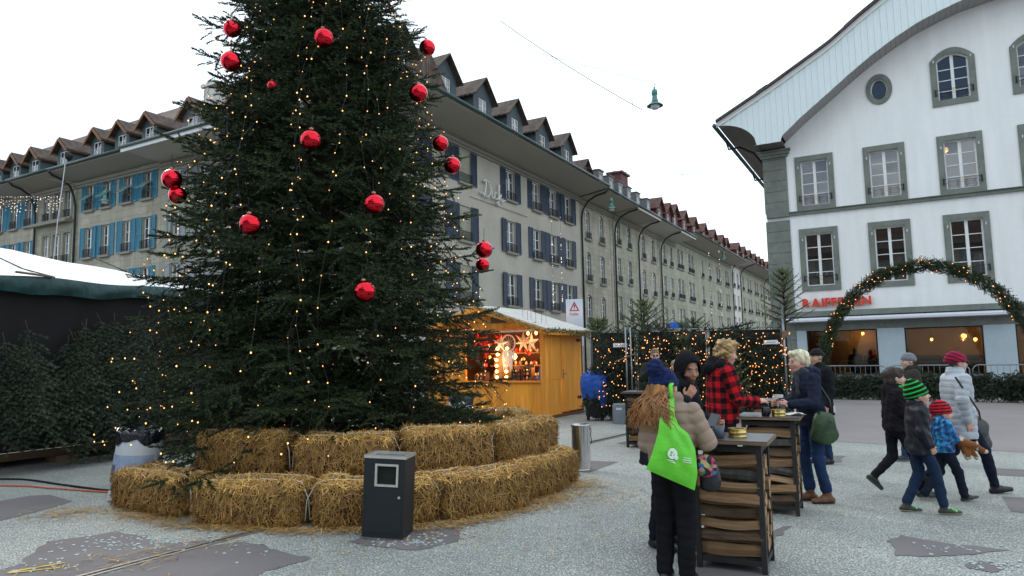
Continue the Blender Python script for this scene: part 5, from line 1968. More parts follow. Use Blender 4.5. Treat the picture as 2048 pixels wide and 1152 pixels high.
# cut fir branches leaning on the tent wall
def leaning(label, x, w, h, z0, n, seed, m='fir_dull', tilt=.25, loc=(-8.106, 10.989, 0)):
    rnd = random.Random(seed)
    t = thing('fir_branch_bundle', label, 'fir branches', loc, RZ_R, 'cut fir branches leaning on the tent')
    S, wood = Sprigs(), MB()
    for i in range(n):
        bx = x + rnd.uniform(-w, w) * .55
        top = z0 + h * rnd.uniform(.55, 1.0)
        y0 = -.35 - rnd.uniform(0, .35)
        P0, P1 = Vector((bx, -.12, top)), Vector((bx + rnd.uniform(-.5, .5) * w, y0 - .35, z0 + rnd.uniform(0, .3) * h))
        d = (P1 - P0)
        L_ = d.length
        d.normalize()
        wood.tube([P0 - d * .12, P1], [.012, .004], 4)
        k = int(L_ / .085)
        for j in range(k):
            c = P0 + d * L_ * (j + .5) / k
            sw = (.42 * (1 - abs(j / k - .35)) + .1) * rnd.uniform(.7, 1.1)
            for s in (-1, 1):
                side = Vector((s, rnd.uniform(-.5, .1), 0)).normalized()
                q = (d * .8 + side).normalized()
                for e in range(max(1, int(sw / .16))):
                    S.add(c + q * e * .15, q + Vector((rnd.uniform(-.3, .3), rnd.uniform(-.3, .1), rnd.uniform(-.2, .2))), .22 * rnd.uniform(.8, 1.2), rnd.uniform(.05, .95), (0, -1, .3))
    stuff(wood.build('twigs', M['fir_bark'], t))
    S.build('needles', M[m], t, TPL_S)
leaning('fir branches leaning on the tent at the left picture edge', -.30, 1.0, 2.0, .3, 16, 1)
leaning('tall heap of fir branches leaning on the black tent wall', 1.5, 1.2, 2.45, .1, 30, 2)
leaning('fir branches between the tent end and the Christmas tree', 2.75, .8, 2.1, .1, 16, 3)
# ------------------------------------------------------------------ white barrels, bins, ashtray
M['barrel_white'] = pm('barrel_white', (.62, .66, .72), .5, noise=(5, .1, 1.5, .1))
M['bag_black'] = pm('bag_black', (.010, .012, .016), .22, noise=(8, .3), bump=(14, .9, .03))
M['photo_blue'] = pm('photo_blue', (.30, .38, .52), .5, noise=(6, .3))
M['photo_dark'] = pm('photo_dark', (.10, .10, .13), .5, noise=(14, .9))
M['photo_mauve'] = pm('photo_mauve', (.20, .17, .19), .5, noise=(7, .4))
def barrel(label, x, y, tilt=0.0, prints=True, group=None):
    t = thing('waste_barrel', label, 'barrel', (x, y, 0), 0, group)
    t.rotation_euler = (0, tilt, 0)
    MB().lathe([(.30, 0), (.298, .02), (.245, .78), (.25, .80)], 30, capt=False).build('shell', M['barrel_white'], t, smooth=True)
    # black liner folded over the rim
    b = MB()
    rs = random.Random(int(abs(x) * 10))
    n = 36
    rows = [(.262, -.115), (.268, -.04), (.262, .015), (.235, .02), (.22, -.03), (.20, -.25)]
    for k, (r, z) in enumerate(rows):
        for i in range(n):
            a = 2 * math.pi * i / n
            zz = z + (.035 * math.sin(a * 4 + 1) + .02 * math.sin(a * 9)) * (1 if k == 0 else .25) + (.02 * math.sin(a * 13) if 0 < k < 4 else 0)
            rr = r + .008 * math.sin(a * 17 + k) + rs.uniform(-.004, .004)
            b.v.append((rr * math.cos(a), rr * math.sin(a), .80 + zz))
    for k in range(len(rows) - 1):
        for i in range(n):
            a, c = k * n + i, k * n + (i + 1) % n
            b.f.append((a, c, c + n, a + n))
    b.build('liner_bag', M['bag_black'], t, smooth=True)
    if prints:
        def decal(a0, a1, z0, z1, m, off=.004):
            q = MB()
            for i in range(9):
                a = R_(a0 + (a1 - a0) * i / 8)
                for z in (z0, z1):
                    r = .30 - .055 * z / .78 + off
                    q.v.append((r * math.cos(a), r * math.sin(a), z))
            for i in range(8):
                q.f.append((2 * i, 2 * i + 2, 2 * i + 3, 2 * i + 1))
            q.build('print', m, t, smooth=True)
        decal(205, 335, .34, .54, M['photo_blue'])
        decal(205, 335, .26, .338, M['photo_mauve'])
        decal(205, 238, .22, .42, M['photo_dark'], .006)
        decal(248, 268, .14, .25, M['photo_dark'], .006)
        MB().lathe([(.012, 0), (.012, .006)], 8, (.13, -.222, .73), 'Y').build('hole', M['black'], t)
    return t
barrel('white waste barrel with black bag and printed picture, left of the straw bales', -4.62, 8.52, .05, True, 'white barrels')
barrel('white barrel with black bag half hidden behind the tree, before the hut', -1.12, 14.6, 0.0, False, 'white barrels')

M['bin_dark'] = pm('bin_dark', (.008, .011, .015), .5, noise=(9, .15), bump=(120, .1))
M['steel'] = pm('steel', (.62, .61, .60), .22, metal=1.0, noise=(12, .12), stretch=(1, 1, .1))
M['steel_edge'] = pm('steel_edge', (.68, .66, .62), .35, metal=.8, noise=(12, .15))
bn = thing('waste_bin', 'square black waste bin with steel rim and framed slot before the straw bales', 'waste bin', (-1.19, 6.50, 0), R_(-9))
bn.rotation_euler = (0, R_(2.4), R_(-9))
W2, D2, HB = .195, .15, .74
b = MB().box(-W2, -D2, .02, W2, -D2 + .012, .49).box(-W2, -D2, .655, W2, -D2 + .012, HB - .02).box(-W2, -D2, .49, -.07, -D2 + .012, .655).box(.115, -D2, .49, W2, -D2 + .012, .655)
b.box(-W2, -D2 + .012, .02, -W2 + .012, D2, HB - .02).box(W2 - .012, -D2 + .012, .02, W2, D2, HB - .02).box(-W2 + .012, D2 - .012, .02, W2 - .012, D2, HB - .02)
b.build('body', M['bin_dark'], bn)
MB().box(-W2 + .01, -D2 + .01, 0, W2 - .01, D2 - .01, .02).build('plinth', M['steel_worn'], bn)
MB().box(-W2 - .004, -D2 - .004, HB - .02, W2 + .004, -D2 + .03, HB + .006).box(-W2 - .004, D2 - .03, HB - .02, W2 + .004, D2 + .004, HB + .006).box(-W2 - .004, -D2 + .03, HB - .02, -W2 + .03, D2 - .03, HB + .006).box(W2 - .03, -D2 + .03, HB - .02, W2 + .004, D2 - .03, HB + .006).build('rim', M['steel_edge'], bn)
MB().box(-W2 + .03, -D2 + .03, HB - .03, W2 - .03, D2 - .03, HB - .022).build('ash_tray', M['steel'], bn)
MB().box(-.088, -D2 - .008, .472, -.068, -D2 + .02, .673).box(.113, -D2 - .008, .472, .133, -D2 + .02, .673).box(-.068, -D2 - .008, .472, .113, -D2 + .02, .491).box(-.068, -D2 - .008, .654, .113, -D2 + .02, .673).build('slot_frame', M['steel_edge'], bn)
MB().box(-.17, -D2 + .03, .3, .17, -D2 + .034, .7).build('inner_bag', M['black'], bn)
MB().box(-W2 + .02, -D2 - .0015, .06, W2 - .02, -D2 - .0005, .064).box(-W2 + .02, -D2 - .0015, .064, -W2 + .024, -D2 - .0005, .44).box(W2 - .024, -D2 - .0015, .064, W2 - .02, -D2 - .0005, .44).build('door_seam', M['black'], bn)
MB().lathe([(.012, 0), (.012, .004)], 10, (W2 - .05, -D2, .38), 'Y').build('lock', M['steel_edge'], bn)

ash = thing('steel_ashtray', 'polished steel cylinder ashtray standing right of the straw bales', 'ashtray', (.94, 9.95, 0))
MB().lathe([(.138, 0), (.138, .015), (.133, .02), (.133, .60), (.14, .605), (.14, .635), (.125, .64), (.12, .61), (.02, .6)], 32).build('drum', M['steel'], ash, smooth=False)
smooth_angle(ash.children[-1], 30)
MB().tube([(.135, 0, .60), (.15, 0, .55), (.142, 0, .48), (.155, 0, .40), (.14, 0, .36)], .006, 6).build('cord', M['iron'], ash)

# ------------------------------------------------------------------ fence with fir branches and lights
M['galv'] = pm('galv', (.27, .285, .30), .4, metal=.8, noise=(12, .15))
M['fence_net'] = pm('fence_net', (.018, .018, .014), .9, noise=(8, .3))
M['concrete'] = pm('concrete', (.20, .225, .25), .85, noise=(9, .15, 2, .12), bump=(60, .3))
M['reflect'] = pm('reflect', (.55, .6, .66), .4, noise=(9, .05))
F0, F1 = Vector((1.95, 17.35, 0)), Vector((6.72, 17.0, 0))
fdir = (F1 - F0).normalized()
frz = math.atan2(fdir.y, fdir.x)
def fence_panel(label, x0, L_, seed, plate=None):
    rnd = random.Random(seed)
    t = thing('fence_panel', label, 'fence', F0 + fdir * x0, frz, 'fence panels clad with fir')
    H_ = 2.22
    MB().tube([(.02, 0, .05), (.02, 0, H_), (L_ - .02, 0, H_), (L_ - .02, 0, .05)], .022, 8).build('frame', M['galv'], t, smooth=True)
    MB().box(.05, .06, .1, L_ - .05, .075, H_ - .05).build('backing_net', M['fence_net'], t)
    S, wood = Sprigs(), MB()
    for i in range(int(150 * L_ / 2.4)):
        c = Vector((rnd.uniform(0, L_), -.05 - rnd.uniform(0, .12), rnd.uniform(.15, H_ + .06)))
        d = Vector((rnd.gauss(0, .55), rnd.uniform(-.35, 0), -1 if rnd.random() < .75 else rnd.uniform(-.4, .6))).normalized()
        ll = rnd.uniform(.3, .75)
        if rnd.random() < .3:
            wood.tube([c - d * .2, c + d * ll], [.01, .004], 4)
        for j in range(int(ll / .11)):
            q = c + d * j * .11
            if q.z < .05:
                break
            for s in (-1, 0, 1):
                sd = Vector((s * .8, rnd.uniform(-.6, 0), 0))
                S.add(q, d + sd, .2 * rnd.uniform(.8, 1.25), rnd.uniform(0, .8), (0, -1, .2))
    for i in range(int(26 * L_ / 2.4)):        # ragged top
        c = Vector((rnd.uniform(0, L_), -.03, H_ - .05))
        S.add(c, (rnd.uniform(-1, 1), rnd.uniform(-.4, .1), rnd.uniform(.1, 1.0)), .22, rnd.uniform(.2, .9))
    stuff(wood.build('twigs', M['fir_bark'], t))
    S.build('fir_cladding', M['fir_dull'], t, TPL_S)
    if plate:
        p = MB().box(plate - .17, -.30, 1.80, plate + .17, -.285, 1.90).build('name_plate', M['sign_white'], t)
        MB().box(plate - .15, -.304, 1.815, plate + .15, -.301, 1.885).build('plate_face', M['white_paint'], p)
        for k in range(7):
            MB().box(plate - .12 + k * .034, -.309, 1.835, plate - .10 + k * .034, -.305, 1.865).build('plate_mark', M['sign_grey'], p)
    return t
fence_panel('fir clad fence panel beside the blue tarpaulin', 0, 1.15, 1, .72)
fence_panel('fir clad fence panel behind the hooded man', 1.17, 1.75, 2)
fence_panel('fir clad fence panel behind the plaid jacket, ending at the steel pole', 2.94, 1.82, 3, 1.42)
def fence_lights(label, x0, x1, seed, n, r=.011):
    rnd = random.Random(seed)
    pts, bp = [], []
    z = 2.1
    d = 1
    xs = np.linspace(x0, x1, n)
    P = []
    for i in range(n):
        p = F0 + fdir * (xs[i] + rnd.uniform(-.05, .05)) + Vector((.02, -.33 - rnd.uniform(0, .08), rnd.uniform(.35, 2.12)))
        bp.append(p)
    cols = {}
    for p in bp:
        cols.setdefault(round(((p - F0).dot(fdir) - x0) / .3), []).append(p)
    flip = False
    for k in sorted(cols):
        c = sorted(cols[k], key=lambda q: q.z, reverse=flip)
        pts += c
        flip = not flip
    return light_string(label, pts, bp, r, M['bulb_orange'], 'light strings on the fence', .003, rnd=rnd)
fence_lights('amber string lights over the fence panel beside the blue tarpaulin', .05, 1.15, 5, 78)
fence_lights('amber string lights over the fence panel behind the hooded man', 1.15, 2.92, 6, 160)
fence_lights('amber string lights over the fence panel behind the plaid jacket', 2.92, 4.8, 7, 180)
for lab, x, L_ in (('left concrete fence block beside the blue tarpaulin', 2.34, .62), ('right concrete fence block next to the first', 3.0, .62)):
    t = thing('concrete_block', lab, 'concrete block', (x, 16.25, 0), -.06, 'concrete fence blocks')
    MB().prism([(0, .0), (L_ * .38, 0), (L_ * .38, .09), (L_ * .62, .09), (L_ * .62, 0), (L_, 0), (L_, .40), (L_ - .03, .45), (.03, .45), (0, .40)], (0, .55, 0)).build('block', M['concrete'], t)
    MB().box(.04, -.004, .33, .18, -.001, .38).build('reflector', M['reflect'], t)
    MB().box(L_ - .2, -.004, .33, L_ - .06, -.001, .38).build('reflector', M['reflect'], t)
tag(MB().prism([(0, 0), (.75, 0), (.72, .10), (.05, .09)], (0, .22, 0), (2.75, 15.7, 0)).build('timber_beam', M['hut_dark']), 'dark timber beam on the ground before the concrete blocks', 'beam')
pole = thing('steel_pole', 'thin galvanised steel pole at the right end of the fir fence', 'pole', (6.60, 16.75, 0))
MB().tube([(0, 0, 0), (0, 0, 2.7)], .028, 10).build('tube', M['galv'], pole, smooth=True)
MB().box(-.2, -.2, 0, .2, .2, .03).build('foot_plate', M['galv'], pole)
MB().box(-.06, -.06, 1.95, .06, .06, 2.12).build('clamp', M['old_wood'], pole)
pole2 = thing('double_fence_pole', 'pair of galvanised uprights before the left part of the fir fence', 'pole', (2.83, 16.9, 0))
MB().tube([(-.06, 0, 0), (-.06, 0, 2.28)], .02, 8).build('upright', M['galv'], pole2, smooth=True)
MB().tube([(.06, 0, 0), (.06, 0, 2.28)], .02, 8).build('upright', M['galv'], pole2, smooth=True)
MB().box(-.2, -.1, 0, .2, .1, .04).build('foot_plate', M['galv'], pole2)
MB().bar((-.35, -.05, 1.45), (.12, -.05, 1.62), .03).build('stick', M['old_wood'], pole2)

def small_fir(label, x, y, h, R, m, seed, z0=0.0, levels=.16, sp=.17, tr=.02, crown_from=.05):
    rnd = random.Random(seed)
    t = thing('small_fir', label, 'tree', (x, y, 0), 0, 'small firs by the fence')
    MB().tube([(0, 0, 0), (0, 0, z0 + h * .5), (0.01, 0, z0 + h)], [tr * 1.4, tr, .004], 6).build('trunk', M['fir_bark'], t, smooth=True)
    S, wood = Sprigs(), MB()
    z = z0 + h * crown_from
    k = 0
    while z < z0 + h * .97:
        f = (z - z0) / h
        L_ = R * (1 - f) ** .85 + .04
        nb = 6
        for i in range(nb):
            az = 6.283 * (i + rnd.uniform(-.3, .3)) / nb + k * 1.1
            l2 = L_ * rnd.uniform(.7, 1.15)
            sl = .45 + .5 * f
            branch(S, wood, (0, 0, z), az, max(.08, l2), sl, .12, rnd, sp=sp, dens=.72, var0=.5 + rnd.uniform(-.25, .25), start=.25)
        z += levels
        k += 1
    for i in range(5):
        S.add((0, 0, z0 + h * (.86 + .03 * i)), (rnd.uniform(-.3, .3), rnd.uniform(-.3, .3), 1), sp * .8, .7)
    stuff(wood.build('branches', M['fir_bark'], t))
    S.build('crown', M[m], t, TPL_S)
    return t
small_fir('young light green fir raised on the fence end before the white building', 6.74, 16.95, 1.45, .62, 'fir_light', 3, 2.25, .15, .125)
small_fir('fir top rising behind the fence above the blue tarpaulin', 3.5, 18.3, 1.0, .85, 'fir_light', 4, 1.95, .15, .15, .03)
small_fir('small fir tip rising behind the middle of the fence', 4.75, 18.0, .5, .42, 'fir_light', 5, 2.0, .17, .14)
small_fir('light green fir standing before the fence left of the bleached hair', 5.05, 16.2, 1.75, .55, 'fir_light', 6, .1, .19, .15)
small_fir('slender fir before the fence above the hooded man', 4.1, 16.6, 2.25, .30, 'fir_light', 7, .1, .34, .13)
small_fir('dark fir before the concrete blocks', 3.15, 16.05, 1.15, .36, 'fir_dull', 8, .1, .15, .16)
small_fir('small fir tip by the hut roof corner', 2.35, 18.9, .6, .4, 'fir_light', 9, 1.95, .12, .17)
M['sign_blue'] = pm('sign_blue', (.01, .12, .62), .5, noise=(3, .05))
bs = thing('blue_sign', 'small blue street sign showing above the fence', 'sign', (7.2, 30, 0), -.1)
MB().box(-.32, 0, 2.72, .32, .02, 2.98).build('plate', M['sign_blue'], bs)
MB().tube([(0, .05, 0), (0, .05, 2.9)], .03, 8).build('post', M['galv'], bs)

# ------------------------------------------------------------------ barriers with greenery, light arch
B0, B1 = Vector((10.35, 23.65, 0)), Vector((17.6, 18.4, 0))
bd = (B1 - B0).normalized()
brz = math.atan2(bd.y, bd.x)
for i, lab in enumerate(('crowd barrier hung with fir branches beside the arch foot', 'crowd barrier hung with fir branches behind the grey capped man', 'crowd barrier hung with fir branches behind the white jacket', 'crowd barrier hung with fir branches at the right picture edge')):
    rnd = random.Random(40 + i)
    L_ = 2.15
    t = thing('crowd_barrier', lab, 'barrier', B0 + bd * (i * 2.24), brz, 'crowd barriers with fir branches')
    MB().tube([(.1, 0, .15), (0, 0, .25), (0, 0, .98), (.06, 0, 1.06), (.14, 0, 1.1), (L_ - .14, 0, 1.1), (L_ - .06, 0, 1.06), (L_, 0, .98), (L_, 0, .25), (L_ - .1, 0, .15), (.1, 0, .15)], .019, 8).build('frame', M['galv'], t, smooth=True)
    for k in range(13):
        x = .15 + (L_ - .3) * k / 12
        MB().tube([(x, 0, .15), (x, 0, 1.1)], .007, 5).build('bar', M['galv'], t)
    for x in (.35, L_ - .35):
        MB().bar((x, -.3, .02), (x, .3, .02), .05, .03).bar((x, 0, .02), (x, 0, .16), .04).build('foot', M['reflect'], t)
    S = Sprigs()
    for k in range(230):
        c = Vector((rnd.uniform(-.05, L_ + .05), -.04 - rnd.uniform(0, .1), rnd.uniform(.3, .92) - .1 * rnd.random() + .07 * math.sin(i * 9 + k % 7)))
        d = Vector((rnd.gauss(0, .8), rnd.uniform(-.5, .0), rnd.uniform(-1, -.1))).normalized()
        for j in range(4):
            q = c + d * j * .12
            if q.z < .1:
                break
            for s in (-1, 1):
                S.add(q, d + Vector((s * .7, rnd.uniform(-.5, .2), rnd.uniform(-.2, .3))), .22 * rnd.uniform(.8, 1.2), rnd.uniform(0, .9), (0, -1, .2))
    S.build('fir_branches', M['fir_dull'], t, TPL_S)

A0 = Vector((9.72, 22.0, 0))
arch = thing('garland_arch', 'tall round arch wrapped in fir garland with small amber lights', 'arch', A0, RZ_L)
def arch_pt(a):
    return Vector((2.95 - 2.95 * math.cos(a), 0, 4.12 * math.sin(a) ** .94 if math.sin(a) > 0 else 0))
ap = [arch_pt(math.pi * i / 60) for i in range(61)]
MB().tube(ap, .022, 8).build('hoop', M['iron'], arch, smooth=True)
garland_strip('fir_garland', arch, ap, .205, M['fir'], 4200, .20, random.Random(9), TPL_S, .7)
rnd = random.Random(12)
bp = []
for i in range(95):
    a = rnd.uniform(.03, math.pi - .03)
    c = arch_pt(a)
    o = Vector((rnd.gauss(0, 1), -abs(rnd.gauss(0, 1)) - .3, rnd.gauss(0, 1))).normalized()
    bp.append((a, A0 + RL.to_3x3() @ (c + o * rnd.uniform(.21, .28))))
bp = [p for a, p in sorted(bp, key=lambda q: q[0])]
light_string('string of amber lights wound round the fir arch', bp, bp, .012, M['bulb_orange'], 'arch lights', .003, rnd=rnd)
for i, x in enumerate((0.0, 5.9)):
    MB().box(x - .25, -.3, 0, x + .25, .3, .08).build('foot_weight', M['concrete'], arch)

# ------------------------------------------------------------------ wires, hanging lamps
M['verdigris'] = pm('verdigris', (.10, .24, .21), .6, metal=.3, noise=(14, .35))
M['lamp_white'] = pm('lamp_white', (.62, .66, .68), .3, noise=(9, .05))
M['cable_grey'] = pm('cable_grey', (.12, .13, .14), .7, noise=(5, .05))
def span(a, b, sag, n=24):
    a, b = Vector(a), Vector(b)
    return [a.lerp(b, i / n) - Vector((0, 0, sag * 4 * (i / n) * (1 - i / n))) for i in range(n + 1)]
def wire(label, a, b, sag, r=.008):
    tag(MB().tube(span(a, b, sag), r, 5, False).build('span_wire', M['cable_grey']), label, 'wire', None)
def street_lamp(label, p, s=1.0, double=False):
    t = thing('hanging_lamp', label, 'street lamp', p, 0, 'hanging street lamps')
    t.scale = (s, s, s)
    MB().lathe([(.012, .72), (.03, .70), (.03, .64), (.09, .60), (.10, .54), (.10, .44), (.075, .42), (.085, .36), (.11, .22), (.13, .16)], 18).build('housing', M['verdigris'], t, smooth=True)
    MB().lathe([(.13, .16), (.27, .06), (.275, .04), (.26, .045), (.12, .13)], 22, capb=False, capt=False).build('shade', M['verdigris'], t, smooth=True)
    MB().lathe([(.15, .1), (.16, .04), (.145, -.03), (.10, -.06), (.001, -.065)], 18).build('diffuser', M['lamp_white'], t, smooth=True)
    MB().tube([(0, 0, .72), (0, 0, .84)], .01, 5).build('hanger', M['iron'], t)
street_lamp('green copper street lamp hanging alone in the sky between the houses', (4.855, 22, 9.75), .98)
wire('wire carrying the lone street lamp across the square', (-4.3, 26.7, 15.6), (4.855, 22, 10.57), .05)
wire('wire from the lone street lamp to the white building', (4.855, 22, 10.57), (9.2, 28.6, 11.2), .1)
# icicle curtain across the square
ia, ib = Vector((-.226, 22, 12.85)), Vector((4.436, 22, 9.665))
ip = span(ia, ib, .1, 60)
ic = tag(MB().tube(ip, .012, 5, False).build('icicle_lights', M['cable_grey']), 'unlit icicle light curtain hanging from a slanting cable in the sky', 'string lights')
rnd = random.Random(5)
b2 = MB()
for i in range(58):
    p = ia.lerp(ib, (i + .5) / 58) - Vector((0, 0, .05))
    L_ = rnd.choice((.35, .6, .9, 1.3)) * (.5 + .8 * i / 58)
    b2.tube([p, p + Vector((rnd.uniform(-.03, .03), 0, -L_ * .5)), p + Vector((rnd.uniform(-.05, .05), 0, -L_))], .0022, 3, False)
M['cable_clear'] = pm('cable_clear', (.55, .56, .6), .5, noise=(5, .05))
stuff(b2.build('drops', M['cable_clear'], ic))
for f in (.36, .43, .6, .93):
    p = ia.lerp(ib, f)
    MB().tube([p + Vector((0, 0, .28 if f > .5 else .02)), p + Vector((0, 0, -.06))], .01, 4).build('clamp', M['cable_grey'], ic)
street_lamp('green street lamp hanging before the second drainpipe of the street', (6.05, 40.3, 10.25), 1.05)
wire('wire carrying the lamp before the second drainpipe', (4.0, 41.5, 13.3), (18.5, 36.5, 12.0), .7, .012)
street_lamp('small far street lamp hanging over the end of the street', (25.6, 82, 12.9), 1.3)
wire('long wire from the red dormers to the curved eave', (11.5, 57, 14.5), (9.5, 31.5, 11.3), .25, .01)
street_lamp('double headed lamp hanging before the blue shutters on the left', (-20.2, 33.5, 9.65), .95)
wire('wire carrying the lamp before the blue shutters', (-24.9, 36.0, 11.6), (-13.8, 31.2, 10.0), .35, .01)
# curtain of small lights at the left edge
ca, cb = Vector((-24.5, 29.5, 9.1)), Vector((-19.6, 29.5, 9.0))
cp = span(ca, cb, .0, 20)
bp = []
rnd = random.Random(8)
for i in range(40):
    p = ca.lerp(cb, (i + .5) / 40)
    for k in range(rnd.randint(1, 7)):
        bp.append(p - Vector((rnd.uniform(-.03, .03), 0, .05 + k * .13 + rnd.uniform(-.05, .05))))
M['bulb_cool'] = emis('bulb_cool', (1.0, .80, .62), 1.1)
light_string('curtain of small white lights at the left picture edge', cp, bp, .016, M['bulb_cool'], 'light curtains', .012, M['cable_grey'], rnd)
tag(MB().tube([(-19.6, 29.5, 10.6), (-19.75, 29.4, 8), (-19.9, 29.3, 4.5)], .02, 5).build('rope', M['cable_clear']), 'pale rope hanging down from the light curtain on the left', 'rope')
lf = thing('wall_lantern', 'dark finial lantern on the cable end by the left eaves', 'lantern', (-19.4, 29.4, 10.55), 0)
MB().lathe([(.02, 0), (.14, .12), (.18, .28), (.06, .36), (.02, .46)], 10).build('lantern_body', M['iron'], lf, smooth=True)
# two hanging light strands before the navy shutters
for lab, x in (('left strand of white bulbs before the navy shutters', 1.60), ('right strand of white bulbs before the navy shutters', 1.95)):
    pts = [Vector((x, 26.5 + rnd.uniform(-.05, .05), z)) for z in np.sort(np.random.RandomState(int(x * 10)).uniform(3.4, 7.1, 20))[::-1]]
    light_string(lab, pts, pts, .017, M['bulb_cool'], 'light strands over the street', .006, M['cable_grey'], rnd)
for lab, x in (('left far strand of bulbs over the street', 19.2), ('right far strand of bulbs over the street', 20.2)):
    pts = [Vector((x, 66, z)) for z in np.sort(np.random.RandomState(int(x * 10)).uniform(4.6, 11.5, 20))[::-1]]
    light_string(lab, pts, pts, .03, M['bulb_cool'], 'light strands over the street', .01, M['cable_grey'], rnd)
# ------------------------------------------------------------------ people
M['skin'] = vcol_mat('skin', .5, 0, .4)
M['cloth'] = vcol_mat('cloth', .9, 0, .12, (70, .35, .006))
M['nylon'] = vcol_mat('nylon', .55, 0, .3, (45, .25, .004))
M['knit'] = vcol_mat('knit', .95, .08, .1, (160, .6, .006))
M['leather'] = vcol_mat('leather', .45, 0, .4, (60, .3, .003))
M['hairm'] = vcol_mat('hairm', .5, 0, .35, (110, .8, .01))

def A3(*p):
    return np.array(p, np.float32)
def rcone(P, a, b, ra, rb):
    a, b = A3(*a), A3(*b)
    ba = b - a
    t = np.clip(((P - a) @ ba) / max(1e-9, float(ba @ ba)), 0, 1)
    return np.linalg.norm(P - a - t[:, None] * ba, axis=1) - (ra + (rb - ra) * t)
def rcone_t(P, a, b):
    a, b = A3(*a), A3(*b)
    ba = b - a
    return np.clip(((P - a) @ ba) / max(1e-9, float(ba @ ba)), 0, 1) * float(np.linalg.norm(ba))
def ell(P, c, r):
    q = P - A3(*c)
    r = A3(*r)
    k0 = np.linalg.norm(q / r, axis=1)
    k1 = np.linalg.norm(q / (r * r), axis=1) + 1e-6
    return k0 * (k0 - 1) / k1
def torso_d(P, st):
    """st: rows of z, cx, cy, half width, half depth"""
    st = np.array(st, np.float32)
    z = P[:, 2]
    f = [np.interp(z, st[:, 0], st[:, k]) for k in range(1, 5)]
    x, y = (P[:, 0] - f[0]) / f[2], (P[:, 1] - f[1]) / f[3]
    d = ((np.abs(x) ** 2.4 + np.abs(y) ** 2.4) ** (1 / 2.4) - 1) * np.minimum(f[2], f[3])
    return np.maximum(d, np.maximum(st[0, 0] - z, z - st[-1, 0]))
def euler(yaw, pitch, roll=0):
    return np.array((Matrix.Rotation(yaw, 3, 'Z') @ Matrix.Rotation(pitch, 3, 'X') @ Matrix.Rotation(roll, 3, 'Y')), np.float32)

def head_sdf(q):
    d = ell(q, (0, -.012, .035), (.076, .096, .090))
    d = smin(d, ell(q, (0, .022, -.032), (.061, .076, .083)), .03)
    d = smin(d, ell(q, (0, .058, -.088), (.034, .030, .028)), .025)
    for s in (-1, 1):
        d = smin(d, ell(q, (s * .042, .056, -.026), (.024, .03, .028)), .02)
        d = np.maximum(d, -(np.linalg.norm(q - A3(s * .031, .104, .010), axis=1) - .017))
        d = smin(d, np.linalg.norm(q - A3(s * .031, .079, .007), axis=1) - .0135, .004)
        d = smin(d, ell(q, (s * .077, -.008, -.005), (.011, .019, .031)), .008)
    d = smin(d, rcone(q, (-.038, .083, .030), (.038, .083, .030), .009, .009), .012)
    d = smin(d, rcone(q, (0, .090, .014), (0, .113, -.022), .008, .0135), .012)
    d = smin(d, ell(q, (0, .094, -.056), (.024, .011, .010)), .008)
    return d
def head_col(q, skin, hair, lips=None, brow=None, beard=None):
    n = len(q)
    c = np.tile(A3(*skin), (n, 1))
    x, y, z = np.abs(q[:, 0]), q[:, 1], q[:, 2]
    ck = np.exp(-(((x - .042) / .022) ** 2 + ((z + .03) / .022) ** 2)) * (y > .03)
    c += ck[:, None] * A3(.10, -.01, -.01)
    no = (x < .018) & (y > .098) & (z < 0) & (z > -.04)
    c[no] += A3(.05, -.01, -.01)
    sc = (z > .075) | ((y < -.0) & (z > -.03) & (x < .072)) | (y < -.05)
    c[sc & (y < .075)] = hair
    if beard is not None:
        bm = (z < -.035) & (y > .0) & ~((x < .02) & (z > -.066))
        c[bm] = beard
    lp = (x < .024) & (y > .088) & (np.abs(z + .056) < .009)
    c[lp] = lips if lips is not None else A3(*skin) * A3(.85, .5, .5)
    bw = (x > .013) & (x < .048) & (np.abs(z - .030 + .15 * np.abs(x - .03)) < .0065) & (y > .06)
    c[bw] = brow if brow is not None else A3(*hair) * .6
    ey = (np.abs(x - .031) < .013) & (np.abs(z - .007) < .006) & (y > .078)
    c[ey] = (.26, .24, .23)
    ir = (np.abs(x - .031) < .0055) & (np.abs(z - .007) < .006) & (y > .078)
    c[ir] = (.03, .022, .018)
    return np.clip(c, 0, 1)

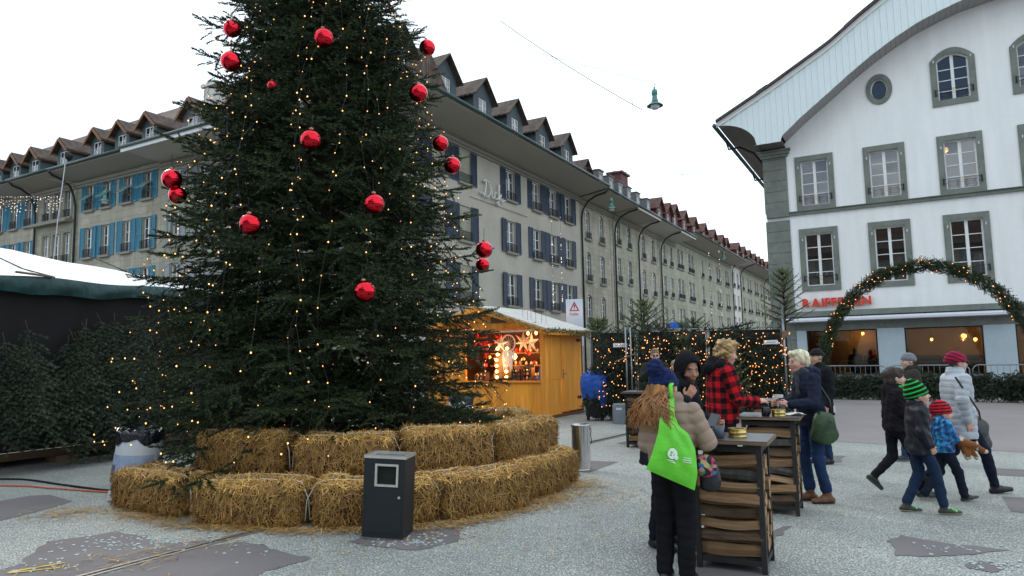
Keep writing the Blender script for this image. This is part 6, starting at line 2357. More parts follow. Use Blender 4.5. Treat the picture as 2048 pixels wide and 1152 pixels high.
class Person:
    def __init__(s, label, x, y, rz, H, seed=0, **k):
        s.t = thing('person', label, 'person', (x, y, 0), R_(rz))
        s.H, s.k, s.seed = H, H / 1.70, seed
        j = dict(pel=(0, 0, .94), neck=(0, 0, 1.43), head=(0, .025, 1.575), shR=(.17, 0, 1.375), shL=(-.17, 0, 1.375),
                 elR=(.215, -.02, 1.10), elL=(-.215, -.02, 1.10), wrR=(.215, .06, .87), wrL=(-.215, .06, .87),
                 hiR=(.085, 0, .93), hiL=(-.085, 0, .93), knR=(.09, .03, .50), knL=(-.09, .03, .50), anR=(.09, -.02, .09), anL=(-.09, -.02, .09))
        j.update(k.get('j', {}))
        s.j = {a: A3(*b) * s.k for a, b in j.items()}
        s.hs = k.get('hs', s.k ** .35)
        s.hR = euler(R_(k.get('yaw', 0)), R_(k.get('pitch', 0)), R_(k.get('roll', 0)))
        s.skin = k.get('skin', (.50, .29, .20))
        s.hand = k.get('hand', {})       # 'R'/'L': (dir, palm normal, curl)
        s.bare = k.get('bare', 'RL')
        s.head_c = s.j['head']
        s.hair_c = k.get('hair', (.10, .06, .035))
        s.beard, s.brow = k.get('beard'), k.get('brow')
        s.h = k.get('h', .0075) * 1.18
        s.body()
    def q(s, P):
        return (P - s.head_c) @ s.hR / s.hs
    def wpt(s, q):
        return s.hR @ (A3(*q) * s.hs) + s.head_c
    def hand_prims(s, sd):
        j, k = s.j, s.k
        W, E = j['wr' + sd], j['el' + sd]
        d0 = (W - E) / np.linalg.norm(W - E)
        d, nrm, curl = s.hand.get(sd, (None, None, .5))
        d = d0 if d is None else A3(*d) / np.linalg.norm(d)
        n = A3(*(nrm or ((-1, 0, 0) if sd == 'R' else (1, 0, 0))))
        n = n - d * (n @ d)
        n /= np.linalg.norm(n) + 1e-6
        si = np.cross(d, n)
        if sd == 'L':
            si = -si
        kk = max(.72, k)
        out = []
        for o in (-.022, 0, .022):
            out.append((W + d * .015 * kk + si * o * .8 * kk, W + d * .085 * kk + si * o * kk, .016 * kk, .014 * kk))
        for i, (o, L_) in enumerate(((.031, .068), (.011, .078), (-.010, .073), (-.029, .056))):
            b = W + d * .088 * kk + si * o * kk
            a1 = curl * .9
            p1 = b + (d * math.cos(a1) + n * math.sin(a1)) * L_ * .5 * kk
            a2 = curl * 2.0
            p2 = p1 + (d * math.cos(a2) + n * math.sin(a2)) * L_ * .5 * kk
            out += [(b, p1, .0095 * kk, .009 * kk), (p1, p2, .009 * kk, .0075 * kk)]
        tb = W + d * .03 * kk + si * .03 * kk
        tm = tb + (d * .6 + si * .6 + n * .35) * .042 * kk
        out += [(tb, tm, .0125 * kk, .011 * kk), (tm, tm + (d * .85 + n * .45) * .032 * kk, .0105 * kk, .009 * kk)]
        return out
    def body(s):
        j, k = s.j, s.k
        limb = []
        for sd in 'RL':
            limb += [(j['sh' + sd], j['el' + sd], .038 * k, .033 * k), (j['el' + sd], j['wr' + sd], .032 * k, .024 * k),
                     (j['hi' + sd], j['kn' + sd], .055 * k, .036 * k), (j['kn' + sd], j['an' + sd], .034 * k, .026 * k)]
        hands = [p for sd in s.bare for p in s.hand_prims(sd)]
        neckb = s.wpt((0, -.02, -.075))
        pel, nk = j['pel'], j['neck']
        def fn(P):
            d = head_sdf(s.q(P)) * s.hs
            d = smin(d, rcone(P, neckb, nk - A3(0, 0, .02), .050 * k, .055 * k), .02)
            d = smin(d, rcone(P, nk - A3(0, 0, .10), pel, .085 * k, .085 * k), .04)
            d = smin(d, rcone(P, j['shR'], j['shL'], .045 * k, .045 * k), .04)
            for p in limb:
                d = smin(d, rcone(P, *p), .02)
            h = None
            for p in hands:
                e = rcone(P, *p)
                h = e if h is None else smin(h, e, .006)
            if h is not None:
                d = smin(d, h, .012)
            return d
        pts = np.stack([v for a, v in j.items()])
        lo, hi = pts.min(0) - .16, pts.max(0) + .17
        V, F = surface_nets(fn, lo, hi, s.h)
        q = s.q(V)
        c = head_col(q, s.skin, s.hair_c, brow=s.brow, beard=s.beard)
        far = np.linalg.norm(q, axis=1) > .17
        c[far] = s.skin
        for sd in s.bare:
            m = np.linalg.norm(V - j['wr' + sd], axis=1) < .2 * k
            c[m & far] = A3(*s.skin) * A3(1.02, .92, .9)
        np_mesh('body', V, F, M['skin'], s.t, True, attrs={'Col': c})
    def part(s, name, fn, lo, hi, h, m, col, disp=None):
        V, F = surface_nets(fn, lo, hi, h)
        if disp is not None:
            N = vnormals(V, F)
            V = V + N * disp(V, N)[:, None]
        V = V.astype(np.float32)
        c = col(V) if callable(col) else np.tile(A3(*col), (len(V), 1)) * (1 + .18 * vnoise(V, s.seed, 9, 2))[:, None]
        return np_mesh(name, V, F, M[m], s.t, True, attrs={'Col': np.clip(c, 0, 1)})
    def jacket(s, st, col, m='cloth', sl=(.068, .056, .047), name='jacket', quilt=0., per=.09, fold=.006, cut_wr=0.02, collar=None, h=.0105, hood=None, arms='RL', zip_=None):
        j, k = s.j, s.k
        st = [tuple(v * k for v in r) for r in st]
        slv = [(sd, j['sh' + sd], j['el' + sd], j['wr' + sd]) for sd in arms]
        def parts(P):
            T = torso_d(P, st)
            S = []
            for sd, a, b, c in slv:
                e = c + (b - c) / np.linalg.norm(b - c) * cut_wr
                d1, d2 = rcone(P, a, b, sl[0] * k, sl[1] * k), rcone(P, b, e, sl[1] * k, sl[2] * k)
                S.append((d1, d2, a, b, e))
            return T, S
        def fn(P):
            d, S = parts(P)
            for (d1, d2, *_ ) in S:
                d = smin(d, smin(d1, d2, .02), .035 * k)
            if collar:
                for (a, b, ra, rb) in collar:
                    d = smin(d, rcone(P, A3(*a) * k, A3(*b) * k, ra * k, rb * k), .025)
            if hood:
                for (c, r) in hood:
                    d = smin(d, ell(P, A3(*c) * k, A3(*r) * k), .03)
            return d
        def coords(V):
            T, S = parts(V)
            best, c1, c2 = T.copy(), np.arctan2(V[:, 0], V[:, 1] + 1e-6) * .17 * k, V[:, 2].copy()
            for (d1, d2, a, b, e) in S:
                for (dd, p0, p1, off) in ((d1, a, b, 0.0), (d2, b, e, float(np.linalg.norm(b - a)))):
                    mk = dd < best
                    best = np.where(mk, dd, best)
                    ax = (p1 - p0) / np.linalg.norm(p1 - p0)
                    rel = V - p0
                    t = rel @ ax
                    pr = rel - t[:, None] * ax
                    u = np.cross(ax, A3(0, 1, .2))
                    u /= np.linalg.norm(u)
                    w = np.cross(ax, u)
                    c2 = np.where(mk, t + off, c2)
                    c1 = np.where(mk, np.arctan2(pr @ u, pr @ w) * .06 * k, c1)
            return c1, c2
        def disp(V, N):
            o = 1.5 * fold * (vnoise(V, s.seed + 3, 22, 2) + .6 * vnoise(V * A3(1, 1, .5), s.seed + 4, 48, 1) + .4 * vnoise(V * A3(.6, .6, 1.5), s.seed + 5, 70, 1))
            if quilt:
                c1, c2 = coords(V)
                w = np.abs(np.sin(math.pi * c2 / (per * k)))
                o = o * .6 + quilt * (w ** .45 - .75)
            return o
        lo = np.array([min(-.3 * k, min(j['el' + a][0] for a in 'RL') - .1, min(j['wr' + a][0] for a in 'RL') - .1), min(-.24 * k, min(j['el' + a][1] for a in 'RL') - .1), min(st[0][0] - .02, min(j['wr' + a][2] for a in 'RL') - .08)])
        hi = np.array([max(.3 * k, max(j['el' + a][0] for a in 'RL') + .1, max(j['wr' + a][0] for a in 'RL') + .1), max(.26 * k, max(j['wr' + a][1] for a in 'RL') + .1, max(j['el' + a][1] for a in 'RL') + .1), max(1.62 * k, max(j['wr' + a][2] for a in 'RL') + .1)])
        cf = col
        if callable(col):
            cf = lambda V: col(V, *coords(V))
        return s.part(name, fn, lo, hi, h, m, cf, disp)
    def trousers(s, col, r=(.092, .068, .055), m='cloth', top=1.0, z_cut=.10, fold=.007, h=.011):
        j, k = s.j, s.k
        def fn(P):
            d = ell(P, j['pel'] + A3(0, -.01, -.02) * k, A3(.158, .118, .13) * k)
            for sd in 'RL':
                e = j['an' + sd]
                d = smin(d, smin(rcone(P, j['hi' + sd], j['kn' + sd], r[0] * k, r[1] * k), rcone(P, j['kn' + sd], e + (j['kn' + sd] - e) * (z_cut - .08), r[1] * k, r[2] * k), .02), .03)
            return d
        pts = np.stack([j[a + b] for a in ('hi', 'kn', 'an') for b in 'RL'])
        def disp(V, N):
            return fold * (vnoise(V, s.seed + 7, 26, 2) + .8 * vnoise(V * A3(.5, .5, 1.6), s.seed + 8, 40, 1))
        return s.part('trousers', fn, pts.min(0) - .2, pts.max(0) + .2, h, m, col, disp)
    def shoes(s, col, sole, L_=.26, boot=.10, name='shoe', toe=None, laces=None, m='leather'):
        j, k = s.j, s.k
        for sd in 'RL':
            a = j['an' + sd]
            d = A3(*((toe or {}).get(sd, (0.06 if sd == 'R' else -.06, 1, 0))))
            d = d / np.linalg.norm(d)
            up = A3(0, 0, 1) - d * d[2]
            up /= np.linalg.norm(up)
            si = np.cross(d, up)
            hl = a - d * .045 * k - up * .055 * k
            tp = a + d * (L_ - .085) * k - up * .062 * k
            sh = a + (j['kn' + sd] - a) / np.linalg.norm(j['kn' + sd] - a) * boot * k
            base = a - up * .088 * k
            def fn(P):
                e = smin(rcone(P, hl, (hl + tp) / 2 + up * .012 * k, .036 * k, .042 * k), rcone(P, (hl + tp) / 2 + up * .01 * k, tp, .042 * k, .030 * k), .02)
                e = smin(e, rcone(P, a - up * .03 * k, sh, .045 * k, .052 * k), .03)
                return np.maximum(e, -((P - base) @ up))
            pts = np.stack([hl, tp, sh])
            def cf(V):
                c = np.tile(A3(*col), (len(V), 1)) * (1 + .2 * vnoise(V, s.seed, 30, 2))[:, None]
                hgt = (V - base) @ up
                c[hgt < .022 * k] = sole
                if laces is not None:
                    al = (V - a) @ d / k
                    lt = np.abs((V - a) @ si) / k
                    top = hgt / k > .048
                    mk = top & (lt < .030) & (al > .02) & (al < .15) & (np.sin(al * 150) > -.5)
                    c[mk] = laces
                return c
            V, F = surface_nets(fn, pts.min(0) - .09, pts.max(0) + .09, .008)
            np_mesh(name, V, F, M[m], s.t, True, attrs={'Col': np.clip(cf(V), 0, 1)})
    def hair(s, prims, col, disp=.006, f=60, cut=None, name='hair', m='hairm', h=.006, stretch=(1, 1, .35), mix=.35):
        def fn(P):
            q = s.q(P)
            d = None
            for p in prims:
                e = ell(q, p[0], p[1]) if len(p) == 2 else rcone(q, *p)
                d = e if d is None else smin(d, e, .02)
            if cut is not None:
                for (o, n) in cut:
                    n = A3(*n)
                    n = n / np.linalg.norm(n)
                    d = np.maximum(d, (q - A3(*o)) @ n)
            return d * s.hs
        r = .24 * s.hs
        def dp(V, N):
            q = s.q(V) * A3(*stretch)
            return disp * (vnoise(q, s.seed + 5, f, 2) * 1.4)
        def cf(V):
            q = s.q(V) * A3(*stretch)
            return np.tile(A3(*col), (len(V), 1)) * (1 + mix * 1.6 * vnoise(q, s.seed + 6, f * 1.4, 2))[:, None]
        return s.part(name, fn, s.head_c - r, s.head_c + r, h, m, cf, dp)
    def hat(s, colf, z0=.015, slope=.10, r=(.088, .108, .100), c=(0, -.012, .038), name='knit_hat', peak=0.0, brim=.006, h=.0055, pom=None):
        def fn(P):
            q = s.q(P)
            d = ell(q, c, r)
            if peak:
                d = smin(d, ell(q, (c[0], c[1] - .02, c[2] + r[2] * .8), (r[0] * .6, r[1] * .6, peak)), .03)
            low = z0 + slope * q[:, 1]
            band = np.maximum(d - brim, np.maximum(low - q[:, 2], q[:, 2] - low - .045))
            d = smin(np.maximum(d, low - q[:, 2]), band, .004)
            return d * s.hs
        rr = .2 * s.hs
        ob = s.part(name, fn, s.head_c - rr, s.head_c + rr + A3(0, 0, .05), h, 'knit', lambda V: colf(s.q(V)), lambda V, N: .0012 * np.sin(s.q(V)[:, 2] * 900) + .002 * vnoise(V, s.seed, 40, 1))
        if pom:
            pc, pr, pcol = pom
            cw = s.wpt(pc)
            s.part('pompom', lambda P: np.linalg.norm(P - cw, axis=1) - pr, cw - pr * 1.6, cw + pr * 1.6, .006, 'knit', pcol, lambda V, N: .012 * vnoise(V, 5, 90, 2))
        return ob
    def blob(s, name, prims, col, m='cloth', h=.008, k=.02, disp=None, local=False):
        """free clothing piece from round cones in body coordinates"""
        pr = [(A3(*a) * s.k, A3(*b) * s.k, ra * s.k, rb * s.k) for a, b, ra, rb in prims]
        def fn(P):
            d = None
            for p in pr:
                e = rcone(P, *p)
                d = e if d is None else smin(d, e, k)
            return d
        pts = np.stack([x for p in pr for x in p[:2]])
        mr = max(max(p[2], p[3]) for p in pr) + .03
        return s.part(name, fn, pts.min(0) - mr, pts.max(0) + mr, h, m, col, disp)

# torso profiles: z, cx, cy, half width, half depth  (for 1.70 m)
COAT = [(.72, 0, .0, .215, .155), (.95, 0, 0, .20, .145), (1.12, 0, 0, .185, .135), (1.28, 0, 0, .205, .135), (1.38, 0, -.005, .185, .115), (1.45, 0, 0, .09, .085), (1.50, 0, .0, .075, .075)]
SHORT = [(.86, 0, .0, .19, .14), (.95, 0, 0, .195, .145), (1.12, 0, 0, .185, .135), (1.28, 0, 0, .20, .135), (1.38, 0, -.005, .185, .115), (1.45, 0, 0, .09, .085), (1.50, 0, .0, .075, .075)]
PUFF = [(.80, 0, .0, .205, .165), (.95, 0, 0, .215, .165), (1.10, 0, 0, .195, .15), (1.28, 0, 0, .215, .155), (1.38, 0, -.01, .195, .13), (1.45, 0, 0, .10, .095), (1.52, 0, .0, .085, .085)]
COLLAR = [((-.05, .02, 1.46), (.05, .02, 1.46), .055, .055), ((0, -.045, 1.47), (0, .05, 1.45), .06, .055)]
def walk(front='R', step=.30, lift=.10):
    f, b = front, 'L' if front == 'R' else 'R'
    sx = {'R': .085, 'L': -.085}
    return {'hi' + f: (sx[f], .01, .92), 'kn' + f: (sx[f], step * .72, .51), 'an' + f: (sx[f], step, .09),
            'hi' + b: (sx[b], -.01, .92), 'kn' + b: (sx[b], -step * .15, .50), 'an' + b: (sx[b], -step * 1.25, .09 + lift)}

NAVY = (.012, .018, .05)
BLACK = (.010, .010, .012)
# --- woman in the tan quilted jacket, back to the camera
p = Person('woman in tan quilted jacket and navy bobble hat, back turned, at the front bar table', 1.135, 5.06, -32, 1.50, 1, h=.007, yaw=-28, pitch=-4, roll=-4, skin=(.55, .34, .26), hair=(.30, .12, .03),
           j=dict(head=(-.055, .035, 1.565), shR=(.185, 0, 1.36), shL=(-.185, 0, 1.36), elR=(.275, .06, 1.12), wrR=(.20, .31, 1.13), elL=(-.215, .02, 1.09), wrL=(-.20, .20, 1.02)), hand={'R': ((-.2, 1, 0), (0, 0, -1), .7)})
p.trousers((.008, .008, .010), (.10, .078, .066))
p.jacket([(.93, 0, 0, .19, .15), (1.02, 0, 0, .195, .15), (1.12, 0, 0, .185, .145)] + PUFF[3:], (.29, .205, .15), 'nylon', (.080, .076, .058), quilt=.010, per=.085, fold=.005, collar=COLLAR, h=.009)
p.shoes((.012, .012, .015), (.02, .02, .03), .25, .12)
def navyhat(q):
    return np.tile(A3(.010, .018, .075), (len(q), 1)) * (1 + .25 * np.sin(q[:, 0:1] * 320))
p.hat(navyhat, z0=-.005, slope=.12, r=(.098, .118, .108), pom=((.02, -.105, .135), .062, (.012, .022, .085)), brim=.009)
p.hair([((0, -.03, .0), (.092, .10, .10)), ((0, -.065, -.06), (-.02, -.125, -.20), .10, .085), ((-.05, -.07, -.06), (-.12, -.125, -.17), .07, .06), ((.05, -.06, -.04), (.05, -.10, -.14), .06, .05)],
       (.30, .13, .04), .012, 42, [((0, .03, 0), (0, 1, -.2))], stretch=(1, 1, .3), mix=.55)
def locks(person, n, seed, col, spread, L0, L1, root_z=-.04, back=-.06):
    """separate long locks over the shoulders"""
    rs = random.Random(seed)
    b = MB()
    for i in range(n):
        a = rs.uniform(-1, 1)
        q0 = Vector((a * .085, back * (1 - .5 * abs(a)) - .055, root_z + rs.uniform(-.02, .02)))
        L_ = rs.uniform(L0, L1)
        sx = a * spread + rs.uniform(-.05, .05)
        ph = rs.uniform(0, 6.3)
        pts = []
        for k in range(9):
            t = k / 8
            q = q0 + Vector((sx * t + .022 * math.sin(ph + t * 10), -.06 * math.sin(t * 2.2) - .02 * t + .012 * math.cos(ph + t * 8), -L_ * t))
            pts.append(tuple(person.wpt(q)))
        r = rs.uniform(.003, .007)
        b.tube(pts, [r * .7, r, r, r * 1.05, r, r * .9, r * .8, r * .6, r * .2], 5)
    me = b.data('hair_locks', col, True)
    return stuff(obj('hair_locks', me, person.t))
M['hair_auburn'] = pm('hair_auburn', (.33, .145, .045), .42, noise=(26, .5), spec=.5)
locks(p, 210, 4, M['hair_auburn'], .17, .15, .31)
P_TAN = p

# --- hooded man at the front table
p = Person('bearded man in black hood and dark coat, hand raised, behind the front bar table', 1.30, 6.02, -140, 1.66, 2, h=.007, yaw=-24, pitch=-16, skin=(.36, .185, .115), hair=(.012, .009, .008), beard=(.085, .045, .032), brow=(.02, .013, .011),
           j=dict(head=(-.03, .25, 1.52), neck=(0, .18, 1.41), shR=(.17, .14, 1.36), shL=(-.17, .14, 1.36), elR=(.26, .14, 1.12), wrR=(.12, .32, 1.27), elL=(-.25, .16, 1.10), wrL=(-.14, .42, 1.06), knR=(.13, .03, .5), anR=(.16, -.02, .09), knL=(-.10, .03, .5)),
           hand={'R': ((-.55, .35, .75), (-.6, -.6, .1), .45), 'L': ((.1, 1, 0), (1, 0, 0), .9)})
p.trousers((.010, .012, .018), (.098, .075, .062))
LEAN = [(.70, 0, -.03, .235, .175), (.95, 0, 0, .215, .155), (1.12, 0, .04, .195, .14), (1.28, 0, .11, .205, .135), (1.38, 0, .15, .185, .115), (1.45, 0, .18, .09, .085), (1.50, 0, .19, .075, .075)]
p.jacket(LEAN, (.016, .018, .022), 'cloth', (.085, .07, .056), h=.0095, fold=.008)
p.shoes((.010, .010, .011), (.015, .015, .017), .28, .14)
def hood(pp, col, r=(.108, .130, .142), op=(.074, .10, .108), oc=(0, .105, -.010)):
    def fn(P):
        q = pp.q(P)
        d = ell(q, (0, -.018, .015), r)
        d = smin(d, ell(q, (0, -.06, -.13), (.12, .09, .07)), .04)
        d = np.maximum(d, -ell(q, oc, op))
        d = np.maximum(d, -ell(q, (0, -.0, .0), (r[0] - .016, r[1] - .018, r[2] - .016)))
        return d * pp.hs
    rr = .24 * pp.hs
    pp.part('hood', fn, pp.head_c - rr, pp.head_c + rr, .006, 'cloth', col, lambda V, N: .005 * vnoise(V, 4, 30, 2))
hood(p, (.010, .010, .012))
p.blob('neck_warmer', [((-.05, .24, 1.385), (.05, .24, 1.385), .055, .055), ((0, .17, 1.41), (0, .24, 1.395), .075, .06)], (.012, .011, .012))
p.blob('fur_trim', [((-.13, .08, 1.46), (-.17, .17, 1.42), .035, .03), ((-.13, .08, 1.46), (.0, .03, 1.48), .035, .035)], (.20, .15, .11), 'hairm', .007, disp=lambda V, N: .012 * vnoise(V, 3, 90, 2))

# --- man in the red plaid jacket
def plaid(V, c1, c2):
    a = np.floor(c1 / .052).astype(int) % 2
    b = np.floor(c2 / .055).astype(int) % 2
    c = np.zeros((len(V), 3), np.float32)
    c[:] = (.15, .008, .012)
    c[(a == 1) & (b == 1)] = (.52, .010, .018)
    c[(a == 0) & (b == 0)] = (.008, .006, .008)
    return c
p = Person('man with curly blond hair in red and black plaid jacket at the second bar table', 2.19, 7.30, -82, 1.75, 3, h=.0075, yaw=-6, pitch=-14, skin=(.56, .33, .25), hair=(.34, .21, .09),
           j=dict(head=(0, .07, 1.565), neck=(0, .02, 1.43), elR=(.235, .06, 1.10), wrR=(.16, .29, 1.08), elL=(-.22, .05, 1.1), wrL=(-.12, .28, 1.06)), hand={'R': ((-.1, 1, .05), (-.5, 0, -.8), .55), 'L': ((.1, 1, 0), (.5, 0, -.8), .6)})
p.trousers((.012, .014, .022))
p.jacket(SHORT, plaid, 'cloth', (.076, .064, .054), h=.009, fold=.006)
p.shoes((.012, .012, .014), (.03, .03, .03))
p.blob('hoodie', [((-.07, -.03, 1.45), (.07, -.03, 1.45), .062, .062), ((0, -.10, 1.42), (0, -.07, 1.47), .085, .07), ((-.05, .05, 1.42), (.05, .05, 1.42), .05, .05)], (.012, .011, .014), disp=lambda V, N: .008 * vnoise(V, 3, 30, 2))
p.hair([((0, -.02, .05), (.098, .112, .098)), ((0, -.06, -.02), (.088, .07, .085)), ((0, .045, .10), (.075, .06, .045)), ((.07, .0, .0), (.035, .05, .05)), ((-.07, .0, .0), (.035, .05, .05))], (.36, .225, .095), .016, 46, [((0, .075, .045), (0, .75, -.66))], stretch=(1, 1, 1), mix=.5)

# --- woman with bleached short hair
p = Person('woman with short bleached hair, navy jacket, blue jeans and brown boots at the second table', 3.22, 7.58, 92, 1.63, 4, h=.0075, yaw=4, pitch=-6, skin=(.58, .33, .26), hair=(.66, .60, .40), brow=(.35, .28, .18),
           j=dict(head=(0, .09, 1.57), neck=(0, .035, 1.43), pel=(0, -.03, .94), hiR=(.085, -.03, .93), hiL=(-.085, -.03, .93), elL=(-.235, .05, 1.11), wrL=(-.15, .29, 1.10), elR=(.23, .06, 1.1), wrR=(.12, .28, 1.10),
                  knL=(-.09, -.02, .5), anL=(-.09, -.11, .09), knR=(.09, .05, .5), anR=(.09, .0, .09)), hand={'L': ((.15, 1, 0), (.9, 0, -.3), .8), 'R': ((-.1, 1, 0), (-.9, 0, -.3), .8)})
p.trousers((.022, .045, .11), (.088, .066, .060), z_cut=.24)
st = [(.84, 0, -.03, .185, .14), (.95, 0, -.025, .19, .14), (1.12, 0, -.005, .175, .128), (1.28, 0, .015, .195, .132), (1.38, 0, .02, .178, .112), (1.45, 0, .03, .09, .085), (1.50, 0, .035, .078, .078)]
p.jacket(st, (.016, .022, .042), 'cloth', (.075, .064, .053), h=.0095, hood=[((0, -.085, 1.44), (.11, .06, .075))])
p.blob('scarf', [((-.06, .06, 1.46), (.06, .06, 1.46), .05, .05), ((0, -.02, 1.47), (0, .10, 1.45), .065, .055), ((-.03, .12, 1.42), (-.05, .13, 1.20), .04, .03)], (.055, .058, .072), 'knit', disp=lambda V, N: .01 * vnoise(V, 3, 40, 2))
p.shoes((.16, .065, .03), (.05, .03, .02), .25, .13)
p.hair([((0, -.02, .045), (.088, .108, .092)), ((0, -.07, -.015), (.078, .05, .07)), ((0, .05, .095), (.066, .055, .035))], (.68, .62, .42), .006, 60, [((0, .08, .055), (0, .72, -.7))], mix=.3)
P_BL = p

# --- people behind
p = Person('man in dark coat and cap standing behind the bleached hair', 4.46, 10.1, 105, 1.64, 5, h=.011)
p.trousers((.02, .035, .08))
p.jacket(COAT, (.012, .013, .016), 'cloth', (.08, .066, .054), collar=COLLAR, h=.013)
p.shoes((.012, .012, .014), (.03, .03, .03))
p.hat(lambda q: np.tile(A3(.015, .015, .018), (len(q), 1)), z0=.03, slope=.05, name='cap')
p = Person('man in olive coat and dark glasses drinking at a far bar table', 2.68, 13.05, 175, 1.70, 6, h=.010, skin=(.52, .33, .26), hair=(.24, .15, .075), beard=(.14, .085, .05),
           j=dict(elR=(.26, .10, 1.16), wrR=(.09, .25, 1.36), elL=(-.24, .05, 1.1), wrL=(-.16, .28, 1.08)), hand={'R': ((-.8, .3, .4), (0, -1, 0), .6)})
p.trousers((.015, .017, .022))
p.jacket(COAT, (.028, .030, .022), 'cloth', (.085, .07, .056), collar=COLLAR, h=.012)
p.shoes((.012, .012, .014), (.03, .03, .03))
p.hair([((0, -.01, .06), (.082, .10, .085)), ((0, .04, .12), (.06, .05, .03))], (.25, .16, .08), .004, 50, [((0, .07, .06), (0, .7, -.7))])
p.part('dark_glasses', lambda P: np.minimum(ell(p.q(P), (.032, .104, .010), (.026, .008, .018)), np.minimum(ell(p.q(P), (-.032, .104, .010), (.026, .008, .018)), rcone(p.q(P), (-.07, .06, .014), (.07, .06, .014), .004, .004))) * p.hs, p.head_c - .16, p.head_c + .16, .005, 'leather', (.02, .022, .04))
p = Person('shorter person with light brown hair behind the bobble hat', 3.17, 13.5, 160, 1.47, 7, h=.012, hair=(.3, .2, .12))
p.trousers((.015, .017, .022))
p.jacket(COAT, (.02, .02, .022), 'cloth', (.08, .066, .054), collar=COLLAR, h=.014)
p.shoes((.012, .012, .014), (.03, .03, .03))
p.hair([((0, -.02, .05), (.088, .108, .09)), ((0, -.06, -.04), (.085, .06, .09))], (.32, .21, .12), .006, 50, [((0, .07, .05), (0, .7, -.7))])

# --- person with grey cap
p = Person('person in grey knit hat and dark coat walking left behind the children', 5.86, 10.2, 78, 1.55, 8, h=.009, yaw=10, skin=(.55, .36, .29), hair=(.1, .07, .05), j=dict(walk('L', .2, .05), elL=(-.235, -.02, 1.10), wrL=(-.21, .10, .88)))
p.trousers((.025, .05, .11), (.088, .064, .055))
p.jacket(COAT, (.038, .034, .030), 'cloth', (.085, .07, .058), collar=COLLAR, h=.011, hood=[((0, -.09, 1.45), (.12, .07, .08))])
p.shoes((.03, .03, .035), (.3, .3, .32), .26, .08)
p.hat(lambda q: np.tile(A3(.18, .19, .21), (len(q), 1)) * (1 + .15 * np.sin(q[:, 0:1] * 300)), z0=.015, slope=.12)

# --- the children and the woman walking right
G = (.02, .55, .05)
p = Person('dark haired boy in black hoodie with bright green scarf walking right', 4.27, 7.80, -92, 1.40, 9, h=.0075, yaw=-4, pitch=4, hs=.98, skin=(.56, .36, .28), hair=(.05, .03, .022),
           j=dict(walk('R', .24, .16), elR=(.20, .03, 1.12), wrR=(.05, .20, 1.16), elL=(-.2, .04, 1.12), wrL=(-.02, .2, 1.1), head=(0, .03, 1.565)))
p.trousers((.012, .013, .017), (.085, .066, .055))
p.jacket(SHORT, (.014, .012, .015), 'cloth', (.072, .062, .05), h=.0095, fold=.008, hood=[((0, -.08, 1.43), (.10, .06, .07))])
p.shoes((.022, .028, .022), (.06, .09, .06), .26, .10, toe={'R': (.06, 1, -.02), 'L': (-.06, .75, -.65)})
p.blob('green_scarf', [((-.05, .05, 1.46), (.05, .05, 1.46), .045, .045), ((0, -.03, 1.47), (0, .09, 1.46), .055, .05)], lambda V: np.where((np.sin(V[:, 2:3] * 190 + V[:, 0:1] * 60) > .1), A3(.02, .52, .06), A3(.02, .06, .025)), 'knit', disp=lambda V, N: .012 * vnoise(V, 3, 60, 2))
p.hair([((0, -.015, .05), (.088, .108, .092)), ((0, -.06, -.02), (.082, .06, .075)), ((0, .06, .085), (.07, .05, .035))], (.035, .021, .016), .005, 60, [((0, .085, .045), (0, .75, -.66))])

def greenhat(q):
    s = np.sin((q[:, 2:3] - .25 * q[:, 1:2]) * 2 * math.pi / .045)
    return np.where(s > .55, A3(.02, .48, .06), A3(.010, .012, .012))
p = Person('boy in black jacket with green striped hat and neon green laces, nearest of the children', 4.04, 6.98, -98, 1.245, 10, h=.007, yaw=-2, pitch=6, hs=.97, skin=(.58, .36, .29), hair=(.06, .04, .03),
           j=dict(walk('R', .22, .01), elR=(.225, -.05, 1.12), wrR=(.20, .06, .92), elL=(-.22, .0, 1.1), wrL=(-.2, .1, .9), anL=(-.085, -.20, .09), knL=(-.085, .0, .5)))
p.trousers((.016, .03, .065), (.088, .07, .06), z_cut=.20)
p.jacket([(r[0] - (.06 if i == 0 else 0),) + r[1:] for i, r in enumerate(SHORT)], (.010, .011, .018), 'nylon', (.082, .072, .058), h=.009, fold=.010, collar=COLLAR)
p.blob('orange_lining', [((.0, .135, 1.40), (.0, .15, .84), .016, .014), ((-.03, .10, 1.47), (.03, .10, 1.47), .03, .03)], (.42, .07, .015))
p.shoes((.042, .036, .030), (.45, .42, .32), .275, .10, laces=(.05, .75, .08), toe={'R': (.02, 1, 0.0), 'L': (-.02, 1, -.06)})
p.hat(greenhat, z0=-.005, slope=.15, r=(.092, .114, .112), peak=.05)

def redhat(q):
    s = np.sin((q[:, 2:3] - .15 * q[:, 1:2]) * 2 * math.pi / .034)
    return np.where(s > -.15, A3(.50, .015, .03), A3(.014, .010, .012))
p = Person('small child in blue patterned jacket and red striped hat hugging a plush toy', 4.60, 7.52, -90, 1.02, 11, h=.0065, yaw=-8, pitch=-4, hs=.95, skin=(.60, .36, .28), hair=(.2, .12, .06),
           j=dict(walk('R', .27, .03), head=(0, .03, 1.535), elR=(.22, .08, 1.10), wrR=(.10, .28, 1.06), elL=(-.22, .08, 1.1), wrL=(-.08, .28, 1.04)), hand={'R': ((-.5, .8, 0), (-.5, -.3, 0), .7), 'L': ((.5, .8, 0), (.5, -.3, 0), .7)})
p.trousers((.014, .018, .032), (.10, .08, .07))
def bluepat(V, c1, c2):
    a = vnoise(V, 3, 60, 2)
    c = np.tile(A3(.018, .13, .36), (len(V), 1))
    c[a > .25] = (.04, .30, .55)
    c[a < -.35] = (.012, .04, .14)
    c[vnoise(V, 8, 90, 1) > .62] = (.30, .42, .50)
    return c
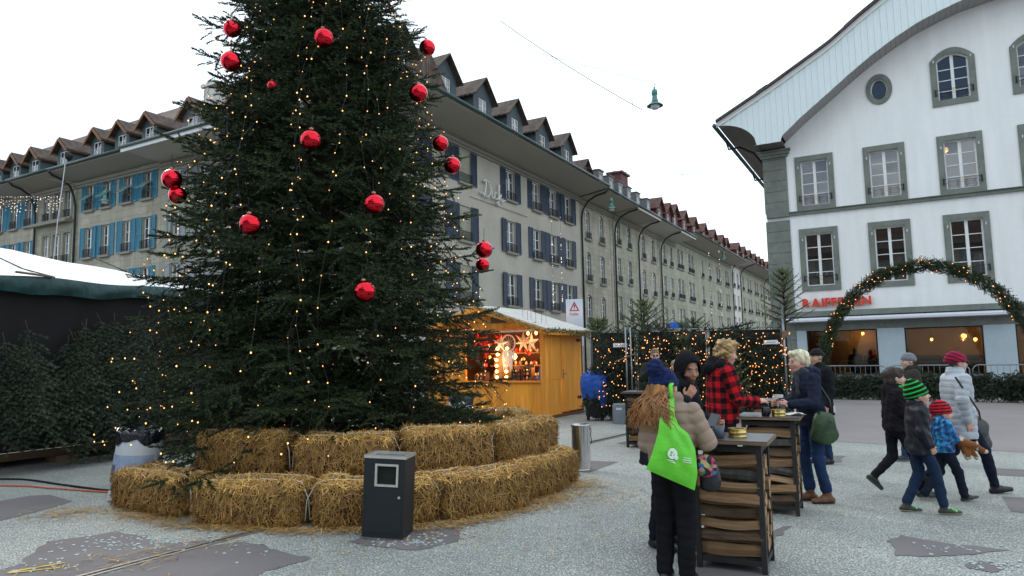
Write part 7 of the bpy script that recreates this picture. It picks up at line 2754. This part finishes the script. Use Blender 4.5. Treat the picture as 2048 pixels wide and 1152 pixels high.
p.jacket([(r[0], r[1], r[2], r[3] * 1.12, r[4] * 1.15) for r in SHORT], bluepat, 'nylon', (.095, .085, .066), h=.008, fold=.010, collar=COLLAR)
p.shoes((.02, .022, .026), (.28, .30, .24), .30, .10, toe={'R': (.02, 1, .18), 'L': (0, 1, -.05)})
p.hat(redhat, z0=.0, slope=.12, r=(.096, .116, .112))
p.blob('red_tassel', [((-.0, -.11, 1.55), (-.0, -.16, 1.40), .03, .02)], (.45, .03, .03), 'knit')

def marron(q):
    s = np.sin((q[:, 2:3] + .5 * q[:, 1:2]) * 2 * math.pi / .05)
    return np.where(s > .0, A3(.40, .012, .025), A3(.06, .012, .06))
p = Person('woman in white quilted jacket and red knit hat striding right', 5.06, 7.92, -92, 1.565, 12, h=.0075, yaw=-4, skin=(.58, .37, .30), hair=(.07, .05, .04),
           j=dict(walk('R', .31, .10), hiL=(-.085, -.01, .92), elR=(.235, -.08, 1.13), wrR=(.215, -.02, .88), elL=(-.24, .08, 1.12), wrL=(-.22, .22, .95)), hand={'R': ((0, .2, -1), (-1, 0, 0), .5)})
p.trousers((.012, .015, .03), (.088, .064, .052))
p.jacket([(.66, 0, 0, .205, .17), (.80, 0, 0, .205, .165)] + PUFF[1:], (.40, .43, .47), 'nylon', (.08, .072, .056), quilt=.008, per=.075, fold=.004, collar=COLLAR, h=.0085)
p.shoes((.012, .012, .014), (.02, .02, .02), .26, .30, name='boot', toe={'R': (.02, 1, .12), 'L': (0, .8, -.6)})
p.hat(marron, z0=.012, slope=.05, r=(.094, .115, .106), brim=.010)
p.part('glasses', lambda P: np.minimum(np.abs(ell(p.q(P), (.032, .108, .008), (.022, .010, .017))) - .0025, np.minimum(np.abs(ell(p.q(P), (-.032, .108, .008), (.022, .010, .017))) - .0025, rcone(p.q(P), (.062, .09, .012), (.08, -.01, .010), .003, .003))) * p.hs, p.head_c - .16, p.head_c + .16, .004, 'leather', (.05, .02, .03))
P_WH = p

# --- two dark figures inside the shop
for i, (lab, sx) in enumerate((('broad dark figure seen from behind inside the left shop window', 3.05), ('dark figure at the right edge inside the left shop window', 3.6))):
    w = wb_pt(sx, .9, 0)
    p = Person(lab, w.x, w.y, -30 + 20 * i, 1.68 - .06 * i, 20 + i, h=.014, hair=(.03, .022, .018))
    p.trousers((.01, .01, .012), h=.016)
    p.jacket(COAT, (.010, .010, .012), 'cloth', (.095, .08, .06), collar=COLLAR, h=.016)
    p.hair([((0, -.02, .04), (.092, .112, .1)), ((0, -.05, -.06), (.09, .07, .1))], (.025, .02, .016), .004, 40, [((0, .07, .05), (0, .7, -.7))])
    p.shoes((.012, .012, .014), (.03, .03, .03))
# ------------------------------------------------------------------ bar tables filled with firewood
M['table_top'] = pm('table_top', (.085, .085, .09), .33, metal=.35, noise=(7, .25, 2, .2))
M['table_edge'] = pm('table_edge', (.17, .105, .06), .6, noise=(14, .3))
M['table_iron'] = pm('table_iron', (.035, .033, .034), .55, metal=.5, noise=(16, .25))
M['log_split'] = pm('log_split', (.27, .155, .075), .85, noise=(8, .4, 2.5, .3), stretch=(.4, 5, 5), bump=(30, .6, .01))
M['log_pale'] = pm('log_pale', (.38, .235, .125), .85, noise=(8, .35, 2.5, .25), stretch=(.4, 5, 5), bump=(30, .6, .01))
M['log_dark'] = pm('log_dark', (.10, .06, .035), .9, noise=(9, .45, 2.5, .3), stretch=(.5, 4, 4), bump=(24, .8, .014))
M['log_bark'] = pm('log_bark', (.085, .078, .072), .9, noise=(22, .6, 4, .3), bump=(30, .8, .012))
def log_mesh(seed, L_=.45, m='log_split', round_=False):
    rs = random.Random(seed)
    n = 7 if round_ else 5
    base = []
    for i in range(n):
        a = 2 * math.pi * i / n + rs.uniform(-.25, .25)
        r = 1.0 if round_ else rs.uniform(.75, 1.25)
        base.append((r * math.cos(a), r * math.sin(a)))
    b = MB()
    seg = 8
    bend, ph = rs.uniform(-.012, .012), rs.uniform(0, 6)
    for k in range(seg + 1):
        t = k / seg
        x = -L_ / 2 + L_ * t
        oy, oz = bend * math.sin(t * 4 + ph), .013 * math.sin(t * 4 + ph * 2)
        for (y, z) in base:
            q = 1 + .08 * math.sin(t * 6 + ph + y * 3)
            b.v.append((x, .052 * y * q + oy, .049 * z * q + oz))
    for k in range(seg):
        for i in range(n):
            a, c = k * n + i, k * n + (i + 1) % n
            b.f.append((a, a + n, c + n, c))
    b.f.append(tuple(range(n)))
    b.f.append(tuple(reversed(range(seg * n, seg * n + n))))
    me = b.data('log', M[m])
    me.materials.append(M['log_pale'])
    me.polygons[len(me.polygons) - 1].material_index = 1
    me.polygons[len(me.polygons) - 2].material_index = 1
    return me
LOGS = [log_mesh(i, .45, m, r) for i, (m, r) in enumerate((('log_split', 0), ('log_pale', 0), ('log_dark', 0), ('log_split', 0), ('log_bark', 1), ('log_split', 0), ('log_dark', 1), ('log_pale', 0), ('log_dark', 0), ('log_bark', 0)))]
ORD = [0, 6, 3, 8, 5, 1, 4, 0, 2, 9]
def bar_table(label, x, y, rot, seed, loglabel, group, full=True):
    rs = random.Random(seed)
    t = thing('bar_table', label, 'table', (x, y, 0), R_(rot), 'bar tables with firewood')
    w, d, h = .47, .40, .965
    for sx in (-1, 1):
        for sy in (-1, 1):
            MB().box(sx * w / 2 - .02, sy * d / 2 - .02, 0, sx * w / 2 + .02, sy * d / 2 + .02, h - .03).build('leg', M['table_iron'], t)
    for z in (.075, h - .07):
        for sy in (-1, 1):
            MB().box(-w / 2 + .021, sy * d / 2 - .014, z - .02, w / 2 - .021, sy * d / 2 + .014, z + .02).build('rail', M['table_iron'], t)
        for sx in (-1, 1):
            MB().box(sx * w / 2 - .014, -d / 2 + .021, z - .02, sx * w / 2 + .014, d / 2 - .021, z + .02).build('rail', M['table_iron'], t)
    MB().box(-w / 2 + .016, -d / 2 + .016, .095, w / 2 - .016, d / 2 - .016, .103).build('shelf', M['table_iron'], t)
    MB().box(-.31, -.28, h - .028, .31, .28, h - .006).build('top_board', M['table_edge'], t)
    MB().box(-.305, -.275, h - .0055, .305, .275, h).build('steel_top', M['table_top'], t)
    Rm = Matrix.Rotation(R_(rot), 3, 'Z')
    z = .152
    r = 0
    while z < .88:
        nn = 4
        for c in range(nn):
            if not full and c > 1:
                continue
            yy = -d / 2 + .035 + c * .107 + rs.uniform(-.012, .012)
            o = obj('log', LOGS[ORD[(r + c * 3 + seed) % 10]] if c else LOGS[ORD[(r + seed) % 10]], None, Vector((x, y, 0)) + Rm @ Vector((rs.uniform(-.012, .012) + (.02 if c % 2 else 0), yy, z + rs.uniform(-.008, .008))))
            o.rotation_euler = (rs.uniform(0, 6.28), rs.uniform(-.05, .05), R_(rot) + rs.uniform(-.05, .05) + (math.pi if rs.random() < .5 else 0))
            ordn = ('lowest', 'second lowest', 'third lowest', 'fourth lowest', 'fifth lowest', 'sixth lowest', 'seventh lowest', 'top')[min(r, 7)]
            tag(o, ('%s log in the front row of the %s' % (ordn, loglabel)) if c == 0 else ('%s log, %s row back, ending on the side of the %s' % (ordn, ('', 'second', 'third', 'last')[c], loglabel)), 'firewood', group)
            sc = rs.uniform(.86, 1.08)
            o.scale = (1.03, sc, sc)
        z += .092
        r += 1
    return t
TR = -27
bar_table('front bar table with dark steel top, stacked with split firewood', 1.69, 5.47, TR, 0, 'front bar table stack', 'firewood in the front table')
bar_table('second bar table with firewood, between the plaid jacket and the bleached hair', 2.66, 7.24, TR, 3, 'second bar table stack', 'firewood in the second table')
bar_table('third bar table, farther back right of the plaid jacket', 3.55, 9.55, TR, 5, 'third bar table stack', 'firewood in the third table', False)
bar_table('far bar table left of the bobble hat', 2.28, 12.3, TR, 7, 'far bar table stack', 'firewood in the far table', False)
TZ = .966
M['brass'] = pm('brass', (.55, .40, .14), .3, metal=.9, noise=(14, .2))
M['mug_blue'] = pm('mug_blue', (.055, .075, .10), .35, noise=(9, .15))
M['mug_black'] = pm('mug_black', (.012, .012, .015), .3, noise=(9, .15))
M['mulled'] = pm('mulled', (.03, .006, .006), .2, noise=(5, .1))
M['paper'] = pm('paper', (.65, .63, .58), .8, noise=(12, .1), bump=(12, .8, .02))
def tin(label, x, y, m='brass', r=.068, h=.062):
    t = thing('round_tin', label, 'ashtray', (x, y, TZ), 0, 'round tins on the bar tables')
    MB().lathe([(r, 0), (r + .002, .004), (r, .008), (r, h * .5), (r + .002, h * .55), (r, h * .6), (r, h), (r - .004, h), (r - .005, .008)], 28).build('tin', M[m], t, smooth=False)
    smooth_angle(t.children[-1], 35)
    MB().lathe([(r + .0015, h - .004), (r + .003, h), (r + .0015, h + .004), (r - .006, h + .002)], 28, capb=False, capt=False).build('rim', M[m], t, smooth=True)
def mug(label, x, y, m, ang=0.0, z=TZ):
    t = thing('mug', label, 'mug', (x, y, z), ang, 'mugs on the bar tables')
    MB().lathe([(.036, 0), (.040, .004), (.041, .092), (.037, .093), (.035, .02)], 22, capt=False).build('cup', M[m], t, smooth=True)
    MB().lathe([(.0355, .07), (.0355, .072)], 18).build('drink', M['mulled'], t)
    MB().tube([(-.039, 0, .075), (-.062, 0, .072), (-.07, 0, .05), (-.060, 0, .028), (-.039, 0, .022)], .006, 6).build('handle', M[m], t, smooth=True)
    return t
tin('brass tin on the front bar table', 1.735, 5.43)
mug('blue grey mug on the front bar table', 1.575, 5.38, 'mug_blue', .4)
mug('black mug at the left edge of the front bar table', 1.49, 5.48, 'mug_black', 1.0)
tin('brass tin on the second bar table', 2.70, 7.10)
mug('black mug on the second bar table by the plaid sleeve', 2.575, 7.12, 'mug_black', 2.0)
mug('black mug held on the second bar table by the bleached woman', 2.83, 7.35, 'mug_black', .6)
tin('pale tin on the third bar table', 3.62, 9.5, 'paper', .065, .06)
mug('black mug on the third bar table', 3.78, 9.45, 'mug_black', .6)
def crumple(label, x, y):
    rs = random.Random(3)
    b = MB()
    n = 9
    for j in range(n + 1):
        for i in range(n + 1):
            b.v.append((-.09 + .18 * i / n + rs.uniform(-.008, .008), -.06 + .12 * j / n + rs.uniform(-.008, .008), .008 + .028 * rs.random() * math.sin(math.pi * i / n)))
    for j in range(n):
        for i in range(n):
            a = j * (n + 1) + i
            b.f.append((a, a + 1, a + n + 2, a + n + 1))
    o = b.build('napkin', M['paper'], None, (x, y, TZ))
    tag(o, label, 'napkin')
crumple('crumpled white napkin on the right end of the second bar table', 2.88, 7.13)
ph = thing('phone', 'dark phone held by the hooded man over the front table', 'phone', (1.60, 5.60, 1.075), R_(-25))
ph.rotation_euler = (R_(38), R_(12), R_(-30))
MB().box(-.038, -.075, 0, .038, .075, .008).build('case', M['mug_black'], ph)
M['screen'] = pm('screen', (.03, .035, .045), .08, noise=(5, .1))
MB().box(-.034, -.068, .0085, .034, .068, .0095).build('screen', M['screen'], ph)

# ------------------------------------------------------------------ bags and held things
M['tote_green'] = pm('tote_green', (.13, .60, .03), .55, noise=(4, .12, 12, .1), bump=(8, .55, .03))
M['tote_print'] = pm('tote_print', (.75, .85, .72), .6, noise=(30, .1))
M['tote_mark'] = pm('tote_mark', (.05, .32, .10), .6, noise=(9, .1))
def tote():
    Lc = np.array([(1.111, 1.306), (1.061, 1.203), (1.017, 1.166), (1.003, 1.084), (0.956, 0.948), (0.903, 0.826)])
    Rc = np.array([(1.142, 1.306), (1.13, 1.188), (1.151, 1.112), (1.212, 1.063), (1.252, 0.956), (1.259, 0.789), (1.233, 0.677)])
    def along(C, f):
        s = np.r_[0, np.cumsum(np.hypot(*np.diff(C, axis=0).T))]
        return np.array([np.interp(f * s[-1], s, C[:, 0]), np.interp(f * s[-1], s, C[:, 1])])
    nu, nv = 14, 22
    b = MB()
    def surf(sgn):
        k0 = len(b.v)
        for j in range(nv + 1):
            f = j / nv
            l, r = along(Lc, f), along(Rc, f)
            for i in range(nu + 1):
                u = i / nu
                p = l + (r - l) * u
                e = math.sin(math.pi * u) ** .7 * (math.sin(math.pi * min(1, f * 1.0)) ** .6) if 0 < u < 1 else 0
                y = 4.845 + .055 * (f - .3) * 0 + sgn * (.012 + .045 * f) * e + .010 * math.sin(u * 9 + f * 4) * e + .10 * (1 - f) ** 3
                if sgn < 0:
                    y += .006 * math.sin(f * 20 - u * 13) * e
                b.v.append((p[0], y, p[1]))
        for j in range(nv):
            for i in range(nu):
                a = k0 + j * (nu + 1) + i
                q = (a, a + nu + 1, a + nu + 2, a + 1)
                b.f.append(q if sgn < 0 else q[::-1])
    surf(-1)
    surf(1)
    t = thing('tote_bag', 'bright green cloth bag hanging on the back of the tan jacket', 'bag', (1.1, 4.845, .69))
    o = b.build('cloth', M['tote_green'], t, (-1.1, -4.845, -.69), smooth=True)
    MB().tube([(.022, .10, .61), (.03, .15, .70), (.09, .27, .73), (.13, .42, .64)], [.014, .016, .016, .012], 6).build('shoulder_strap', M['tote_green'], t, smooth=True)
    # printed emblem: white disc with a four petal flower, a small ring and two lines of print
    def at(px, pz):
        best = min((v for v in b.v[:(nu + 1) * (nv + 1)]), key=lambda v: (v[0] - px) ** 2 + (v[2] - pz) ** 2)
        return best[1]
    def disc(name, px, pz, r, m, off, pts=None, n=20):
        P = pts or [(r * math.cos(2 * math.pi * i / n), r * math.sin(2 * math.pi * i / n)) for i in range(n)]
        q = MB()
        for (x, z) in P:
            q.v.append((px + x - 1.1, at(px + x, pz + z) - off - 4.845, pz + z - .69))
        q.f.append(tuple(range(len(P))))
        q.build(name, m, t)
    disc('emblem_disc', 1.082, .935, .036, M['tote_print'], .010)
    cross = []
    for i in range(32):
        a = 2 * math.pi * i / 32
        r = .006 + .015 * abs(math.cos(2 * (a + .785)))
        cross.append((r * math.cos(a), r * math.sin(a)))
    disc('emblem_flower', 1.080, .938, .02, M['tote_mark'], .012, cross)
    disc('emblem_ring', 1.108, .905, .015, M['tote_print'], .012)
    disc('emblem_ring_core', 1.108, .905, .008, M['tote_mark'], .014)
    for k, (x0, w, z0) in enumerate(((1.155, .055, .905), (1.150, .06, .890), (1.150, .062, .876), (1.045, .05, .892), (1.06, .04, .880))):
        disc('print_line', x0, z0, .02, M['tote_print'], .010, [(0, 0), (w, -.012), (w, -.006), (0, .006)])
tote()
# black handbag with flowered flap
def flower_mat():
    m, n, l, b = _nt('flower_print')
    t = n.new('ShaderNodeTexCoord')
    v = n.new('ShaderNodeTexVoronoi')
    v.inputs['Scale'].default_value = 34
    r = n.new('ShaderNodeValToRGB')
    r.color_ramp.interpolation = 'CONSTANT'
    cols = [(0, (.01, .01, .015)), (.25, (.55, .03, .10)), (.42, (.02, .20, .50)), (.58, (.01, .01, .02)), (.70, (.62, .25, .28)), (.82, (.05, .30, .08)), (.9, (.6, .5, .2))]
    e = r.color_ramp.elements
    e[0].position, e[0].color = cols[0][0], (*cols[0][1], 1)
    e[1].position, e[1].color = cols[1][0], (*cols[1][1], 1)
    for p, c in cols[2:]:
        q = e.new(p)
        q.color = (*c, 1)
    s = n.new('ShaderNodeSeparateColor')
    l.new(t.outputs['Object'], v.inputs['Vector'])
    l.new(v.outputs['Color'], s.inputs['Color'])
    l.new(s.outputs['Red'], r.inputs['Fac'])
    l.new(r.outputs['Color'], b.inputs['Base Color'])
    b.inputs['Roughness'].default_value = .5
    return m
M['flower_print'] = flower_mat()
M['leather_black'] = pm('leather_black', (.010, .010, .012), .4, noise=(12, .2), bump=(40, .3))
M['leather_tan'] = pm('leather_tan', (.22, .10, .03), .5, noise=(12, .2))
hb = thing('handbag', 'black handbag with colourful flowered flap at the tan jacket hip', 'bag', (1.385, 5.03, .63), R_(-22))
def pillow(w, d, h, m, parent, name, z0=0, y0=0, e=3.0, nx=16, taper=0.0):
    def fn(P):
        x, y, z = P[:, 0] / (w / 2 * (1 - taper * (P[:, 2] - z0) / h)), (P[:, 1] - y0) / (d / 2), (P[:, 2] - z0 - h / 2) / (h / 2)
        return ((np.abs(x) ** e + np.abs(y) ** 2.2 + np.abs(z) ** e) ** (1 / e) - 1) * min(w, d, h) / 2 + .008 * vnoise(P, 3, 18, 2)
    V, F = surface_nets(fn, (-w * .65, y0 - d * .8, z0 - h * .15), (w * .65, y0 + d * .8, z0 + h * 1.15), max(w, h) / 26)
    return np_mesh(name, V, F, m, parent, True)
pillow(.17, .09, .24, M['leather_black'], hb, 'pouch')
pillow(.175, .05, .15, M['flower_print'], hb, 'flap', .10, -.035)
MB().box(-.075, -.062, .05, -.055, -.054, .12).build('zip_tag', M['leather_tan'], hb)
# green shoulder bag
M['bag_green'] = pm('bag_green', (.035, .085, .030), .5, noise=(5, .5, 2, .5), bump=(9, .6, .03))
gb = thing('shoulder_bag', 'slouchy dark green shoulder bag on the bleached woman', 'bag', (3.27, 7.36, .64), R_(8))
pillow(.30, .15, .34, M['bag_green'], gb, 'pouch', taper=.22)
MB().tube([(.08, -.02, .30), (.10, .03, .45), (.02, .12, .66), (-.08, .2, .74)], .012, 6).build('strap', M['leather_black'], gb, smooth=True)
MB().box(.09, -.05, .33, .11, -.04, .40).build('buckle', M['steel'], gb)
# grey bag of the woman in white
gg = thing('carrier_bag', 'grey carrier bag swinging behind the white jacket', 'bag', (5.43, 8.13, .42), R_(-5))
M['bag_grey'] = pm('bag_grey', (.055, .058, .06), .6, noise=(7, .3), bump=(8, .7, .04))
pillow(.24, .10, .40, M['bag_grey'], gg, 'pouch', taper=.25)
MB().tube([(-.05, 0, .38), (-.08, -.05, .6), (-.14, -.10, .85), (-.2, -.14, 1.0)], .01, 6).build('strap', M['leather_black'], gg, smooth=True)
xb = tag(MB().tube([(4.93, 7.72, 1.30), (4.97, 7.69, 1.20), (5.05, 7.675, 1.06), (5.14, 7.69, .92), (5.21, 7.78, .82)], .011, 6).build('cross_strap', M['leather_black']), 'dark shoulder strap across the white jacket', 'strap')
# plush toy
pt = thing('plush_toy', 'brown and white plush animal in the arms of the small child', 'plush toy', (4.80, 7.42, .46), R_(0))
def plush():
    prims = [((-.06, 0, .16), (.08, 0, .12), .05, .045), ((.08, 0, .12), (.16, .0, .07), .04, .032), ((.16, 0, .07), (.20, 0, .06), .03, .022), ((-.05, 0, .12), (-.02, -.02, .0), .03, .022), ((.03, 0, .1), (.08, -.02, .0), .028, .022), ((.0, .0, .1), (.0, -.03, .01), .026, .022), ((.12, 0, .11), (.11, 0, .17), .014, .012), ((-.08, 0, .18), (-.10, 0, .24), .03, .03)]
    def fn(P):
        d = None
        for p in prims:
            e = rcone(P, *p)
            d = e if d is None else smin(d, e, .012)
        return d
    V, F = surface_nets(fn, (-.17, -.1, -.06), (.27, .1, .3), .008)
    c = np.tile(A3(.20, .075, .025), (len(V), 1))
    c[vnoise(V, 2, 34, 1) > .35] = (.55, .48, .40)
    c[V[:, 2] < .01] = (.5, .45, .38)
    np_mesh('plush_body', V, F, M['knit'], pt, True, attrs={'Col': c})
plush()
# bottle bag in the hand of the person with grey hat
M['plastic_white'] = pm('plastic_white', (.62, .63, .66), .3, noise=(14, .15), bump=(16, .5, .02))
M['label_red'] = pm('label_red', (.50, .02, .03), .4, noise=(14, .2))
bt = thing('plastic_bottle', 'white plastic bottle with red label in the hand of the grey hatted person', 'bottle', (5.60, 10.16, .40))
MB().lathe([(.04, 0), (.05, .01), (.05, .24), (.02, .30), (.016, .34)], 16).build('bottle', M['plastic_white'], bt, smooth=True)
MB().lathe([(.0515, .03), (.0515, .12)], 16, capb=False, capt=False).build('label_band', M['label_red'], bt, smooth=True)
MB().lathe([(.018, .34), (.018, .365)], 10).build('cap', M['label_red'], bt)
